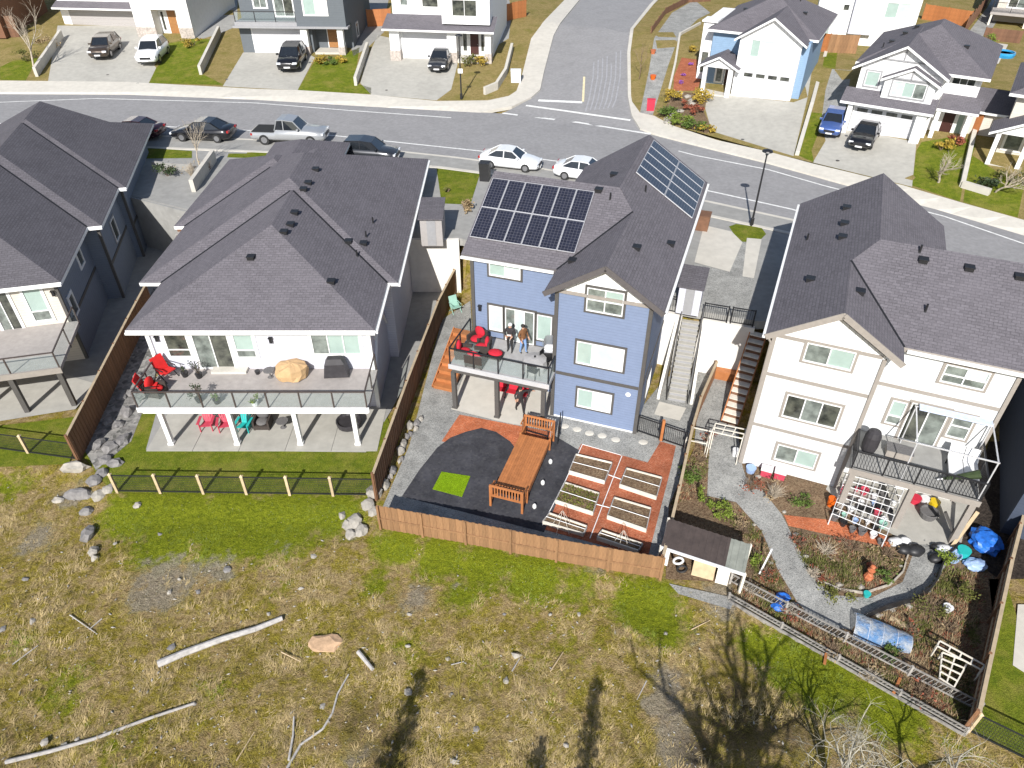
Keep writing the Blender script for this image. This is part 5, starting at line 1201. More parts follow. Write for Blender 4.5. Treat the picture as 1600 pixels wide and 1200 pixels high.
# --- pale blue and white gabled house
FI = Frame(20.35, 67.87, -27); HI = front("pale_blue_house", "pale blue and white house with front gable and small porch gable", FI, 2.1)
blockm(HI, -0.5, 4.7, 0, 10, 2.0, 7.0, "board_white"); blockm(HI, 4.7, 5.3, 0.6, 10, 2.0, 7.0, "siding_sky"); blockm(HI, -3.4, -0.5, 2.2, 10, 2.0, 7.0, "siding_sky"); blockm(HI, -4.6, -3.4, 3.0, 10, 2.0, 7.4, "board_white")
m = MB(); m.wedge([(-0.5, 7.0), (4.7, 7.0), (2.1, 8.7)], 0.0, 0.3); m.build("gable_wall", "board_white", HI)
gable_roof(HI, -0.95, 5.15, -0.45, 7, 6.95, 1.95)
m = MB(); hip(m, -3.9, 5.75, 1.6, 13.5, 7.1, 0.5); m.build("roof", ["shingle", "trim_white"], HI)
blockm(HI, -4.75, -3.3, 2.8, 4.6, 7.4, 7.55, "trim_white", "parapet")
garage(HI, 0.2, 4.4, 2.15, 4.4, 0.0, "garage_white", glass=4); window(HI, 0.0, 0.5, 2.6, 5.6, 7.0, [(0.35, "glass_blind"), (0.65, "glass_bright")], trim="trim_white")
gable_roof(HI, -3.7, -0.0, -0.9, 2.2, 4.55, 0.95)
m = MB(); m.wedge([(-3.3, 4.5), (-0.4, 4.5), (-1.85, 5.2)], -0.6, -0.5); m.build("gable_wall", "board_white", HI)
pillar(HI, -3.2, -2.85, -0.6, -0.25, 2.0, 4.45); pillar(HI, -0.95, -0.55, -0.6, -0.25, 2.0, 4.45); door(HI, -1.75, -0.95, 2.25, 4.3, 2.2, "door_dark"); window(HI, 2.2, -2.6, -2.0, 2.6, 4.2, [(1, "glass_mid")], trim="trim_white")
window(HI, 3.0, -4.4, -3.7, 3.0, 4.9, [(1, "glass_dark")], trim="trim_white"); blockm(HI, -3.2, -0.5, -0.5, 2.2, 2.0, 2.2, "concrete_pale", "porch_step")
vents(HI, None, [(-1.5, 5.2, 8.25, 'box'), (3.6, 6.2, 8.2, 'box'), (2.6, 9.0, 8.7, 'pipe')])
# --- white craftsman gabled house
FJ = Frame(27.06, 59.2, -32); HJ = front("craftsman_house", "white house with timbered double gable above a wide white garage", FJ, 1.95)
blockm(HJ, -0.1, 5.8, 0.8, 11, 1.85, 6.8, "board_white"); blockm(HJ, 5.8, 8.3, 2.4, 11, 1.85, 6.8, "board_white"); blockm(HJ, -0.1, 5.8, 0.0, 0.8, 3.95, 4.5, "board_white")
slopes(HJ, [[(-0.8, -0.6, 4.4), (6.0, -0.6, 4.4), (6.0, 0.82, 5.15), (-0.8, 0.82, 5.15)], [(6.0, 0.9, 4.5), (8.9, 0.9, 4.5), (8.9, 2.45, 5.3), (6.0, 2.45, 5.3)]])
pillar(HJ, -0.15, 0.2, -0.35, 0.4, 1.9, 4.3); pillar(HJ, 4.9, 5.6, -0.35, 0.4, 1.9, 4.3); pillar(HJ, 8.2, 8.55, 1.0, 1.35, 1.9, 4.4); pillar(HJ, 6.05, 6.35, 1.0, 1.35, 1.9, 4.4)
garage(HJ, 0.35, 4.75, 1.95, 3.95, 0.3, "garage_white", glass=4); blockm(HJ, 0.35, 4.75, 0.34, 0.8, 1.9, 3.9, "trim_grey", "garage_lining"); door(HJ, 6.6, 7.4, 2.1, 4.2, 2.4, "door_dark"); window(HJ, 2.4, 7.6, 8.1, 2.3, 4.2, [(1, "glass_blind")], trim="trim_white"); blockm(HJ, 6.0, 8.4, 0.9, 2.4, 1.9, 2.1, "concrete_pale", "porch_step")
m = MB(); m.wedge([(-0.1, 6.75), (5.6, 6.75), (2.75, 8.35)], 0.8, 1.1); m.build("gable_wall", "board_white", HJ)
gable_roof(HJ, -0.7, 6.2, 0.3, 8, 6.7, 1.95)
m = MB(); hip(m, -0.75, 8.8, 1.6, 13.5, 6.85, 0.5); m.build("roof", ["shingle", "trim_white"], HJ)
blockm(HJ, 1.9, 5.5, 0.25, 0.8, 4.85, 6.3, "board_white", "bay"); gable_roof(HJ, 1.6, 5.8, -0.1, 1.4, 6.25, 1.05)
m = MB(); m.wedge([(1.95, 6.28), (5.45, 6.28), (3.7, 7.1)], 0.2, 0.4); m.build("gable_wall", "board_white", HJ)
for p, q in (((3.7, 0.17, 6.28), (3.7, 0.17, 7.1)), ((2.1, 0.17, 6.4), (5.3, 0.17, 6.4)), ((2.75, 0.77, 7.55), (2.75, 0.77, 8.35)), ((1.2, 0.77, 7.5), (4.3, 0.77, 7.5))):
    m = MB(); m.bar(p, q, 0.1, 0.1); m.build("gable_timber", "trim_grey", HJ)
window(HJ, 0.25, 2.5, 4.9, 5.1, 6.2, [(1, "glass_bright"), (1, "glass_blind"), (1, "glass_mid")], trim="trim_grey"); window(HJ, 0.8, 0.4, 1.4, 5.4, 6.5, [(1, "glass_blind")], trim="trim_grey")
window(HJ, 2.4, 6.3, 7.9, 6.0, 6.55, [(1, "glass_dark"), (1, "glass_dark"), (1, "glass_dark")], trim="trim_white")
vents(HJ, None, [(1.0, 5.5, 7.75, 'box'), (1.6, 7.4, 8.1, 'box'), (2.2, 8.8, 8.4, 'box'), (6.4, 5.0, 8.1, 'box'), (0.6, 4.2, 7.55, 'pipe')])
# --- porch house at the right edge
FK = Frame(35.6, 51.9, -33); HK = front("porch_house", "white house with gabled porch and dark red door by the lawn", FK, 1.8)
blockm(HK, -0.3, 9, 1.8, 10, 1.7, 6.6, "siding_beige"); m = MB(); hip(m, -0.9, 9.6, 1.2, 11, 6.6, 0.5); m.build("roof", ["shingle", "trim_white"], HK)
gable_roof(HK, -1.2, 4.2, -0.7, 2.4, 4.3, 1.35); m = MB(); m.wedge([(-0.8, 4.25), (3.8, 4.25), (1.5, 5.35)], -0.35, -0.2); m.build("gable_wall", "board_white", HK)
for a in (-0.7, 1.2, 3.3): pillar(HK, a, a + 0.3, -0.4, -0.1, 1.8, 4.2)
door(HK, 1.9, 2.9, 2.05, 4.15, 1.8, "door_dark"); window(HK, 1.8, 0.0, 1.1, 2.6, 3.9, [(1, "glass_mid")], trim="trim_white"); blockm(HK, -0.7, 3.6, -0.4, 1.8, 1.75, 2.0, "concrete_pale", "porch_step")
blockm(HK, -3.2, -0.3, 4.2, 8.2, 1.7, 4.4, "siding_beige"); slopes(HK, [[(-3.5, 3.8, 4.4), (-0.3, 3.8, 4.4), (-0.3, 8.5, 5.0), (-3.5, 8.5, 5.0)]])
# --- white house behind
FL = Frame(31.5, 82.5, -20); HL = front("rear_white_house", "white house with flat grey panels behind the gabled houses", FL, 3.3)
blockm(HL, 0, 9.5, 0, 8, 3.2, 11, "board_white"); blockm(HL, 3.4, 5.6, -0.6, 0, 4.6, 11, "siding_pale", "bay"); window(HL, 0, 0.6, 1.6, 4.2, 5.4, [(1, "glass_blind")], trim="trim_white"); window(HL, 0, 2.4, 3.0, 6.6, 7.2, [(1, "glass_dark")], trim="trim_white"); window(HL, 0, 6.4, 8.6, 6.2, 7.6, [(1, "glass_blind"), (1, "glass_bright")], trim="trim_white")

# --- two more houses cut by the picture edge
_p = G(1548, 40); FM = Frame(_p.x, _p.y, -30); HM = front("tan_rear_house", "tan house with timber deck beyond the paddling pool", FM, 3.0)
blockm(HM, 0, 9, 3, 11, 2.9, 9, "siding_beige"); blockm(HM, -0.5, 7, 0, 3, 4.6, 4.85, "deck_tan", "deck"); window(HM, 3.0, 1.0, 2.8, 5.0, 7.0, [(1, "glass_dark"), (1, "glass_mid")], trim="trim_white", name="patio_door"); window(HM, 3.0, 4.4, 6.2, 5.4, 6.8, [(1, "glass_blind")], trim="trim_white")
for a in (-0.3, 3.2, 6.8): pillar(HM, a - .1, a + .1, 0.05, 0.25, 3.0, 4.6, "wood_white")
railing(HM, [(-0.45, 3.0), (-0.45, 0.05), (6.95, 0.05)], 4.85, post=1.8)
_p = G(-75, 62); FN = Frame(_p.x, _p.y, 0); HN = front("brown_gable_house", "brown sided house with white trim beside the bare tree bank", FN, 2.6)
blockm(HN, 0, 6.2, 0, 10, 2.5, 7.0, "siding_brown"); window(HN, 0, 3.6, 5.4, 3.6, 5.0, [(1, "glass_mid"), (1, "glass_dark")], trim="trim_white"); band(HN, 0, 0, 6.2, 5.6, 5.85, "trim_white"); gable_roof(HN, -0.5, 6.7, -0.5, 10.4, 7.0, 1.8); m = MB(); m.wedge([(0, 7.0), (6.2, 7.0), (3.1, 8.5)], 0, .2); m.build("gable_wall", "board_white", HN)
drape("gravel_bank", [(1505, 62), (1545, 8), (1560, -20), (1600, -20), (1560, 30), (1540, 60)], "gravel", 0.012, label="pale gravel bank beside the dark uphill fence", cat="gravel", step=3)
# --- low walls and fences between the far plots
def plot_wall(label, pts, h, th=0.28, mat="concrete_pale"):
    P = [G(x, y) for x, y in pts]; q = MB()
    for a, b in zip(P, P[1:]):
        d = (b - a); d.z = 0; n = Vector((-d.y, d.x, 0)).normalized() * th / 2; ps = [a - n, b - n, b + n, a + n]
        q.add([(p.x - P[0].x, p.y - P[0].y, p.z - P[0].z - 0.1) for p in ps] + [(p.x - P[0].x, p.y - P[0].y, p.z - P[0].z + h) for p in ps], [(0, 3, 2, 1), (4, 5, 6, 7), (0, 1, 5, 4), (1, 2, 6, 5), (2, 3, 7, 6), (3, 0, 4, 7)])
    tag(q.build("plot_wall", mat, loc=P[0]), label, "wall")
plot_wall("low concrete wall between white box house and dark grey house", [(344, 54), (314, 117)], 0.9)
plot_wall("low concrete wall between dark grey house and skirt roof house", [(575, 78), (556, 134)], 0.8)
plot_wall("curved low concrete wall beside the side street corner", [(800, 78), (790, 118), (776, 140), (757, 148)], 0.7)
plot_wall("short concrete wall stepping down behind the parked black sedan", [(336, 252), (303, 300)], 0.9, 0.3)
plot_wall("low concrete planter wall along the strip of lawn", [(240, 262), (300, 266)], 0.5, 0.25, "concrete_grey")
plot_wall("low concrete wall beside the bare shrub bank", [(98, 60), (58, 120)], 0.9)
plot_wall("long low wall between pale blue house and gabled house", [(1294, 68), (1268, 165), (1245, 243)], 0.35, 0.3)
plot_wall("long low wall between gabled house and porch house", [(1536, 150), (1518, 220), (1502, 292), (1545, 305)], 0.45, 0.3)
plot_wall("concrete edging beside the gravel path along the side street", [(1094, 38), (1062, 55), (1055, 100), (1044, 148)], 0.25, 0.2)
def px_fence(label, pts, h, mat="wood_fence", bw=0.3):
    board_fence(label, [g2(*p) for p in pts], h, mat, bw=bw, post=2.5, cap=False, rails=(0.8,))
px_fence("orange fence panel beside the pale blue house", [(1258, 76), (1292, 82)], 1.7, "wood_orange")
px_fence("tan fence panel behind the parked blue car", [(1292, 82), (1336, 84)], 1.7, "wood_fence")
px_fence("bright orange back fence beyond the gabled house", [(1440, 30), (1512, 42)], 1.6, "wood_orange")
px_fence("dark fence running uphill behind the gabled house", [(1508, 50), (1542, 8)], 1.5, "wood_brown")
px_fence("orange side gate fence beside the gabled house porch", [(1503, 205), (1524, 212)], 1.6, "wood_orange")
px_fence("brown fence beyond the paddling pool", [(1535, 62), (1592, 68)], 1.2, "wood_brown")
px_fence("orange fence behind the skirt roof house side yard", [(575, 42), (612, 40)], 1.8, "wood_orange")
px_fence("orange fence beside the top of the side street", [(790, 34), (822, 26)], 1.8, "wood_orange")
px_fence("reddish fence along the curved gravel path", [(1018, 52), (1040, 22), (1075, 4), (1110, 2)], 0.7, "wood_brown")
px_fence("brown slatted fence at the edge of the shrub bank", [(-30, 60), (30, 58)], 2.2, "wood_brown")
M("pool_blue", (0.03, 0.28, 0.55), 0.2, 0.2, 3)
T = thing("paddling_pool", "round blue paddling pool behind the gabled white house", "pool", G(1566, 88))
q = MB(); q.lathe((0, 0, 0), [(1.0, 0), (1.08, 0.25), (1.05, 0.45), (0.95, 0.45), (0.92, 0.3)], 20); q.build("pool_wall", "pool_blue", T); q = MB(); q.lathe((0, 0, 0.28), [(0.93, 0), (0.93, 0.02)], 20); q.build("water", "pool_blue", T)
drape("patio", [(1535, 100), (1560, 100), (1575, 70), (1545, 66)], "concrete_pale", 0.03, label="pale slab beside the paddling pool", cat="patio")

# ================================================================== street lamps
def street_lamp(label, px, py, h):
    p = G(px, py); T = thing("street_lamp", label, "street lamp", p, group="black street lamps")
    q = MB(); q.lathe((0, 0, 0), [(0.13, 0), (0.12, 0.5), (0.07, 0.55), (0.06, h * 0.6), (0.045, h - 0.3)], 8); q.build("pole", "plain_black", T)
    q = MB(); q.lathe((0, 0, h - 0.3), [(0.05, 0), (0.09, 0.05), (0.1, 0.22), (0.34, 0.24), (0.3, 0.32), (0.1, 0.38)], 12); q.build("lamp_head", "plain_black", T)
    q = MB(); q.lathe((0, 0, h - 0.22), [(0.105, 0), (0.105, 0.12)], 10); q.build("lamp_glass", "glass_mid", T)
    return T
street_lamp("black street lamp on the grass island by the driveway", 1174, 352, 5.0)
T = street_lamp("black street lamp on the dry lawn before the skirt roof house", 721, 155, 5.6)
q = MB(); q.box(-0.22, -0.09, 2.35, 0.22, -0.06, 2.75); q.build("notice_plate", "trim_white", T)

# ================================================================== cars
M("glass_car", (0.015, 0.018, 0.022), 0.05, 0.2, coat=1.0)
def paint(n, c, metal=0.3): M("paint_" + n, c, 0.3, 0.04, metal=metal, coat=0.9)
for n_, c_ in dict(black=(0.013, 0.013, 0.016), white=(0.78, 0.79, 0.8), silver=(0.42, 0.43, 0.44), blue=(0.07, 0.13, 0.36), charcoal=(0.035, 0.038, 0.045), bronze=(0.07, 0.05, 0.035), paleblue=(0.3, 0.38, 0.55), burgundy=(0.04, 0.01, 0.015)).items(): paint(n_, c_, 0.0 if n_ == "white" else 0.35)
M("lamp_white", (0.75, 0.77, 0.8), 0.15, 0.1, coat=0.8); M("lamp_red", (0.35, 0.01, 0.01), 0.2, 0.1, coat=0.8); M("plate_white", (0.7, 0.7, 0.7), 0.5)
SPEC = {
 "sedan": dict(body=[(2.36, .70, .34, .50), (2.22, .82, .24, .66), (1.65, .89, .2, .80), (.95, .91, .2, .93), (-1.2, .91, .2, .97), (-1.85, .89, .22, 1.0), (-2.25, .82, .3, .95), (-2.36, .72, .4, .72)],
     cab=[(1.05, .80, .92, None), (.3, .80, .95, (.62, 1.40)), (-.35, .80, .96, (.64, 1.45)), (-1.0, .80, .97, (.62, 1.40)), (-1.8, .78, .98, None)], wb=1.38, r=.33),
 "suv": dict(body=[(2.3, .72, .38, .62), (2.18, .85, .28, .82), (1.6, .92, .24, .95), (.95, .93, .24, 1.04), (-1.4, .93, .24, 1.08), (-2.1, .9, .28, 1.08), (-2.28, .84, .36, 1.0), (-2.34, .74, .45, .8)],
     cab=[(1.1, .82, 1.02, None), (.4, .82, 1.05, (.66, 1.58)), (-.5, .82, 1.06, (.69, 1.68)), (-1.7, .82, 1.07, (.67, 1.62)), (-2.22, .8, 1.05, None)], wb=1.36, r=.36),
 "pickup": dict(body=[(2.95, .78, .5, .8), (2.8, .95, .4, 1.0), (2.0, 1.0, .36, 1.1), (1.2, 1.0, .36, 1.16), (-.85, 1.0, .36, 1.18), (-1.0, 1.0, .36, .95), (-2.75, 1.0, .38, .95), (-2.95, .95, .45, .95)],
     cab=[(1.25, .88, 1.14, None), (.6, .88, 1.16, (.74, 1.78)), (-.2, .88, 1.17, (.76, 1.88)), (-.7, .88, 1.17, (.74, 1.85)), (-.95, .88, 1.16, None)], wb=1.85, r=.4)}
def car_meshes(kind, color):
    S = SPEC[kind]; out = []
    q = MB(); n = 8; rings = []
    for x, w, zl, zt in S["body"]:
        zm = zl + (zt - zl) * 0.55
        rings.append([(x, -w * .86, zl), (x, -w, zl + .14), (x, -w, zm), (x, -w * .94, zt - .03), (x, -w * .8, zt), (x, 0, zt + .035), (x, w * .8, zt), (x, w * .94, zt - .03), (x, w, zm), (x, w, zl + .14), (x, w * .86, zl)])
    k = len(rings[0]); pts = [p for r in rings for p in r]; fs = []
    for i in range(len(rings) - 1):
        for j in range(k): fs.append((i * k + j, i * k + (j + 1) % k, (i + 1) * k + (j + 1) % k, (i + 1) * k + j))
    fs.append(tuple(range(k - 1, -1, -1))); fs.append(tuple(range((len(rings) - 1) * k, len(rings) * k)))
    q.add(pts, [f[::-1] for f in fs]); out.append(("body", q.mesh("car_body", "paint_" + color, True), (0, 0, 0)))
    C_ = S["cab"]; tops = [c for c in C_ if c[3]]
    # glasshouse
    q = MB(); base = [(c[0], c[1], c[2] - .04) for c in C_]
    L_ = [(x, -w, z) for x, w, z in base]; R_ = [(x, w, z) for x, w, z in base]
    TL = [(c[0], -c[3][0], c[3][1]) for c in tops]; TR = [(c[0], c[3][0], c[3][1]) for c in tops]
    P = L_ + R_ + TL + TR; a = len(L_); b = len(TL); f = []
    for i in range(a - 1):
        ti = lambda v: 2 * a + min(max(v - 1, 0), b - 1); tj = lambda v: 2 * a + b + min(max(v - 1, 0), b - 1)
        f.append(tuple(dict.fromkeys((i, ti(i), ti(i + 1), i + 1)))); f.append(tuple(dict.fromkeys((a + i, a + i + 1, tj(i + 1), tj(i)))))
    f += [(0, a, 2 * a + b, 2 * a), (a - 1, 2 * a + b - 1, 2 * a + 2 * b - 1, 2 * a - 1)]
    f += [(2 * a + i, 2 * a + b + i, 2 * a + b + i + 1, 2 * a + i + 1) for i in range(b - 1)]
    q.add(P, f); out.append(("windows", q.mesh("car_windows", "glass_car"), (0, 0, 0)))
    q = MB()
    for i in range(b - 1):
        q.slab([(TL[i][0], TL[i][1] * 1.02, TL[i][2] + .02), (TR[i][0], TR[i][1] * 1.02, TR[i][2] + .02), (TR[i + 1][0], TR[i + 1][1] * 1.02, TR[i + 1][2] + .02), (TL[i + 1][0], TL[i + 1][1] * 1.02, TL[i + 1][2] + .02)], .05)
    out.append(("roof_panel", q.mesh("car_roof", "paint_" + color), (0, 0, 0)))
    for s, T_ in ((-1, TL), (1, TR)):
        B_ = L_ if s < 0 else R_
        for u, v in ((B_[0], T_[0]), (B_[a // 2], T_[b // 2]), (B_[-1], T_[-1])):
            q = MB(); q.bar(u, v, .07, .06); out.append(("door_pillar", q.mesh("car_pillar", "paint_" + color), (0, 0, 0)))
    fx, fw, fl, ft = S["body"][1]; rx, rw, rl, rt = S["body"][-2]
    for s in (-1, 1):
        q = MB(); q.box(-.09, -.17, -.07, .07, .17, .07); out.append(("headlight", q.mesh("headlight", "lamp_white"), (fx + .03, s * (fw - .18), ft - .1)))
        q = MB(); q.box(-.06, -.15, -.08, .08, .15, .08); out.append(("tail_light", q.mesh("tail_light", "lamp_red"), (rx - .06, s * (rw - .14), rt - .13)))
        q = MB(); q.box(-.06, -.1, -.06, .08, .1, .08); out.append(("mirror", q.mesh("mirror", "paint_" + color), (C_[0][0] - .3, s * (C_[0][1] + .17), C_[0][2] + .1)))
    q = MB(); q.box(-.03, -.45, -.09, .05, .45, .09); out.append(("grille", q.mesh("grille", "plain_black"), (S["body"][0][0] - .02, 0, S["body"][0][3] - .02)))
    q = MB(); q.box(-.02, -.26, -.06, .02, .26, .06); out.append(("number_plate", q.mesh("number_plate", "plate_white"), (S["body"][0][0] + .05, 0, S["body"][0][3] - .2)))
    if kind == "pickup": q = MB(); q.box(-2.8, -.84, .9, -1.08, .84, 1.0); out.append(("truck_bed", q.mesh("truck_bed", "rubber"), (0, 0, 0)))
    return out
_tyre = {}
def wheel_meshes(r):
    if r not in _tyre:
        q = MB(); q.tube((0, -.12, 0), (0, .12, 0), r, 18); t = q.mesh("tyre", "rubber")
        q = MB(); q.tube((0, -.13, 0), (0, .13, 0), r * .62, 10); _tyre[r] = (t, q.mesh("rim", "steel"))
    return _tyre[r]
_cars = {}
def car(label, kind, color, mid, deg, scale=1.0, z=None):
    key = (kind, color)
    if key not in _cars: _cars[key] = car_meshes(kind, color)
    x, y = mid; zz = gz(x, y) if z is None else z
    T = thing("parked_car" if kind != "pickup" else "pickup_truck", label, "car" if kind != "pickup" else "truck", (x, y, zz), deg, "vehicles parked along the street and driveways")
    T.scale = (scale,) * 3
    for n, me_, l in _cars[key]: link(n, me_, T, l)
    S = SPEC[kind]; t, rim = wheel_meshes(S["r"])
    for sx in (-1, 1):
        for sy in (-1, 1):
            w = link("wheel", t, T, (sx * S["wb"], sy * (S["body"][3][1] - .11), S["r"])); link("rim", rim, w)
    return T
def mid2(a, b, dx=0, dy=0): p, q = G(*a), G(*b); return ((p.x + q.x) / 2 + dx, (p.y + q.y) / 2 + dy)
car("black sedan parked behind the bare shrub on the street", "sedan", "black", (-25.9, 60.9), 174, 1.1)
car("silver grey pickup truck with dark bed parked on the street", "pickup", "silver", (-18.4, 60.2), -4, 1.05)
car("dark car mostly hidden behind the slate house roof", "sedan", "burgundy", (-31.9, 61.3), 174, 1.05)
car("dark blue car mostly hidden behind the hip roof", "suv", "charcoal", (-11.2, 56.1), -8)
car("white sedan with blue reflections parked beside the lawn patch", "sedan", "white", (-0.1, 54.6), -16, 1.0)
car("white car half hidden by the solar panel roof", "sedan", "white", (5.5, 52.3), -20, 1.0)
car("white suv standing in a driveway beside the green lawn", "suv", "white", (-38.2, 82.3), -84, 1.2)
car("bronze grey suv in the driveway of the white box house", "suv", "bronze", (-43.9, 83.8), -84, 1.12)
car("black suv parked before the dark grey house garage", "suv", "black", (-22.8, 79.9), -88, 1.2)
car("dark charcoal sedan parked before the skirt roof house", "sedan", "charcoal", (-7.3, 79.0), -96, 1.08)
car("blue hatchback parked left of the black car", "suv", "blue", (26.15, 59.6), -116, 0.92)
car("black sedan parked before the wide white garage", "sedan", "black", (27.95, 57.2), -122, 0.98)

# ================================================================== garden furniture
M("cushion_red", (0.5, 0.012, 0.03), 0.9, 0.2, 5); M("wicker_dark", (0.045, 0.035, 0.03), 0.8, 0.3, 30, 0.4, 60); M("plastic_red", (0.55, 0.03, 0.06), 0.5, 0.1); M("plastic_pink", (0.5, 0.06, 0.1), 0.5, 0.12)
M("plastic_teal", (0.02, 0.42, 0.4), 0.5, 0.1); M("wicker_grey", (0.13, 0.125, 0.125), 0.85, 0.3, 30, 0.4, 60); M("cover_tan", (0.5, 0.33, 0.17), 0.85, 0.12, 2.5, 0.4, 5); M("cover_black", (0.035, 0.032, 0.036), 0.6, 0.25, 3, 0.4, 6)
M("fabric_red", (0.6, 0.015, 0.015), 0.85, 0.15, 4); M("tarp_blue", (0.02, 0.14, 0.55), 0.45, 0.35, 4, 0.6, 7); M("plastic_white", (0.72, 0.72, 0.72), 0.5, 0.08); M("plastic_black", (0.022, 0.022, 0.024), 0.5, 0.2); M("plastic_orange", (0.65, 0.12, 0.01), 0.5, 0.1)
M("plastic_yellow", (0.65, 0.45, 0.01), 0.5, 0.1); M("plastic_blue", (0.03, 0.2, 0.5), 0.45, 0.1); M("plastic_mint", (0.3, 0.5, 0.42), 0.5, 0.1); M("grill_steel", (0.38, 0.38, 0.39), 0.35, 0.1, metal=0.6); M("plastic_skyblue", (0.3, 0.42, 0.65), 0.5, 0.1)
def club_chair(label, fr, a, b, z, deg, width=0.8, cushion="cushion_red"):
    """wicker armchair with thick cushions; faces -y before turning"""
    T = thing("cushioned_chair", label, "chair", fr.w(a, b, z), fr.deg + deg, "red cushioned deck chairs"); w = width / 2
    q = MB(); q.box(-w, -.38, .06, w, .38, .3); q.box(-w, .3, .3, w, .42, .78); q.build("frame", "wicker_dark", T)
    for s in (-1, 1):
        q = MB(); q.box(s * w - (.1 if s > 0 else 0), -.38, .3, s * w + (.1 if s < 0 else 0), .3, .58); q.build("arm", "wicker_dark", T)
        for y in (-.34, .34): q = MB(); q.box(s * (w - .06) - .03, y - .03, 0, s * (w - .06) + .03, y + .03, .06); q.build("leg", "wicker_dark", T)
    q = MB(); q.ball((0, 0, 0), 1, w - .1, .36, .1, 0.03, 2); q.build("seat_cushion", cushion, T, loc=(0, -.04, .38), smooth=True)
    q = MB(); q.ball((0, 0, 0), 1, w - .08, .13, .34, 0.03, 2); q.build("back_cushion", cushion, T, loc=(0, .24, .66), smooth=True)
    return T
club_chair("red cushioned chair against the blue wall corner of the deck", FC, -4.5, 0.95, -0.06, -20, 0.85)
club_chair("red cushioned chair beside the pink ottoman on the deck", FC, -3.95, 0.35, -0.06, -80, 0.8)
club_chair("red cushioned chair in the left rail corner of the deck", FC, -4.75, -0.35, -0.06, 100, 0.8)
club_chair("low red cushioned chair along the front rail of the deck", FC, -3.9, -0.8, -0.06, 180, 0.95)
T = thing("ottoman", "pink red cushioned ottoman on the blue house deck", "ottoman", FC.w(-3.15, 0.05, -0.06), -19)
q = MB(); q.box(-.36, -.28, .08, .36, .28, .3); q.build("frame", "wicker_dark", T); q = MB(); q.ball((0, 0, .36), 1, .4, .32, .1, .03, 2); q.build("cushion", "cushion_red", T, smooth=True)
for x in (-.3, .3):
    for y in (-.22, .22): q = MB(); q.box(x - .03, y - .03, 0, x + .03, y + .03, .08); q.build("leg", "wicker_dark", T)
T = thing("coffee_table", "glass topped wicker coffee table among red chairs", "table", FC.w(-4.35, 0.05, -0.06), -19)
q = MB(); q.box(-.33, -.33, .1, .33, .33, .36); q.build("base", "wicker_grey", T); q = MB(); q.box(-.38, -.38, .36, .38, .38, .385); q.build("table_top", "glass_mid", T)
def grill(label, p, deg, cover=None):
    T = thing("barbecue_grill", label, "grill", p, deg)
    if cover:
        q = MB(); q.add([(-.62, -.3, 0.08), (.62, -.3, 0.08), (.62, .3, 0.08), (-.62, .3, 0.08), (-.5, -.26, .85), (.5, -.26, .85), (.5, .26, .85), (-.5, .26, .85), (-.34, -.14, 1.12), (.34, -.14, 1.12), (.34, .2, 1.12), (-.34, .2, 1.12)],
              [(0, 3, 2, 1), (0, 1, 5, 4), (1, 2, 6, 5), (2, 3, 7, 6), (3, 0, 4, 7), (4, 5, 9, 8), (5, 6, 10, 9), (6, 7, 11, 10), (7, 4, 8, 11), (8, 9, 10, 11)]); q.build("cover", cover, T)
        for x in (-.5, .5): q = MB(); q.tube((x, -.04, .06), (x, .04, .06), .07, 8); q.build("wheel", "rubber", T)
        return T
    q = MB(); q.box(-.38, -.26, .1, .38, .26, .8); q.build("cabinet", "plain_black", T)
    q = MB(); q.box(-.4, -.28, .8, .4, .28, .92); q.add([(-.4, -.28, .92), (.4, -.28, .92), (.4, .28, .92), (-.4, .28, .92), (-.4, -.12, 1.16), (.4, -.12, 1.16), (.4, .18, 1.16), (-.4, .18, 1.16)], [(0, 1, 5, 4), (1, 2, 6, 5), (2, 3, 7, 6), (3, 0, 4, 7), (4, 5, 6, 7)]); q.build("hood", "grill_steel", T)
    for s in (-1, 1): q = MB(); q.box(s * .41 if s > 0 else -.75, -.22, .84, .75 if s > 0 else -.41, .22, .88); q.build("side_shelf", "grill_steel", T)
    q = MB(); q.bar((-.3, -.32, 1.0), (.3, -.32, 1.0), .03, .03); q.build("handle", "steel", T)
    for x in (-.32, .32): q = MB(); q.tube((x, -.05, .07), (x, .05, .07), .08, 8); q.build("wheel", "rubber", T)
    return T
grill("open steel barbecue grill against the blue bay wall", FC.w(-0.55, 0.95, -0.06), -19 - 75)
T = thing("covered_furniture", "grey covered table set on the blue house deck corner", "cover", FC.w(-0.95, -0.15, -0.06), -19)
q = MB(); q.lathe((0, 0, 0), [(.62, 0), (.66, .3), (.6, .62), (.2, .72)], 12); q.build("cover", "deck_grey", T); q = MB(); q.tube((0, 0, .7), (0, 0, .8), .05, 8); q.build("knob", "plain_black", T)
def metal_chair(label, p, deg, mat="plain_black", group=None):
    T = thing("metal_chair", label, "chair", p, deg, group)
    q = MB(); q.box(-.24, -.24, .42, .24, .24, .45); q.build("seat", mat, T)
    q = MB(); q.box(-.24, .22, .62, .24, .25, .92); q.build("backrest", mat, T)
    for x in (-.22, .22):
        q = MB(); q.bar((x, -.22, 0), (x, -.22, .44), .03, .03); q.build("leg", mat, T); q = MB(); q.bar((x, .24, 0), (x, .24, .92), .03, .03); q.build("leg", mat, T)
    return T
metal_chair("black metal chair beside the grill on the blue house deck", FC.w(-0.5, 0.3, -0.06), 60)
metal_chair("black metal chair at the front rail of the blue house deck", FC.w(-0.8, -0.85, -0.06), 150)
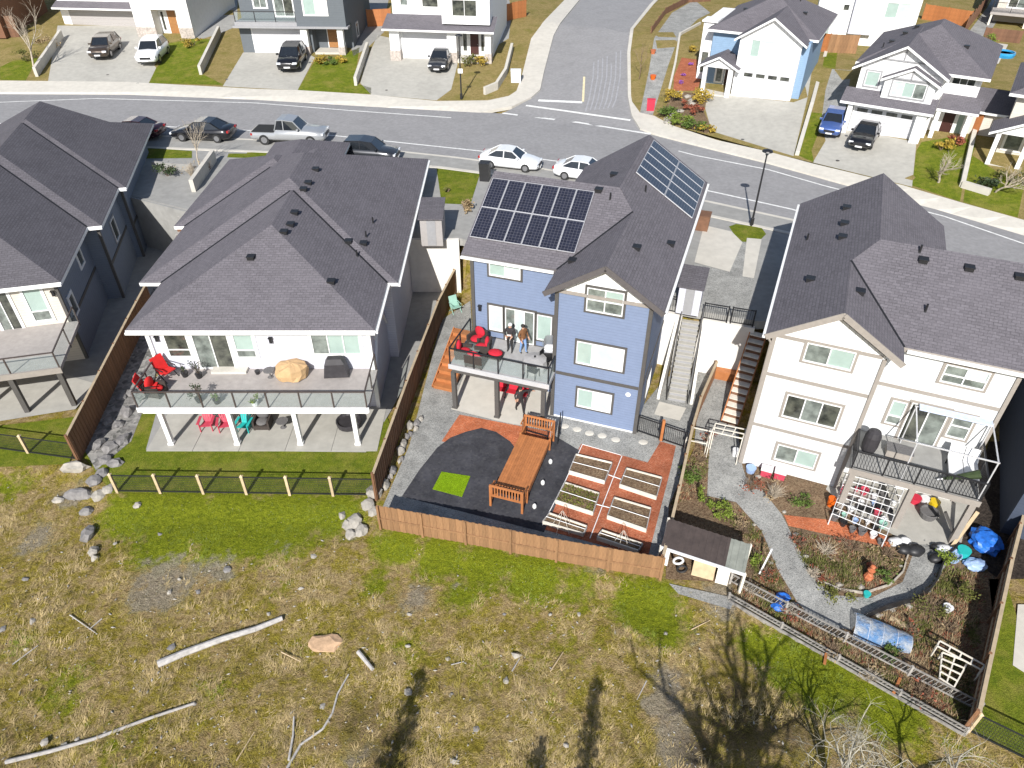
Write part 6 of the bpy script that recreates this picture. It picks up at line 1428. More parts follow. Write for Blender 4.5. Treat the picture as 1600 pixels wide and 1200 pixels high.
def sling_chair(label, p, deg, mat, group, frame="plain_black"):
    """simple fabric chair with sled frame"""
    T = thing("folding_chair", label, "chair", p, deg, group)
    q = MB(); q.slab([(-.27, -.28, .45), (.27, -.28, .45), (.27, .2, .36), (-.27, .2, .36)], .04); q.build("seat", mat, T)
    q = MB(); q.bar((0, .2, .36), (0, .42, 1.0), .54, .04, up=(0, 1, 0)); q.build("backrest", mat, T)
    for s in (-1, 1):
        for a_, b_ in (((s * .29, -.3, 0), (s * .29, .22, .5)), ((s * .29, .3, 0), (s * .29, -.28, .5)), ((s * .29, -.28, .62), (s * .29, .3, .62))):
            q = MB(); q.bar(a_, b_, .035, .035); q.build("arm" if a_[2] > .5 else "leg", frame, T)
    return T
for k, a in enumerate((-3.1, -2.45, -1.85)): sling_chair("red fabric chair under the blue house deck", FC.w(a, 0.75, YC + .03), -19, "cushion_red", "red chairs under the blue house deck")
def adirondack(label, p, deg, mat, group):
    T = thing("adirondack_chair", label, "chair", p, deg, group)
    for i in range(5): q = MB(); q.bar((-.26, -.3 + i * .12, .36 - i * .03), (.26, -.3 + i * .12, .36 - i * .03), .1, .02); q.build("seat_slat", mat, T)
    for i in range(5):
        x = -.22 + i * .11; q = MB(); q.bar((x * .8, .2, .26), (x * 1.25, .5, .95 + .1 * (1 - abs(i - 2) / 2)), .085, .02, up=(0, 1, 0)); q.build("back_slat", mat, T)
    for s in (-1, 1):
        q = MB(); q.box(s * .34 - .07, -.38, .54, s * .34 + .07, .3, .565); q.build("arm", mat, T); q = MB(); q.box(s * .3 - .02, -.36, 0, s * .3 + .02, -.28, .54); q.build("leg", mat, T); q = MB(); q.bar((s * .27, -.3, .34), (s * .27, .45, .04), .03, .1); q.build("leg", mat, T)
for k, (px, py) in enumerate(((326, 668), (354, 669))): adirondack("pink red adirondack chair under the white deck", at(px, py, YC + .03), 5 + 8 * k, "plastic_pink", "pink adirondack chairs")
adirondack("teal adirondack chair under the white deck", at(384, 670, YC + .03), -5, "plastic_teal", None)
def tub(name, label, cat, p, prof, mat, n=12, group=None): q = MB(); q.lathe((0, 0, 0), prof, n); return tag(q.build(name, mat, loc=p), label, cat, group)
club_chair("dark grey wicker armchair under the white deck", FB, 5.55, -1.6, YC + .03, 0, 0.85, "wicker_grey")
tub("fire_bowl", "dark round fire bowl under the white deck", "fire bowl", FB.w(10.05, -1.7, YC + .03), [(.3, 0), (.62, .22), (.66, .5), (.6, .52), (.5, .4)], "cover_black", 16)
tub("side_table", "small grey round table beside the wicker armchair", "table", FB.w(6.6, -1.7, YC + .03), [(.2, 0), (.05, .05), (.05, .4), (.32, .42), (.32, .46)], "wicker_grey")
# deck of the hip roofed house
ZD = -0.42
for k, (px, py, d) in enumerate(((263, 590, 60), (238, 616, 100))):
    sling_chair(("red fabric chair by the white wall of the glass railed deck", "red fabric chair in the corner of the glass railed deck")[k], at(px, py, ZD), d, "fabric_red", None).scale = (1.25, 1.25, 1.15)
club_chair("red cushioned chair with dark frame on the glass railed deck", FB, 0.95, -2.1, ZD, 80, 0.8, "fabric_red")
T = thing("patio_table", "tan fabric cover over a round patio table", "covered table", at(458, 588, ZD))
q = MB(); rn = random.Random(5)
prof = [(.72, .05), (.8, .35), (.74, .66), (.4, .78), (.1, .82)]; n = 18; pts = []
for r, z in prof:
    for i in range(n): a = 6.283 * i / n; rr = r * (1 + rn.uniform(-.09, .09)); pts.append((rr * math.cos(a) * 1.05, rr * .85 * math.sin(a), z + rn.uniform(-.03, .03)))
q.add(pts, [(k * n + i, k * n + (i + 1) % n, (k + 1) * n + (i + 1) % n, (k + 1) * n + i) for k in range(4) for i in range(n)] + [tuple(range(4 * n, 5 * n))]); q.build("cover", "cover_tan", T); q = MB(); q.tube((0, 0, 0), (0, 0, .7), .06, 8); q.build("pedestal", "plain_black", T)
grill("black covered barbecue on the glass railed deck", at(527, 587, ZD), 4, "cover_black")
tub("side_table", "small grey round table beside the tan cover", "table", at(423, 589, ZD), [(.16, 0), (.04, .04), (.04, .4), (.3, .42), (.28, .46)], "wicker_grey")
tub("planter", "small dark planter near the patio doorstep", "pot", at(403, 584, ZD), [(.1, 0), (.14, .2), (.12, .2)], "plain_black")
q = MB(); q.box(-.9, -.25, 0, .9, .25, .14); o = q.build("door_step", "concrete_pale", loc=at(360, 580, ZD)); tag(o, "pale step outside the glass patio door", "step")
# ------------------------------------------------------------------ leafy and twiggy plants
for n_, c_ in dict(green=(0.075, 0.12, 0.015), bright=(0.14, 0.19, 0.02), gold=(0.34, 0.24, 0.03), rust=(0.22, 0.06, 0.03), tan=(0.3, 0.22, 0.12), dark=(0.03, 0.05, 0.015)).items(): M("leaf_" + n_, c_, 0.75, 0.4, 4, rnd=0.1)
M("twig", (0.2, 0.14, 0.09), 0.9, 0.3, 6); M("twig_pale", (0.42, 0.36, 0.28), 0.9, 0.3, 6); M("bark_dark", (0.09, 0.07, 0.055), 0.9, 0.3, 6, 0.5, 20)
def shrub(name, label, p, rx, rz, n, mat, leaf=0.06, twigs=8, cat="shrub", twig="twig", group=None, ry=None, pot=None):
    T = thing(name, label, cat, p, group=group); rn = random.Random(int(p[0] * 97 + p[1] * 31)); ry = ry or rx; z0 = 0
    if pot: q = MB(); q.lathe((0, 0, 0), [(.13, 0), (.19, .28), (.16, .28)], 10); q.build("pot", pot, T); z0 = .26
    q = MB()
    for i in range(max(1, twigs)):
        a = rn.uniform(0, 6.283); k = rn.uniform(.3, .95); e = (rx * k * math.cos(a), ry * k * math.sin(a), z0 + rz * rn.uniform(.7, 1.7)); s = (e[0] * .12, e[1] * .12, z0)
        m_ = (e[0] * .45 + rn.uniform(-.05, .05), e[1] * .45, z0 + (e[2] - z0) * .55)
        q.tube(s, m_, .014, 4, .01, caps=False); q.tube(m_, e, .01, 4, .004, caps=False)
        for _ in range(3): f = (m_[0] + rn.uniform(-.3, .3) * rx, m_[1] + rn.uniform(-.3, .3) * ry, m_[2] + rn.uniform(.1, .6) * rz); q.tube(m_, f, .007, 3, .003, caps=False)
    q.build("stems", twig, T)
    if n:
        q = MB(); cl = [(rn.uniform(-.75, .75) * rx, rn.uniform(-.75, .75) * ry, z0 + rz * rn.uniform(.35, 1.5), rn.uniform(.25, .5)) for _ in range(max(4, n // 60))]
        for _ in range(n):
            c = rn.choice(cl); d = Vector((rn.gauss(0, 1), rn.gauss(0, 1), rn.gauss(0, .8))) * c[3] * .55
            x, y, z = c[0] + d.x * rx, c[1] + d.y * ry, max(z0 + .03, c[2] + d.z * rz)
            u = Vector((rn.gauss(0, 1), rn.gauss(0, 1), rn.gauss(0, .5))).normalized() * leaf * rn.uniform(.6, 1.3); v = u.cross(Vector((rn.gauss(0, 1), rn.gauss(0, 1), rn.gauss(0, 1)))).normalized() * leaf * .55; o_ = Vector((x, y, z))
            q.add([o_ - u, o_ + v, o_ + u, o_ - v], [(0, 1, 2, 3)])
        tag(q.build("foliage", mat, T), kind="stuff")
    return T
sh = lambda label, px, py, rx, rz, n, mat, **kw: shrub("shrub", label, G(px, py), rx, rz, n, mat, **kw)
# deck plants
shrub("potted_plant", "spindly bare plant in a dark pot by the patio door", at(312, 590, ZD), .38, .5, 60, "leaf_dark", .05, 14, "plant", "bark_dark", pot="plain_black")
shrub("potted_plant", "small bare plant in a pot beside the red chairs", at(290, 588, ZD), .28, .4, 40, "leaf_dark", .05, 8, "plant", "bark_dark", pot="plain_black")
shrub("potted_plant", "bushy dark plant behind the glass rail panel", at(312, 628, ZD), .35, .5, 160, "leaf_dark", .05, 12, "plant", "bark_dark", pot="plain_black")
shrub("potted_plant", "small green plant behind the glass rail panel", at(340, 630, ZD), .22, .2, 120, "leaf_green", .05, 5, "plant", pot="plain_black")
shrub("potted_plant", "yellow green plant behind the glass rail panel", at(399, 633, ZD), .22, .2, 140, "leaf_bright", .06, 4, "plant", pot="plastic_white")
# the white house garden
sh("bushy green shrub beside the boundary fence", 1078, 750, .55, .6, 700, "leaf_green"); sh("slender bright green shrub beside the gravel path", 1100, 790, .35, .6, 420, "leaf_bright", ry=.6)
sh("round bright green shrub below the garden path bend", 1128, 803, .5, .4, 520, "leaf_bright"); sh("reddish bare shrub at the white house corner", 1172, 765, .5, .5, 120, "leaf_rust", twigs=40); sh("pale twiggy shrub before the basement window", 1208, 778, .6, .55, 60, "leaf_tan", twigs=46, twig="twig_pale")
sh("dense green shrub before the basement wall", 1248, 788, .5, .4, 500, "leaf_green"); sh("green shrub beside the shed end wall", 1180, 880, .3, .5, 260, "leaf_bright"); sh("green ground plant in the centre bed beside the path", 1308, 925, .7, .18, 260, "leaf_olive"); sh("green plant at the rim of the centre bed", 1382, 905, .4, .25, 220, "leaf_green")
sh("green plant under the hose reel post", 1478, 880, .45, .35, 320, "leaf_bright"); sh("rusty red shrub in the centre bed", 1357, 895, .35, .4, 180, "leaf_rust", twigs=16); sh("twiggy bush in the bed behind the plastic cover", 1450, 955, .7, .35, 220, "leaf_olive", twigs=24); sh("green climber in front of the plastic cover", 1395, 1028, .5, .3, 320, "leaf_green"); sh("bushy weeds beside the boundary fence shade", 1500, 930, .45, .4, 240, "leaf_olive", twigs=14)
for k, (px, py, r, lab) in enumerate([(1105, 690, .4, "by the white arbour"), (1095, 720, .45, "beside the clipped fence"), (1250, 850, .6, "beside the winding path"), (1290, 865, .7, "left of the terracotta statue"), (1330, 858, .7, "under the bark strip"), (1385, 870, .6, "before the black bags"), (1270, 900, .5, "at the tip of the centre bed"), (1160, 830, .6, "behind the dark roofed shed"), (1195, 900, .5, "beside the white pole"), (1170, 925, .5, "by the blue bags"), (1420, 990, .6, "beside the plastic cover"), (1480, 985, .6, "below the white statue"), (1230, 960, .5, "behind the white lattice fence"), (1300, 1020, .6, "between the lattice rails"), (1440, 1085, .6, "at the low end of the lattice rails"), (1360, 1060, .5, "in the lattice bed middle")]):
    sh("tangle of brown winter stems " + lab, px, py, r, .28, 60, "leaf_tan" if k % 2 else "leaf_rust", twigs=34, twig="twig" if k % 3 else "twig_pale")
# front gardens across the street
for k, (px, py, rx, rz, n, mt, lab) in enumerate([(1040, 180, 1.0, .5, 500, "leaf_green", "dark green shrub at the kerb of the corner bed"), (1062, 193, 1.0, .45, 520, "leaf_bright", "clipped green hedge shrub along the corner kerb"), (1085, 203, 1.0, .45, 520, "leaf_green", "green hedge shrub next to the wide driveway"), (1102, 205, .7, .4, 360, "leaf_gold", "golden shrub at the driveway corner"), (1048, 160, .8, .6, 420, "leaf_gold", "golden shrub at the end of the gravel path"), (1092, 160, .9, .6, 460, "leaf_gold", "golden shrub before the porch step"), (1075, 170, .5, .4, 240, "leaf_rust", "rusty plant among the pale stones"), (1078, 82, .6, .4, 260, "leaf_gold", "yellow shrub above the red bark bed"), (1088, 178, .6, .4, 240, "leaf_rust", "red brown plant in the corner bed"),
        (500, 100, .8, .5, 360, "leaf_gold", "golden shrub before the dark grey house porch"), (517, 100, .7, .5, 300, "leaf_green", "green shrub before the dark grey house porch"), (535, 97, .7, .4, 300, "leaf_gold", "yellow shrub beside the stone pillar"), (733, 103, .8, .6, 340, "leaf_olive", "olive shrub by the white porch pillar"), (752, 102, .8, .5, 320, "leaf_gold", "dry golden shrub under the porch steps"), (300, 72, 1.2, .4, 300, "leaf_gold", "low dry shrub before the timber front door"),
        (1470, 235, .8, .5, 340, "leaf_gold", "golden shrub beside the porch path"), (1490, 225, .7, .5, 280, "leaf_rust", "rusty shrub at the porch pillar foot"), (1540, 290, .9, .4, 300, "leaf_dark", "dark shrub along the front lawn kerb"), (1580, 285, .9, .5, 340, "leaf_olive", "olive shrub beside the porch house steps"), (80, 75, 1.4, .8, 260, "leaf_tan", "tall dry grass clump on the bank"), (45, 95, 1.2, .6, 220, "leaf_olive", "olive shrub at the low wall end"), (1540, 70, .8, .7, 300, "leaf_bright", "bright shrub beside the paddling pool"),
        (715, 470, .3, .5, 0, "leaf_green", "bare twig plant beside the fence top"), (728, 330, .5, .5, 300, "leaf_tan", "dry shrub at the edge of the lawn patch"), (700, 300, .3, .2, 80, "leaf_olive", "tiny shrub on the lawn patch")]):
    sh(lab, px, py, rx, rz, n, mt, leaf=.11, twigs=10)
sh("bare brown shrub below the young street tree", 300, 275, .7, .7, 60, "leaf_tan", twigs=40, twig="twig_pale"); sh("dark evergreen shrub below the lawn strip", 262, 275, .9, .5, 420, "leaf_dark", leaf=.09); sh("bare brown shrub beside the short concrete wall", 325, 268, .5, .5, 40, "leaf_rust", twigs=30)
for k, (px, py) in enumerate(((1078, 103), (1067, 119), (1064, 131))):
    sh("small purple flowering heather in the red bark bed", px, py, .28, .18, 120, "leaf_purple" if "leaf_purple" in MAT else "leaf_rust", leaf=.08, twigs=3, group="heathers in the red bark bed")
for k in range(9):
    t = k / 8; p = G(1062 + 20 * math.sin(t * 5), 146 + 46 * t); q = MB(); q.ball((0, 0, .05), .32, 1.2, .9, .6, .2, 1); tag(q.build("edging_stone", "rock_pale", loc=p), "pale stone in the winding line through the corner bed", "stone", "pale stones in the corner bed")

# ================================================================== people
M("skin", (0.5, 0.29, 0.2), 0.6, 0.08); M("hair_dark", (0.02, 0.015, 0.012), 0.7, 0.2); M("jacket_black", (0.028, 0.024, 0.026), 0.85, 0.2); M("trousers_black", (0.02, 0.018, 0.018), 0.85, 0.2); M("jacket_brown", (0.17, 0.075, 0.03), 0.85, 0.2); M("jeans_blue", (0.2, 0.32, 0.55), 0.85, 0.15); M("cap_white", (0.75, 0.75, 0.75), 0.7); M("shoe", (0.03, 0.03, 0.03), 0.7)
def person(label, p, deg, top, legs, hair, arms, stride=0.12, lean=0.0, hat=None, stripe=None):
    """arms: ((elbow, wrist) left, (elbow, wrist) right) in body space, facing -y; one skinned surface"""
    T = thing("person", label, "person", p, deg)
    V, R, E = [], [], []
    def add(co, r, parent=None):
        V.append(co); R.append(r)
        if parent is not None: E.append((parent, len(V) - 1))
        return len(V) - 1
    ly = -lean
    pel = add((0, 0, .95), .15); wa = add((0, ly * .3, 1.12), .135, pel); ch = add((0, ly * .7, 1.33), .165, wa); nk = add((0, ly, 1.49), .065, ch); hd = add((0, ly * 1.05 - .01, 1.6), .085, nk); tp = add((0, ly * 1.05, 1.70), .085, hd); 
    face = add((0, ly * 1.05 - .07, 1.6), .035, hd)
    for s, k in ((-1, 0), (1, 1)):
        hp = add((s * .1, 0, .9), .105, pel); kn = add((s * .11, -stride * s * .5 - .03, .5), .068, hp); an = add((s * .12, -stride * s, .1), .045, kn); toe = add((s * .13, -stride * s - .16, .04), .036, an)
        shd = add((s * .19, ly * .7, 1.4), .075, ch); el = add(arms[k][0], .052, shd); wr = add(arms[k][1], .034, el)
        d = (Vector(arms[k][1]) - Vector(arms[k][0])).normalized(); sd = d.cross(Vector((0, 0, 1)))
        sd = sd.normalized() if sd.length > .1 else Vector((1, 0, 0)); palm = Vector(arms[k][1]) + d * .07; pm = add(tuple(palm), .03, wr)
        for j in range(4):
            b_ = palm + sd * (j - 1.5) * .02 + d * (.045 + (.01 if j in (1, 2) else 0)); f1 = add(tuple(b_), .009, pm); add(tuple(b_ + d * .03 - Vector((0, 0, .02))), .008, f1)
        th = Vector(arms[k][1]) + d * .03 + sd * .045; t1 = add(tuple(th), .01, wr); add(tuple(th + d * .04), .009, t1)
    me_ = bpy.data.meshes.new("body"); me_.from_pydata(V, E, [])
    o = bpy.data.objects.new("body", me_); COL.objects.link(o)
    md = o.modifiers.new("skin", 'SKIN'); md.use_smooth_shade = True
    sv = me_.skin_vertices[0].data
    for i, r in enumerate(R): sv[i].radius = (r, r)
    sv[0].use_root = True
    o.modifiers.new("sub", 'SUBSURF').levels = 1
    bm2 = bpy.data.meshes.new_from_object(o.evaluated_get(bpy.context.evaluated_depsgraph_get()))
    bpy.data.objects.remove(o)
    for mname in ("skin", top, legs, "shoe", hair): bm2.materials.append(MAT[mname])
    wr_ = [Vector(arms[0][1]), Vector(arms[1][1])]
    for f in bm2.polygons:
        c = f.center; f.use_smooth = True
        hand = any((c - w).length < .17 and (c - Vector(arms[i][0])).length > (w - Vector(arms[i][0])).length * .93 for i, w in enumerate(wr_))
        if hand: f.material_index = 0
        elif c.z > 1.5: f.material_index = 4 if (c.z > 1.66 or (c.y > ly * 1.05 + .01)) else 0
        elif c.z > .93 or (abs(c.x) > .24 and c.z > .6): f.material_index = 1
        elif c.z > .1: f.material_index = 2
        else: f.material_index = 3
    link("body", bm2, T)
    q = MB(); q.ball((0, ly * 1.05 + .015, 1.67), .112, 1, 1.1, .85, .04, 2); q.build("cap" if hat else "hair", hat or hair, T, smooth=True)
    for s in (-1, 1): q = MB(); q.ball((s * .035, ly * 1.05 - .098, 1.615), .012, 1, .6, 1, 0, 1); q.build("eye", "plain_black", T)
    if stripe: q = MB(); q.box(-.1, ly * .7 - .21, 1.12, .1, ly * .5 - .17, 1.17); q.build("chest_print", stripe, T)
    return T
person("person in black clothes and white cap standing on the blue house deck", at(797, 549, -0.06), -15, "jacket_black", "trousers_black", "hair_dark", (((-.27, .0, 1.15), (-.16, -.2, 1.08)), ((.27, .0, 1.15), (.16, -.2, 1.06))), .05, hat="cap_white", stripe="cap_white")
person("person in brown jacket and pale jeans standing on the blue house deck", at(817, 551, -0.06), 40, "jacket_brown", "jeans_blue", "hair_dark", (((-.28, .02, 1.14), (-.24, -.14, .92)), ((.28, .02, 1.14), (.2, -.2, 1.0))), .1)
person("person in dark clothes stepping sideways with one arm stretched under the deck", at(812, 643, YC + .03), 20, "jacket_black", "trousers_black", "hair_dark", (((-.26, .05, 1.13), (-.24, -.02, .9)), ((.44, -.05, 1.36), (.68, -.08, 1.3))), .28, 0.1)

# ================================================================== clutter around the white house
def bx_thing(name, label, cat, p, deg, dims, mat, lid=None):
    T = thing(name, label, cat, p, deg); x, y, z = dims
    q = MB(); q.add([(-x * .46, -y * .46, 0), (x * .46, -y * .46, 0), (x * .46, y * .46, 0), (-x * .46, y * .46, 0), (-x / 2, -y / 2, z), (x / 2, -y / 2, z), (x / 2, y / 2, z), (-x / 2, y / 2, z)], [(0, 3, 2, 1), (4, 5, 6, 7), (0, 1, 5, 4), (1, 2, 6, 5), (2, 3, 7, 6), (3, 0, 4, 7)]); q.build("body", mat, T)
    q = MB(); q.box(-x / 2 - .02, -y / 2 - .02, z, x / 2 + .02, y / 2 + .02, z + .06); q.build("lid", lid or mat, T)
    return T
# deck things
ZW = -0.2
tub("patio_heater", "tall dark covered patio heater on the black railed deck", "heater", at(1356, 703, ZW), [(.28, 0), (.34, .3), (.34, .85), (.26, 1.1), (.08, 1.18)], "cover_black", 14)
T = thing("storage_bench", "brown slatted storage bench by the glass patio door", "bench", at(1402, 712, ZW), -23)
for i in range(4): q = MB(); q.box(-.55, -.32 + i * .16, .4, .55, -.18 + i * .16, .43); q.build("slat", "wicker_grey", T)
q = MB(); q.box(-.52, -.3, .04, .52, .3, .38); q.build("box", "trim_taupe", T)
for k, (px, py) in enumerate(((1488, 735), (1512, 742))):
    T = thing("sun_lounger", "white cushioned lounger on the black railed deck", "lounger", at(px, py, ZW), -23, "white loungers on the deck")
    q = MB(); q.box(-.28, -.7, .3, .28, .45, .38); q.build("seat_cushion", "plastic_white", T); q = MB(); q.bar((0, .45, .36), (0, .8, .85), .56, .08, up=(0, 1, 0)); q.build("backrest", "plastic_white", T)
    for x in (-.25, .25):
        for y in (-.6, .4): q = MB(); q.box(x - .025, y - .025, 0, x + .025, y + .025, .3); q.build("leg", "plain_black", T)
T = thing("closed_parasol", "dark green closed parasol lying in the deck corner", "parasol", FD.w(8.7, -1.1, ZW), -23)
q = MB(); q.tube((-.7, 0, .25), (.5, .1, .9), .05, 8, .2); q.build("canopy", "leaf_dark", T); q = MB(); q.tube((-.9, -.02, .14), (-.7, 0, .25), .03, 6); q.build("pole", "alu", T)
# white pipe lattice and the pots under it
LQ = [at(1322, 742, -2.3), at(1412, 766, -2.3), at(1385, 838, -2.3), at(1300, 803, -2.3)]
T = thing("pipe_lattice", "white square pipe lattice frame over plant pots", "lattice", (LQ[3].x, LQ[3].y, YC)); B0 = Vector((LQ[3].x, LQ[3].y, YC))
bil = lambda u, v: (LQ[0] * (1 - u) + LQ[1] * u) * (1 - v) + (LQ[3] * (1 - u) + LQ[2] * u) * v - B0
for i in range(9): q = MB(); q.tube(bil(i / 8, 0), bil(i / 8, 1), .018, 5); q.build("bar", "plastic_white", T)
for i in range(8): q = MB(); q.tube(bil(0, i / 7) + Vector((0, 0, .03)), bil(1, i / 7) + Vector((0, 0, .03)), .018, 5); q.build("bar", "plastic_white", T)
for u, v in ((0, 0), (1, 0), (1, 1), (0, 1)): p = bil(u, v); q = MB(); q.tube((p.x, p.y, 0), p, .03, 6); q.build("post", "plastic_white", T)
rn = random.Random(3); PM = ["plastic_white", "plastic_black", "plastic_white", "plastic_skyblue", "plastic_black", "plastic_mint", "wicker_grey", "plastic_pink"]
WORD = dict(plastic_white="white", plastic_black="black", plastic_skyblue="pale blue", plastic_mint="mint green", wicker_grey="grey", plastic_pink="pink")
for i in range(30):
    u, v = (i % 6 + .5 + rn.uniform(-.3, .3)) / 6, (i // 6 + .5 + rn.uniform(-.3, .3)) / 5; p = bil(u, v) + B0; k = rn.uniform(.7, 1.25); mt = rn.choice(PM)
    tub("plant_pot", WORD[mt] + " plant pot under the white pipe lattice", "pot", Vector((p.x, p.y, YC + .02)), [(.1 * k, 0), (.16 * k, .26 * k), (.13 * k, .26 * k), (.12 * k, .2 * k)], mt, 9, WORD[mt] + " pots under the lattice")
tub("bucket", "orange bucket at the white house wall corner", "bucket", G(1297, 790), [(.15, 0), (.19, .5), (.16, .5)], "plastic_orange"); tub("bucket", "red tub beside the yellow tub on the patio", "tub", G(1428, 785), [(.2, 0), (.25, .35), (.2, .35)], "plastic_red"); tub("bucket", "yellow tub beside the red tub on the patio", "tub", G(1458, 790), [(.2, 0), (.24, .3), (.2, .3)], "plastic_yellow"); tub("bucket", "white tub between red and yellow tubs", "tub", G(1443, 785), [(.17, 0), (.22, .3), (.18, .3)], "plastic_white"); tub("large_pot", "large grey pot with cane hoop on the patio", "pot", G(1448, 808), [(.3, 0), (.42, .4), (.38, .42), (.34, .3)], "wicker_grey", 14)
for k, (px, py, r, mt, lab) in enumerate([(1398, 850, .28, "plastic_white", "white sack beside the lattice corner"), (1412, 848, .24, "plastic_white", "white sack leaning on the black sack"), (1410, 862, .3, "plastic_black", "black sack before the white sacks"), (1428, 864, .34, "plastic_black", "flat black sack on the path edge"), (1472, 862, .3, "plastic_white", "white sack under the leaning timber"), (1462, 858, .22, "plastic_black", "black sack beside the leaning timber"), (1460, 876, .26, "plastic_black", "black sack beside the blue grey tub")]):
    q = MB(); q.ball((0, 0, r * .5), r, 1.1, .9, .7, .15, 2, rnd=random.Random(k)); tag(q.build("sack", mt, loc=G(px, py), smooth=True), lab, "sack")
for k, (px, py, r, sx, sy, sz, mt, lab) in enumerate([(1537, 850, .62, 1.0, 1.15, .7, "tarp_blue", "bright blue tarpaulin heap beside the boundary fence"), (1522, 885, .42, 1.1, .8, .5, "plastic_skyblue", "pale blue plastic sheet below the blue tarpaulin")]):
    q = MB(); q.ball((0, 0, r * .3), r, sx, sy, sz, .14, 3, rnd=random.Random(k + 9)); tag(q.build("tarpaulin", mt, loc=G(px, py)), lab, "tarpaulin")
tub("bucket", "turquoise tub beside the blue tarpaulin", "tub", G(1502, 868), [(.24, 0), (.28, .4), (.24, .4)], "plastic_teal"); tub("large_pot", "blue grey round tub on the path edge", "tub", G(1485, 872), [(.32, 0), (.38, .3), (.34, .32), (.3, .2)], "plastic_skyblue", 14)
for k, (a, b, lab) in enumerate([((1477, 800), (1495, 850), "dark timber post leaning on the patio"), ((1528, 800), (1485, 858), "long tan timber leaning from the deck")]):
    A, B = G(*b) + Vector((0, 0, .06)), at(*a, -1.6); q = MB(); q.bar((0, 0, 0), B - A, .14, .09); tag(q.build("timber", "trim_dark" if k == 0 else "wood_pale", loc=A), lab, "timber")
T = thing("garden_statue", "orange terracotta figure in the centre bed", "statue", G(1355, 905))
q = MB(); q.lathe((0, 0, 0), [(.16, 0), (.2, .2), (.1, .45), (.16, .6), (.05, .72)], 9); q.build("body", "bark_orange", T); q = MB(); q.ball((0, 0, .8), .11, jit=.05, sub=2); q.build("head", "bark_orange", T)
tub("bucket", "turquoise pot at the rim of the centre bed", "pot", G(1353, 932), [(.1, 0), (.15, .22), (.12, .22)], "plastic_teal"); tub("bucket", "white pot on a stake in the right hand bed", "pot", G(1478, 955), [(.12, 0), (.2, .3), (.16, .3)], "plastic_white"); tub("bucket", "white bucket beside the stair foot arbour", "bucket", G(1148, 712), [(.14, 0), (.18, .42), (.15, .42)], "plastic_white")
for k, (px, py, lab) in enumerate([(1196, 742, "red white crate stacked against the basement wall"), (1217, 746, "pink crate stacked against the basement wall")]): bx_thing("crate", lab, "crate", G(px, py), -23, (.5, .4, .4), "plastic_pink", "plastic_white")
tub("bucket", "grey bucket at the white house corner", "bucket", G(1172, 737), [(.2, 0), (.25, .3), (.2, .3)], "plastic_skyblue")
for k, (px, py, lab) in enumerate([(1222, 935, "bright blue bag beside the lattice fence"), (1216, 950, "small blue bag below the bright blue bag")]): q = MB(); q.ball((0, 0, .1), .26, 1.2, .8, .5, .2, 2); tag(q.build("bag", "tarp_blue", loc=G(px, py)), lab, "bag")
# --- dark roofed shed with open front
SQ = [at(1045, 810, -1.45), at(1173, 851, -1.45), at(1164, 896, -1.75), at(1033, 853, -1.75)]; S0 = Vector((SQ[3].x, SQ[3].y, YC))
T = thing("garden_shed", "low open fronted shed with dark corrugated roof", "shed", S0); R_ = [p - S0 for p in SQ]
N_ = 26
for i in range(N_):
    u0, u1 = i / N_, (i + 1) / N_; A = R_[0].lerp(R_[1], u0); B = R_[0].lerp(R_[1], u1); C_ = R_[3].lerp(R_[2], u1); D_ = R_[3].lerp(R_[2], u0); up = Vector((0, 0, .02 if i % 2 else 0))
    q = MB(); q.slab([A + up, B + up, C_ + up, D_ + up], .02); q.build("roof_sheet", "roof_sheet_clear" if i > N_ - 7 else "roof_sheet_dark", T)
for i in (0, 1, 2, 3): p = R_[i]; q = MB(); q.box(p.x - .05, p.y - .05, 0, p.x + .05, p.y + .05, p.z); q.build("post", "wood_white", T)
m = MB(); m.bar((R_[0].x, R_[0].y, .75), (R_[1].x, R_[1].y, .75), .04, 1.4); m.build("back_wall", "wood_grey", T); m = MB(); m.bar(R_[3] + Vector((0, -.03, -.06)), R_[2] + Vector((0, -.03, -.06)), .05, .14); m.build("fascia", "plastic_white", T)
def lean(label, u, w, h, mat):
    p = R_[3].lerp(R_[2], u) + S0; q = MB(); q.bar((0, .1, .02), (.0, .35, h), w, .03, up=(0, 1, 0)); tag(q.build("plywood_sheet", mat, loc=(p.x, p.y, YC + .01), rot=(0, 0, math.radians(-19))), label, "sheet")
lean("pale plywood sheet leaning in the open shed", .55, .9, .9, "wood_pale"); lean("white board leaning beside the plywood sheet", .78, .5, .95, "wood_white"); lean("white board leaning at the shed post", .08, .25, .9, "plastic_white")
for k, u in enumerate((.24, .3)):
    p = R_[3].lerp(R_[2], u) + S0; q = MB(); n = 16
    ring = [Vector((.2 * math.cos(6.283 * i / n), -.02 * k, .24 + .2 * math.sin(6.283 * i / n))) for i in range(n)]
    for i in range(n): q.tube(ring[i], ring[(i + 1) % n], .05, 6, caps=False)
    tag(q.build("hose_coil", "plastic_black" if k else "plastic_white", loc=(p.x, p.y + .05, YC + .4 * (1 - k))), ("white coiled hose hanging in the open shed", "black coiled hose on the shed floor")[k], "hose")
patch("shed_pad", [(1045, 912), (1150, 935), (1140, 955), (1060, 930)], "gravel", .016, "grey gravel pad before the open shed", "path")
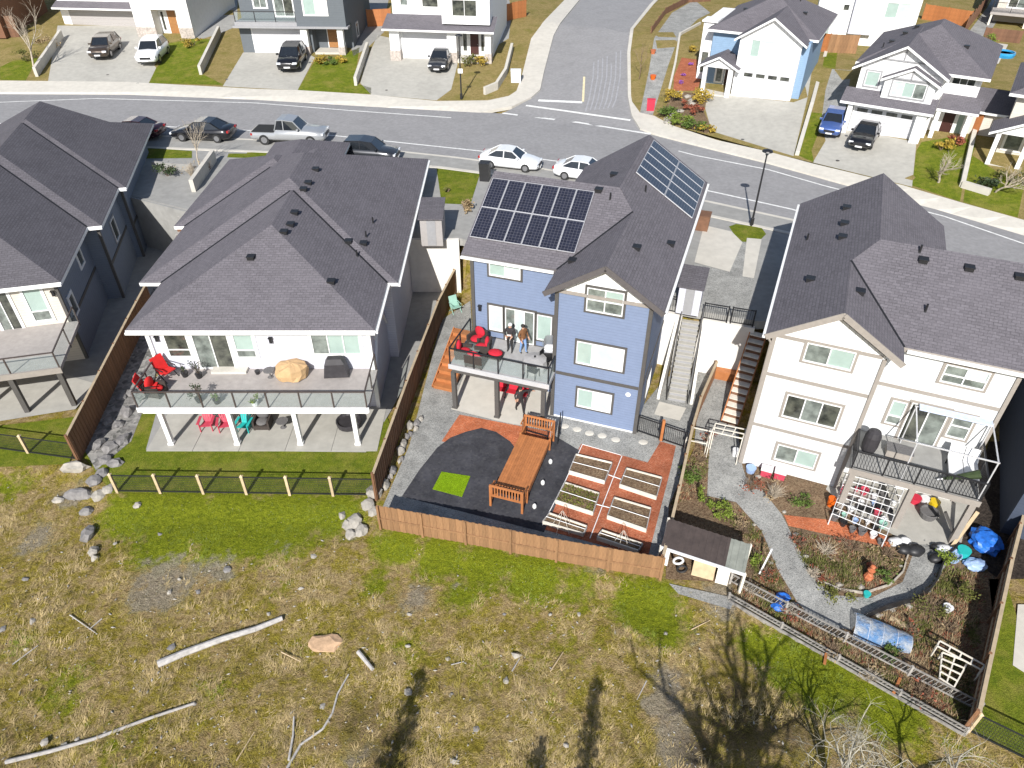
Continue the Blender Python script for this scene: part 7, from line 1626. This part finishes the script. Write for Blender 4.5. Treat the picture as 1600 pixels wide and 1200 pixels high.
# --- white lattice fences at the low end of the garden
def lattice(label, a, b, h, n, mat="wood_lattice", posts=4):
    A, B = G(*a), G(*b); A.z = B.z = YC; T = thing("lattice_fence", label, "fence", A, group="white lattice fences"); d = B - A
    for z in (.12, h): q = MB(); q.bar((0, 0, z), d + Vector((0, 0, z)), .04, .06); q.build("rail", mat, T)
    for i in range(posts + 1): p = d * (i / posts); q = MB(); q.box(p.x - .045, p.y - .045, -.25, p.x + .045, p.y + .045, h + .06); q.build("post", mat, T)
    q = MB(); q.bar((0, 0, .1), d / n * .9 + Vector((0, 0, h)), .03, .02); me_ = q.mesh("lattice_slat", mat)
    q = MB(); q.bar((0, 0, h / 2), d + Vector((0, 0, h / 2)), .01, h - .1); nn = int(d.length / .07); q = MB()
    for i in range(nn): p = d * (i / nn); q.tube(p + Vector((0, 0, .1)), p + Vector((0, 0, h)), .007, 3, caps=False)
    for i in range(1, 6): q.tube(Vector((0, 0, h * i / 6)), d + Vector((0, 0, h * i / 6)), .006, 3, caps=False)
    tag(q.build("wire_panel", "wire_mesh", T), kind="stuff")
    for i in range(n): link("slat", me_, T, d * (i / n))
lattice("upper white lattice fence along the garden bed", (1140, 910), (1526, 1112), .55, 60)
lattice("lower white lattice fence at the field edge", (1138, 935), (1508, 1146), .3, 64)
block_wall("pale timber edging board below the lattice fence", g2(1138, 940)[:2], g2(1508, 1151)[:2], -3.35, -2.93, .06, "wood_lattice", "edging_board")
for k, (a, b) in enumerate((((1292, 1010), (1287, 1040)), ((1405, 1062), (1395, 1085)))):
    p = G(*a); q = MB(); q.bar((0, 0, .1), G(*b) - p + Vector((0, 0, .1)), .1, .06); tag(q.build("tie_board", "wood_orange", loc=p), "short orange board tying the two lattice fences together", "board", "orange tie boards")
# --- plastic covered hoop tunnel
def plastic_mat():
    m, nt, b = _new("plastic_film"); co = _coord(nt); c = _mix(nt, _ramp(nt, _noise(nt, co, 2.2, 5), [(.4, 0.), (.6, 1.)]), (.5, .55, .6), (.12, .3, .6)); nt.links.new(c, b.inputs["Base Color"])
    b.inputs["Roughness"].default_value = .2; tr = nt.nodes.new("ShaderNodeBsdfTransparent"); mx = nt.nodes.new("ShaderNodeMixShader"); mx.inputs[0].default_value = .62
    nt.links.new(tr.outputs[0], mx.inputs[1]); nt.links.new(b.outputs[0], mx.inputs[2]); nt.links.new(mx.outputs[0], nt.nodes["Material Output"].inputs[0]); _bump(nt, b, _noise(nt, co, 6, 5), 1.0, .1)
plastic_mat()
A, B = G(1332, 985), G(1422, 1015); d = (B - A); n_ = Vector((-d.y, d.x, 0)).normalized(); T = thing("hoop_tunnel", "low hoop tunnel under blue tinted plastic film", "garden cover", A)
q = MB(); K, L2 = 9, 8; pts = []
for i in range(K):
    for j in range(L2): a = math.pi * j / (L2 - 1); w = .62 * (1 - .35 * (i / (K - 1)) ** 2) ; pts.append(tuple(d * (i / (K - 1)) + n_ * (-w * math.cos(a) + .2) + Vector((0, 0, .5 * math.sin(a) * (1 - .3 * i / K) + random.uniform(-.03, .03)))))
q.add(pts, [(i * L2 + j, i * L2 + j + 1, (i + 1) * L2 + j + 1, (i + 1) * L2 + j) for i in range(K - 1) for j in range(L2 - 1)]); q.build("film", "plastic_film", T, smooth=True)
for i in range(0, K, 2):
    q = MB()
    for j in range(L2 - 1): q.tube(Vector(pts[i * L2 + j]) * .99, Vector(pts[i * L2 + j + 1]) * .99, .012, 5, caps=False)
    q.build("hoop", "alu", T)
def ladder(label, quad, nu, nv, z):
    P = [at(*p, z) for p in quad]; T = thing("trellis_frame", label, "trellis", (P[3].x, P[3].y, YC)); o_ = Vector((P[3].x, P[3].y, YC)); f = lambda u, v: (P[0] * (1 - u) + P[1] * u) * (1 - v) + (P[3] * (1 - u) + P[2] * u) * v - o_
    for i in range(nu + 1): q = MB(); q.bar(f(i / nu, 0), f(i / nu, 1), .05, .04); q.build("upright", "wood_white", T)
    for i in range(nv + 1): q = MB(); q.bar(f(0, i / nv) + Vector((0, 0, .03)), f(1, i / nv) + Vector((0, 0, .03)), .05, .04); q.build("crossbar", "wood_white", T)
    for u, v in ((0, 0), (1, 0), (0, 1), (1, 1)): p = f(u, v); q = MB(); q.bar((p.x, p.y, 0), p, .04, .04); q.build("leg", "wood_white", T)
ladder("white ladder trellis in the low corner of the garden", [(1472, 1020), (1512, 1035), (1490, 1075), (1468, 1060)], 2, 4, -2.5)
ladder("long white rail trellis above the ladder trellis", [(1468, 1002), (1538, 1040), (1534, 1048), (1464, 1010)], 4, 1, -2.3)
ladder("white arbour frame at the foot of the white treaded stairs", [(1118, 662), (1166, 672), (1160, 686), (1112, 675)], 3, 2, -1.3)
ladder("white rails beside the arbour and garden fence", [(1080, 668), (1112, 675), (1104, 694), (1072, 688)], 1, 1, -2.2)
q = MB(); q.bar((0, 0, .05), G(1425, 985) - G(1390, 966) + Vector((0, 0, .05)), .22, .05); tag(q.build("plank", "wood_pale", loc=G(1390, 966)), "pale plank lying above the hoop tunnel", "plank")
q = MB(); q.bar((0, 0, 0), Vector((.35, .3, 1.3)), .06, .06); tag(q.build("garden_pole", "plastic_white", loc=G(1186, 898)), "white pole leaning beside the shed", "pole")
# path edging stones
EDG = [(1185, 745), (1205, 772), (1225, 800), (1243, 835), (1258, 870), (1275, 905), (1310, 915), (1345, 918), (1385, 905), (1408, 885), (1415, 862), (1240, 945), (1262, 968), (1395, 955), (1372, 962), (1440, 935), (1462, 905), (1178, 820), (1205, 880), (1420, 948)]
for k, (px, py) in enumerate(EDG): rock(px, py, random.uniform(.1, .17), "small pale stone edging the garden path", "rock_pale", 1.2, .9, .6, "stones edging the garden path", k)
# --- small sheds, bins, boxes
def lean_shed(label, p, deg, w, d, h, wallm, roofm):
    T = thing("small_shed", label, "shed", p, deg); q = MB(); q.box(-w / 2, -d / 2, 0, w / 2, d / 2, h); q.build("wall", wallm, T)
    q = MB(); q.slab([(-w / 2 - .1, -d / 2 - .15, h), (w / 2 + .1, -d / 2 - .15, h), (w / 2 + .1, d / 2 + .1, h + .35), (-w / 2 - .1, d / 2 + .1, h + .35)], .08); q.build("roof", roofm, T)
    q = MB(); q.box(-w * .2, -d / 2 - .03, .05, w * .2, -d / 2, h * .9); q.build("door", "trim_grey", T)
lean_shed("grey lean-to shed between hip roofed house and lawn patch", at(678, 372, .82), 0, 1.35, 2.2, 1.9, "garage_grey", "shingle_dark")
lean_shed("pale grey shed with dark roof beside the blue house", at(1076, 480, .82), -19, 1.2, 1.6, 1.75, "siding_pale", "shingle_dark")
bx_thing("wheelie_bin", "black wheelie bin beside the solar panel roof and white sedan", "bin", at(758, 281, .82), -10, (.75, .75, 1.3), "plastic_black")
bx_thing("wheelie_bin", "brown bin at the front corner of the blue house", "bin", at(1096, 357, .82), -19, (.9, .9, 1.0), "wood_brown")
bx_thing("storage_box", "orange wooden box beside the white retaining wall", "box", at(1133, 588, YC), -20, (1.35, 1.0, .55), "wood_orange")
sling_chair("mint green garden chair beside the cedar fence top", G(712, 487), 30, "plastic_mint", None, "plastic_mint")
bx_thing("utility_box", "white utility box at the side street corner", "utility box", G(806, 128), 0, (1.0, .7, 1.1), "plastic_white"); bx_thing("utility_box", "red box on the dry verge beside the side street", "utility box", G(1016, 172), -10, (.7, .5, .9), "plastic_red")
tub("planter", "terracotta planter beside the gravel path", "planter", G(1020, 84), [(.2, 0), (.3, .4), (.25, .4)], "bark_orange"); tub("planter", "orange planter lower on the gravel path", "planter", G(1020, 124), [(.2, 0), (.3, .4), (.25, .4)], "plastic_orange")
# drain covers in driveways
for k, (px, py, lab) in enumerate([(608, 141, "in the skirt roof house driveway"), (1165, 218, "in the pale blue house driveway"), (1314, 251, "in the driveway with two cars"), (172, 117, "in the white suv driveway"), (358, 124, "in the black suv driveway")]):
    q = MB(); q.lathe((-.25, 0, 0), [(.14, 0), (.14, .012)], 12); p = G(px, py); tag(q.build("meter_cover", "trim_dark", loc=p + Vector((0, 0, .012))), "round dark meter cover " + lab, "cover")

# ================================================================== trees
M("twig_lichen", (0.36, 0.335, 0.27), 0.9, 0.35, 6)
def tree(label, p, h, seed, mat="bark_dark", spread=.55, depth=5, r0=.16, trunk=.4, leaves=None, n_leaf=0, droop=0.0, name="bare_tree", first=5, up=.25, b0=1.0):
    rn = random.Random(seed); T = thing(name, label, "tree", p); tk = MB(); br = MB(); tips = []
    def grow(mb, a, d, L, r, k):
        n = 3 if k <= 2 else 2; c = Vector(a); dd = Vector(d)
        for i in range(n):
            dd = (dd + Vector((rn.gauss(0, .16), rn.gauss(0, .16), rn.gauss(0, .08) - droop * k * .03))).normalized(); e = c + dd * (L / n); r2 = r * (1 - .28 * (i + 1) / n)
            mb.tube(c, e, r * (1 - .28 * i / n), 6 if k < 3 else 4 if k < 4 else 3, r2, caps=False); c = e
            if k >= 1 and i < n - 1 and k < depth and rn.random() < .75:
                s = Vector((rn.gauss(0, 1), rn.gauss(0, 1), rn.gauss(0, .5))).normalized(); grow(br, c, (dd + s * spread * 1.6).normalized(), L * rn.uniform(.45, .7), r2 * .55, k + 1)
        if k < depth:
            for _ in range(first if k == 0 else rn.choice((2, 2, 3))):
                s = Vector((rn.gauss(0, 1), rn.gauss(0, 1), rn.gauss(0, .5) + up)).normalized(); grow(br, c, (dd + s * spread * 1.5).normalized(), L * rn.uniform(.6, .85) * (b0 if k == 0 else 1), r2 * .7, k + 1)
        else: tips.append(c)
    grow(tk, (0, 0, -.1), (rn.gauss(0, .06), rn.gauss(0, .06), 1), h * trunk, r0, 0)
    f_ = h / max(v[2] for v in br.v)
    for mb in (tk, br): mb.v = [(x * f_, y * f_, z * f_ if z > 0 else z) for x, y, z in mb.v]
    tips[:] = [t_ * f_ for t_ in tips]
    tk.build("trunk", mat, T, smooth=True); br.build("crown", mat, T)
    if leaves:
        q = MB()
        for _ in range(n_leaf):
            o_ = rn.choice(tips) + Vector((rn.gauss(0, .15), rn.gauss(0, .15), rn.gauss(0, .12))); u = Vector((rn.gauss(0, 1), rn.gauss(0, 1), rn.gauss(0, 1))).normalized() * .07; v = u.cross(Vector((rn.gauss(0, 1), rn.gauss(0, 1), 1))).normalized() * .04; q.add([o_ - u, o_ + v, o_ + u, o_ - v], [(0, 1, 2, 3)])
        tag(q.build("leaves", leaves, T), kind="stuff")
    return T
def conifer(label, p, h, seed, w=.28, r=.14):
    rn = random.Random(seed); T = thing("conifer_tree", label, "tree", p); q = MB(); q.tube((0, 0, -.1), (0, 0, h), r, 7, .02); q.build("trunk", "bark_dark", T)
    b = MB(); f = MB(); z = h * .18
    while z < h * .98:
        L = w * (h - z) * rn.uniform(.7, 1.15) + .1
        for _ in range(4):
            a = rn.uniform(0, 6.283); d = Vector((math.cos(a), math.sin(a), -.18)); b.tube((0, 0, z), Vector((0, 0, z)) + d * L, .02, 4, .006, caps=False)
            for k in range(int(8 + L * 16)):
                t = rn.uniform(.2, 1); o_ = Vector((0, 0, z)) + d * L * t + Vector((rn.gauss(0, .1), rn.gauss(0, .1), rn.gauss(0, .06))); u = Vector((rn.gauss(0, 1), rn.gauss(0, 1), rn.gauss(0, .4))).normalized() * .13; v = u.cross(Vector((0, 0, 1))).normalized() * .04; f.add([o_ - u, o_ + v, o_ + u, o_ - v], [(0, 1, 2, 3)])
        z += h * .035
    b.build("branches", "bark_dark", T); tag(f.build("foliage", "leaf_dark", T), kind="stuff")
gp = lambda x, y: (x, y, gz(x, y))
tree("dark bare oak at the field foot throwing a long branching shadow", gp(5.4, 2.2), 11.6, 21, spread=.6, depth=4, r0=.62, trunk=.66, first=5, b0=.5)
tree("pale lichened bare tree at the foot of the lattice fence field", gp(9.9, 8.8), 4.9, 8, "twig_lichen", .75, 5, .07, .22, droop=.6, up=.0)
tree("pale lichened bare sapling at the foot of the right lawn", gp(12.4, 8.9), 4.3, 15, "twig_lichen", .75, 5, .06, .25, droop=.6, up=.0)
conifer("slim conifer below the middle of the dry field", gp(1.2, 4.4), 8.0, 3, .1, .12)
conifer("broad conifer below the curved dead branch", gp(-5.4, 4.6), 8.2, 4, .2)
conifer("short conifer below the dry field", gp(-0.3, 5.4), 5.4, 5, .18)
tree("bare young street tree behind the parked black sedan", G(313, 262), 3.6, 31, "twig_pale", .3, 4, .05, .3, name="bare_tree", first=4, up=.8)
tree("bare tree on the bank beside the brown slatted fence", G(55, 116), 7.0, 32, "twig_pale", .35, 4, .1, .3, first=4, up=.6)
tree("small bare tree on the front lawn of the gabled house", G(1466, 285), 2.6, 33, "twig_pale", .5, 4, .05, .2, first=5, up=.6)
tree("thin bare tree on the dry verge beside the side street", G(998, 124), 3.4, 34, "twig", .3, 3, .05, .4, first=4, up=.6)
tree("small bare tree on the porch house lawn", G(1555, 300), 2.4, 35, "twig_pale", .5, 4, .04, .2, first=5, up=.6)

# ================================================================== loose grass of the field: too many blades to count
for n_, c_ in dict(straw=(0.42, 0.32, 0.155), olive=(0.26, 0.21, 0.04), green=(0.16, 0.2, 0.016)).items(): M("blade_" + n_, c_, 0.85, 0.35, 1.5)
rn = random.Random(77); GB = dict(straw=MB(), olive=MB(), green=MB())
for _ in range(34000):
    py = rn.uniform(690, 1215); px = rn.uniform(-20, 1620); d = ray(px, py); t = (CAMH + 3.4) / -d[2]; x, y = d[0] * t, d[1] * t
    bk = lerp_poly(BACKK, x)
    if y > bk - .25: continue
    g_, b_ = mask(GREEN, x, y), mask(BARE, x, y)
    nz = noise.noise(Vector((x * .55, y * .55, 3))) + .5 * noise.noise(Vector((x * 1.7, y * 1.7, 9)))
    if b_ > .45 and rn.random() < .85: continue
    if nz < -.25 and rn.random() < .5: continue
    k = "green" if g_ > rn.uniform(.2, .7) else ("straw" if nz + rn.uniform(-.35, .35) > .18 else "olive")
    z = sheet_z(x, y); hh = rn.uniform(.05, .14) * (1.0 if k != "straw" else 1.3); lean_a = nz * 4 + rn.uniform(-.9, .9)
    for j in range(5):
        a = lean_a + rn.uniform(-.8, .8); L = hh * rn.uniform(.8, 2.4) if k == "straw" else hh * rn.uniform(.3, .9); w = rn.uniform(.007, .014)
        bx, by = x + rn.uniform(-.1, .1), y + rn.uniform(-.1, .1); n2 = (-math.sin(a) * w, math.cos(a) * w)
        GB[k].add([(bx - n2[0], by - n2[1], z - .01), (bx + n2[0], by + n2[1], z - .01), (bx + math.cos(a) * L, by + math.sin(a) * L, z + hh * rn.uniform(.3, 1.0))], [(0, 1, 2)])
for _ in range(9000):                                                # blades of the mown back lawn
    x, y = rn.uniform(-19.5, -6.4), rn.uniform(23.65, 26.5); a = rn.uniform(0, 6.283); L = rn.uniform(.03, .07); w = .012
    if y > 26.4 and x < -7: continue
    GB["green" if rn.random() < .8 else "olive"].add([(x - math.sin(a) * w, y + math.cos(a) * w, YC), (x + math.sin(a) * w, y - math.cos(a) * w, YC), (x + math.cos(a) * L * .7, y + math.sin(a) * L * .7, YC + L)], [(0, 1, 2)])
for _ in range(2600):                                                # taller clumps
    py = rn.uniform(720, 1215); px = rn.uniform(-20, 1350); d = ray(px, py); t = (CAMH + 3.4) / -d[2]; x, y = d[0] * t, d[1] * t
    if y > lerp_poly(BACKK, x) - .5 or mask(BARE, x, y) > .4 or noise.noise(Vector((x * .4, y * .4, 12))) < -.1: continue
    g_ = mask(GREEN, x, y); k = "green" if g_ > .45 else rn.choice(("straw", "olive", "olive")); z = sheet_z(x, y); ha = rn.uniform(0, 6.283); R0 = rn.uniform(.06, .16)
    for j in range(16):
        a = ha + rn.gauss(0, 1.1); L = rn.uniform(.12, .34) * (.55 if k == "green" else 1); w = rn.uniform(.007, .013); r_ = R0 * rn.random(); b2 = rn.uniform(0, 6.283); bx, by = x + r_ * math.cos(b2), y + r_ * math.sin(b2)
        GB[k].add([(bx - math.sin(a) * w, by + math.cos(a) * w, z - .02), (bx + math.sin(a) * w, by - math.cos(a) * w, z - .02), (bx + math.cos(a) * L, by + math.sin(a) * L, z + L * rn.uniform(.3, .9))], [(0, 1, 2)])
for k, mb in GB.items():
    o = mb.build(k + "_grass", "blade_" + k); tag(o, {"straw": "pale dead straw grass matted over the field", "olive": "olive moss and short grass over the field", "green": "fresh green grass patches below the fences"}[k], "grass", kind="stuff")

# weeds over the garden soil and pale chips in the field
def inside(poly, x, y):
    c = False; n = len(poly)
    for i in range(n):
        (x1, y1), (x2, y2) = poly[i], poly[(i + 1) % n]
        if (y1 > y) != (y2 > y) and x < (x2 - x1) * (y - y1) / (y2 - y1) + x1: c = not c
    return c
BEDP = [[(1085, 700), (1048, 790), (1100, 775), (1108, 700)], [(1240, 835), (1300, 842), (1395, 862), (1412, 885), (1370, 925), (1300, 920), (1262, 895), (1235, 840)], [(1110, 780), (1150, 790), (1190, 835), (1215, 895), (1250, 950), (1180, 920), (1170, 850)], [(1430, 940), (1470, 890), (1540, 890), (1515, 1090), (1420, 1030), (1430, 1000), (1360, 970)], [(1150, 915), (1520, 1110), (1505, 1140), (1140, 930)]]
WB_ = dict(tan=MB(), olive=MB(), rust=MB())
for poly in BEDP:
    xs = [p[0] for p in poly]; ys = [p[1] for p in poly]; area = (max(xs) - min(xs)) * (max(ys) - min(ys))
    for _ in range(int(area / 9)):
        px, py = rn.uniform(min(xs), max(xs)), rn.uniform(min(ys), max(ys))
        if not inside(poly, px, py): continue
        p = at(px, py, YC + .01); nz = noise.noise(Vector((p.x * .9, p.y * .9, 5))); k = "olive" if nz + rn.uniform(-.4, .4) > .12 else rn.choice(("tan", "tan", "tan", "tan", "rust"))
        for j in range(4):
            a = rn.uniform(0, 6.283); L = rn.uniform(.05, .2); w = rn.uniform(.008, .02) * (1.6 if k == "olive" else 1); bx, by = p.x + rn.uniform(-.08, .08), p.y + rn.uniform(-.08, .08)
            WB_[k].add([(bx - math.sin(a) * w, by + math.cos(a) * w, YC + .01), (bx + math.sin(a) * w, by - math.cos(a) * w, YC + .01), (bx + math.cos(a) * L, by + math.sin(a) * L, YC + rn.uniform(.04, .2))], [(0, 1, 2)])
for k, mb in WB_.items(): tag(mb.build("garden_weeds", "leaf_" + k), {"tan": "dead tan stalks littering the garden beds", "olive": "olive green weeds spread over the garden beds", "rust": "rusty fallen leaves and stalks on the garden beds"}[k], "weeds", kind="stuff")
q = MB()
for _ in range(900):
    px, py = rn.uniform(0, 1250), rn.uniform(760, 1205); p = at(px, py, -3.4)
    if p.y > lerp_poly(BACKK, p.x) - .6 or mask(GREEN, p.x, p.y) > .6: continue
    r = rn.uniform(.012, .045); z = sheet_z(p.x, p.y) + .03; a = rn.uniform(0, 3.14); l = r * rn.uniform(1, 2.6)
    q.add([(p.x + math.cos(a) * l, p.y + math.sin(a) * l, z), (p.x - math.sin(a) * r, p.y + math.cos(a) * r, z), (p.x - math.cos(a) * l, p.y - math.sin(a) * l, z), (p.x + math.sin(a) * r, p.y - math.cos(a) * r, z), (p.x, p.y, z + r * .9)], [(0, 1, 4), (1, 2, 4), (2, 3, 4), (3, 0, 4)])
tag(q.build("wood_chips", "rock_pale"), "pale chips and pebbles strewn over the dry field", "chips", kind="stuff")
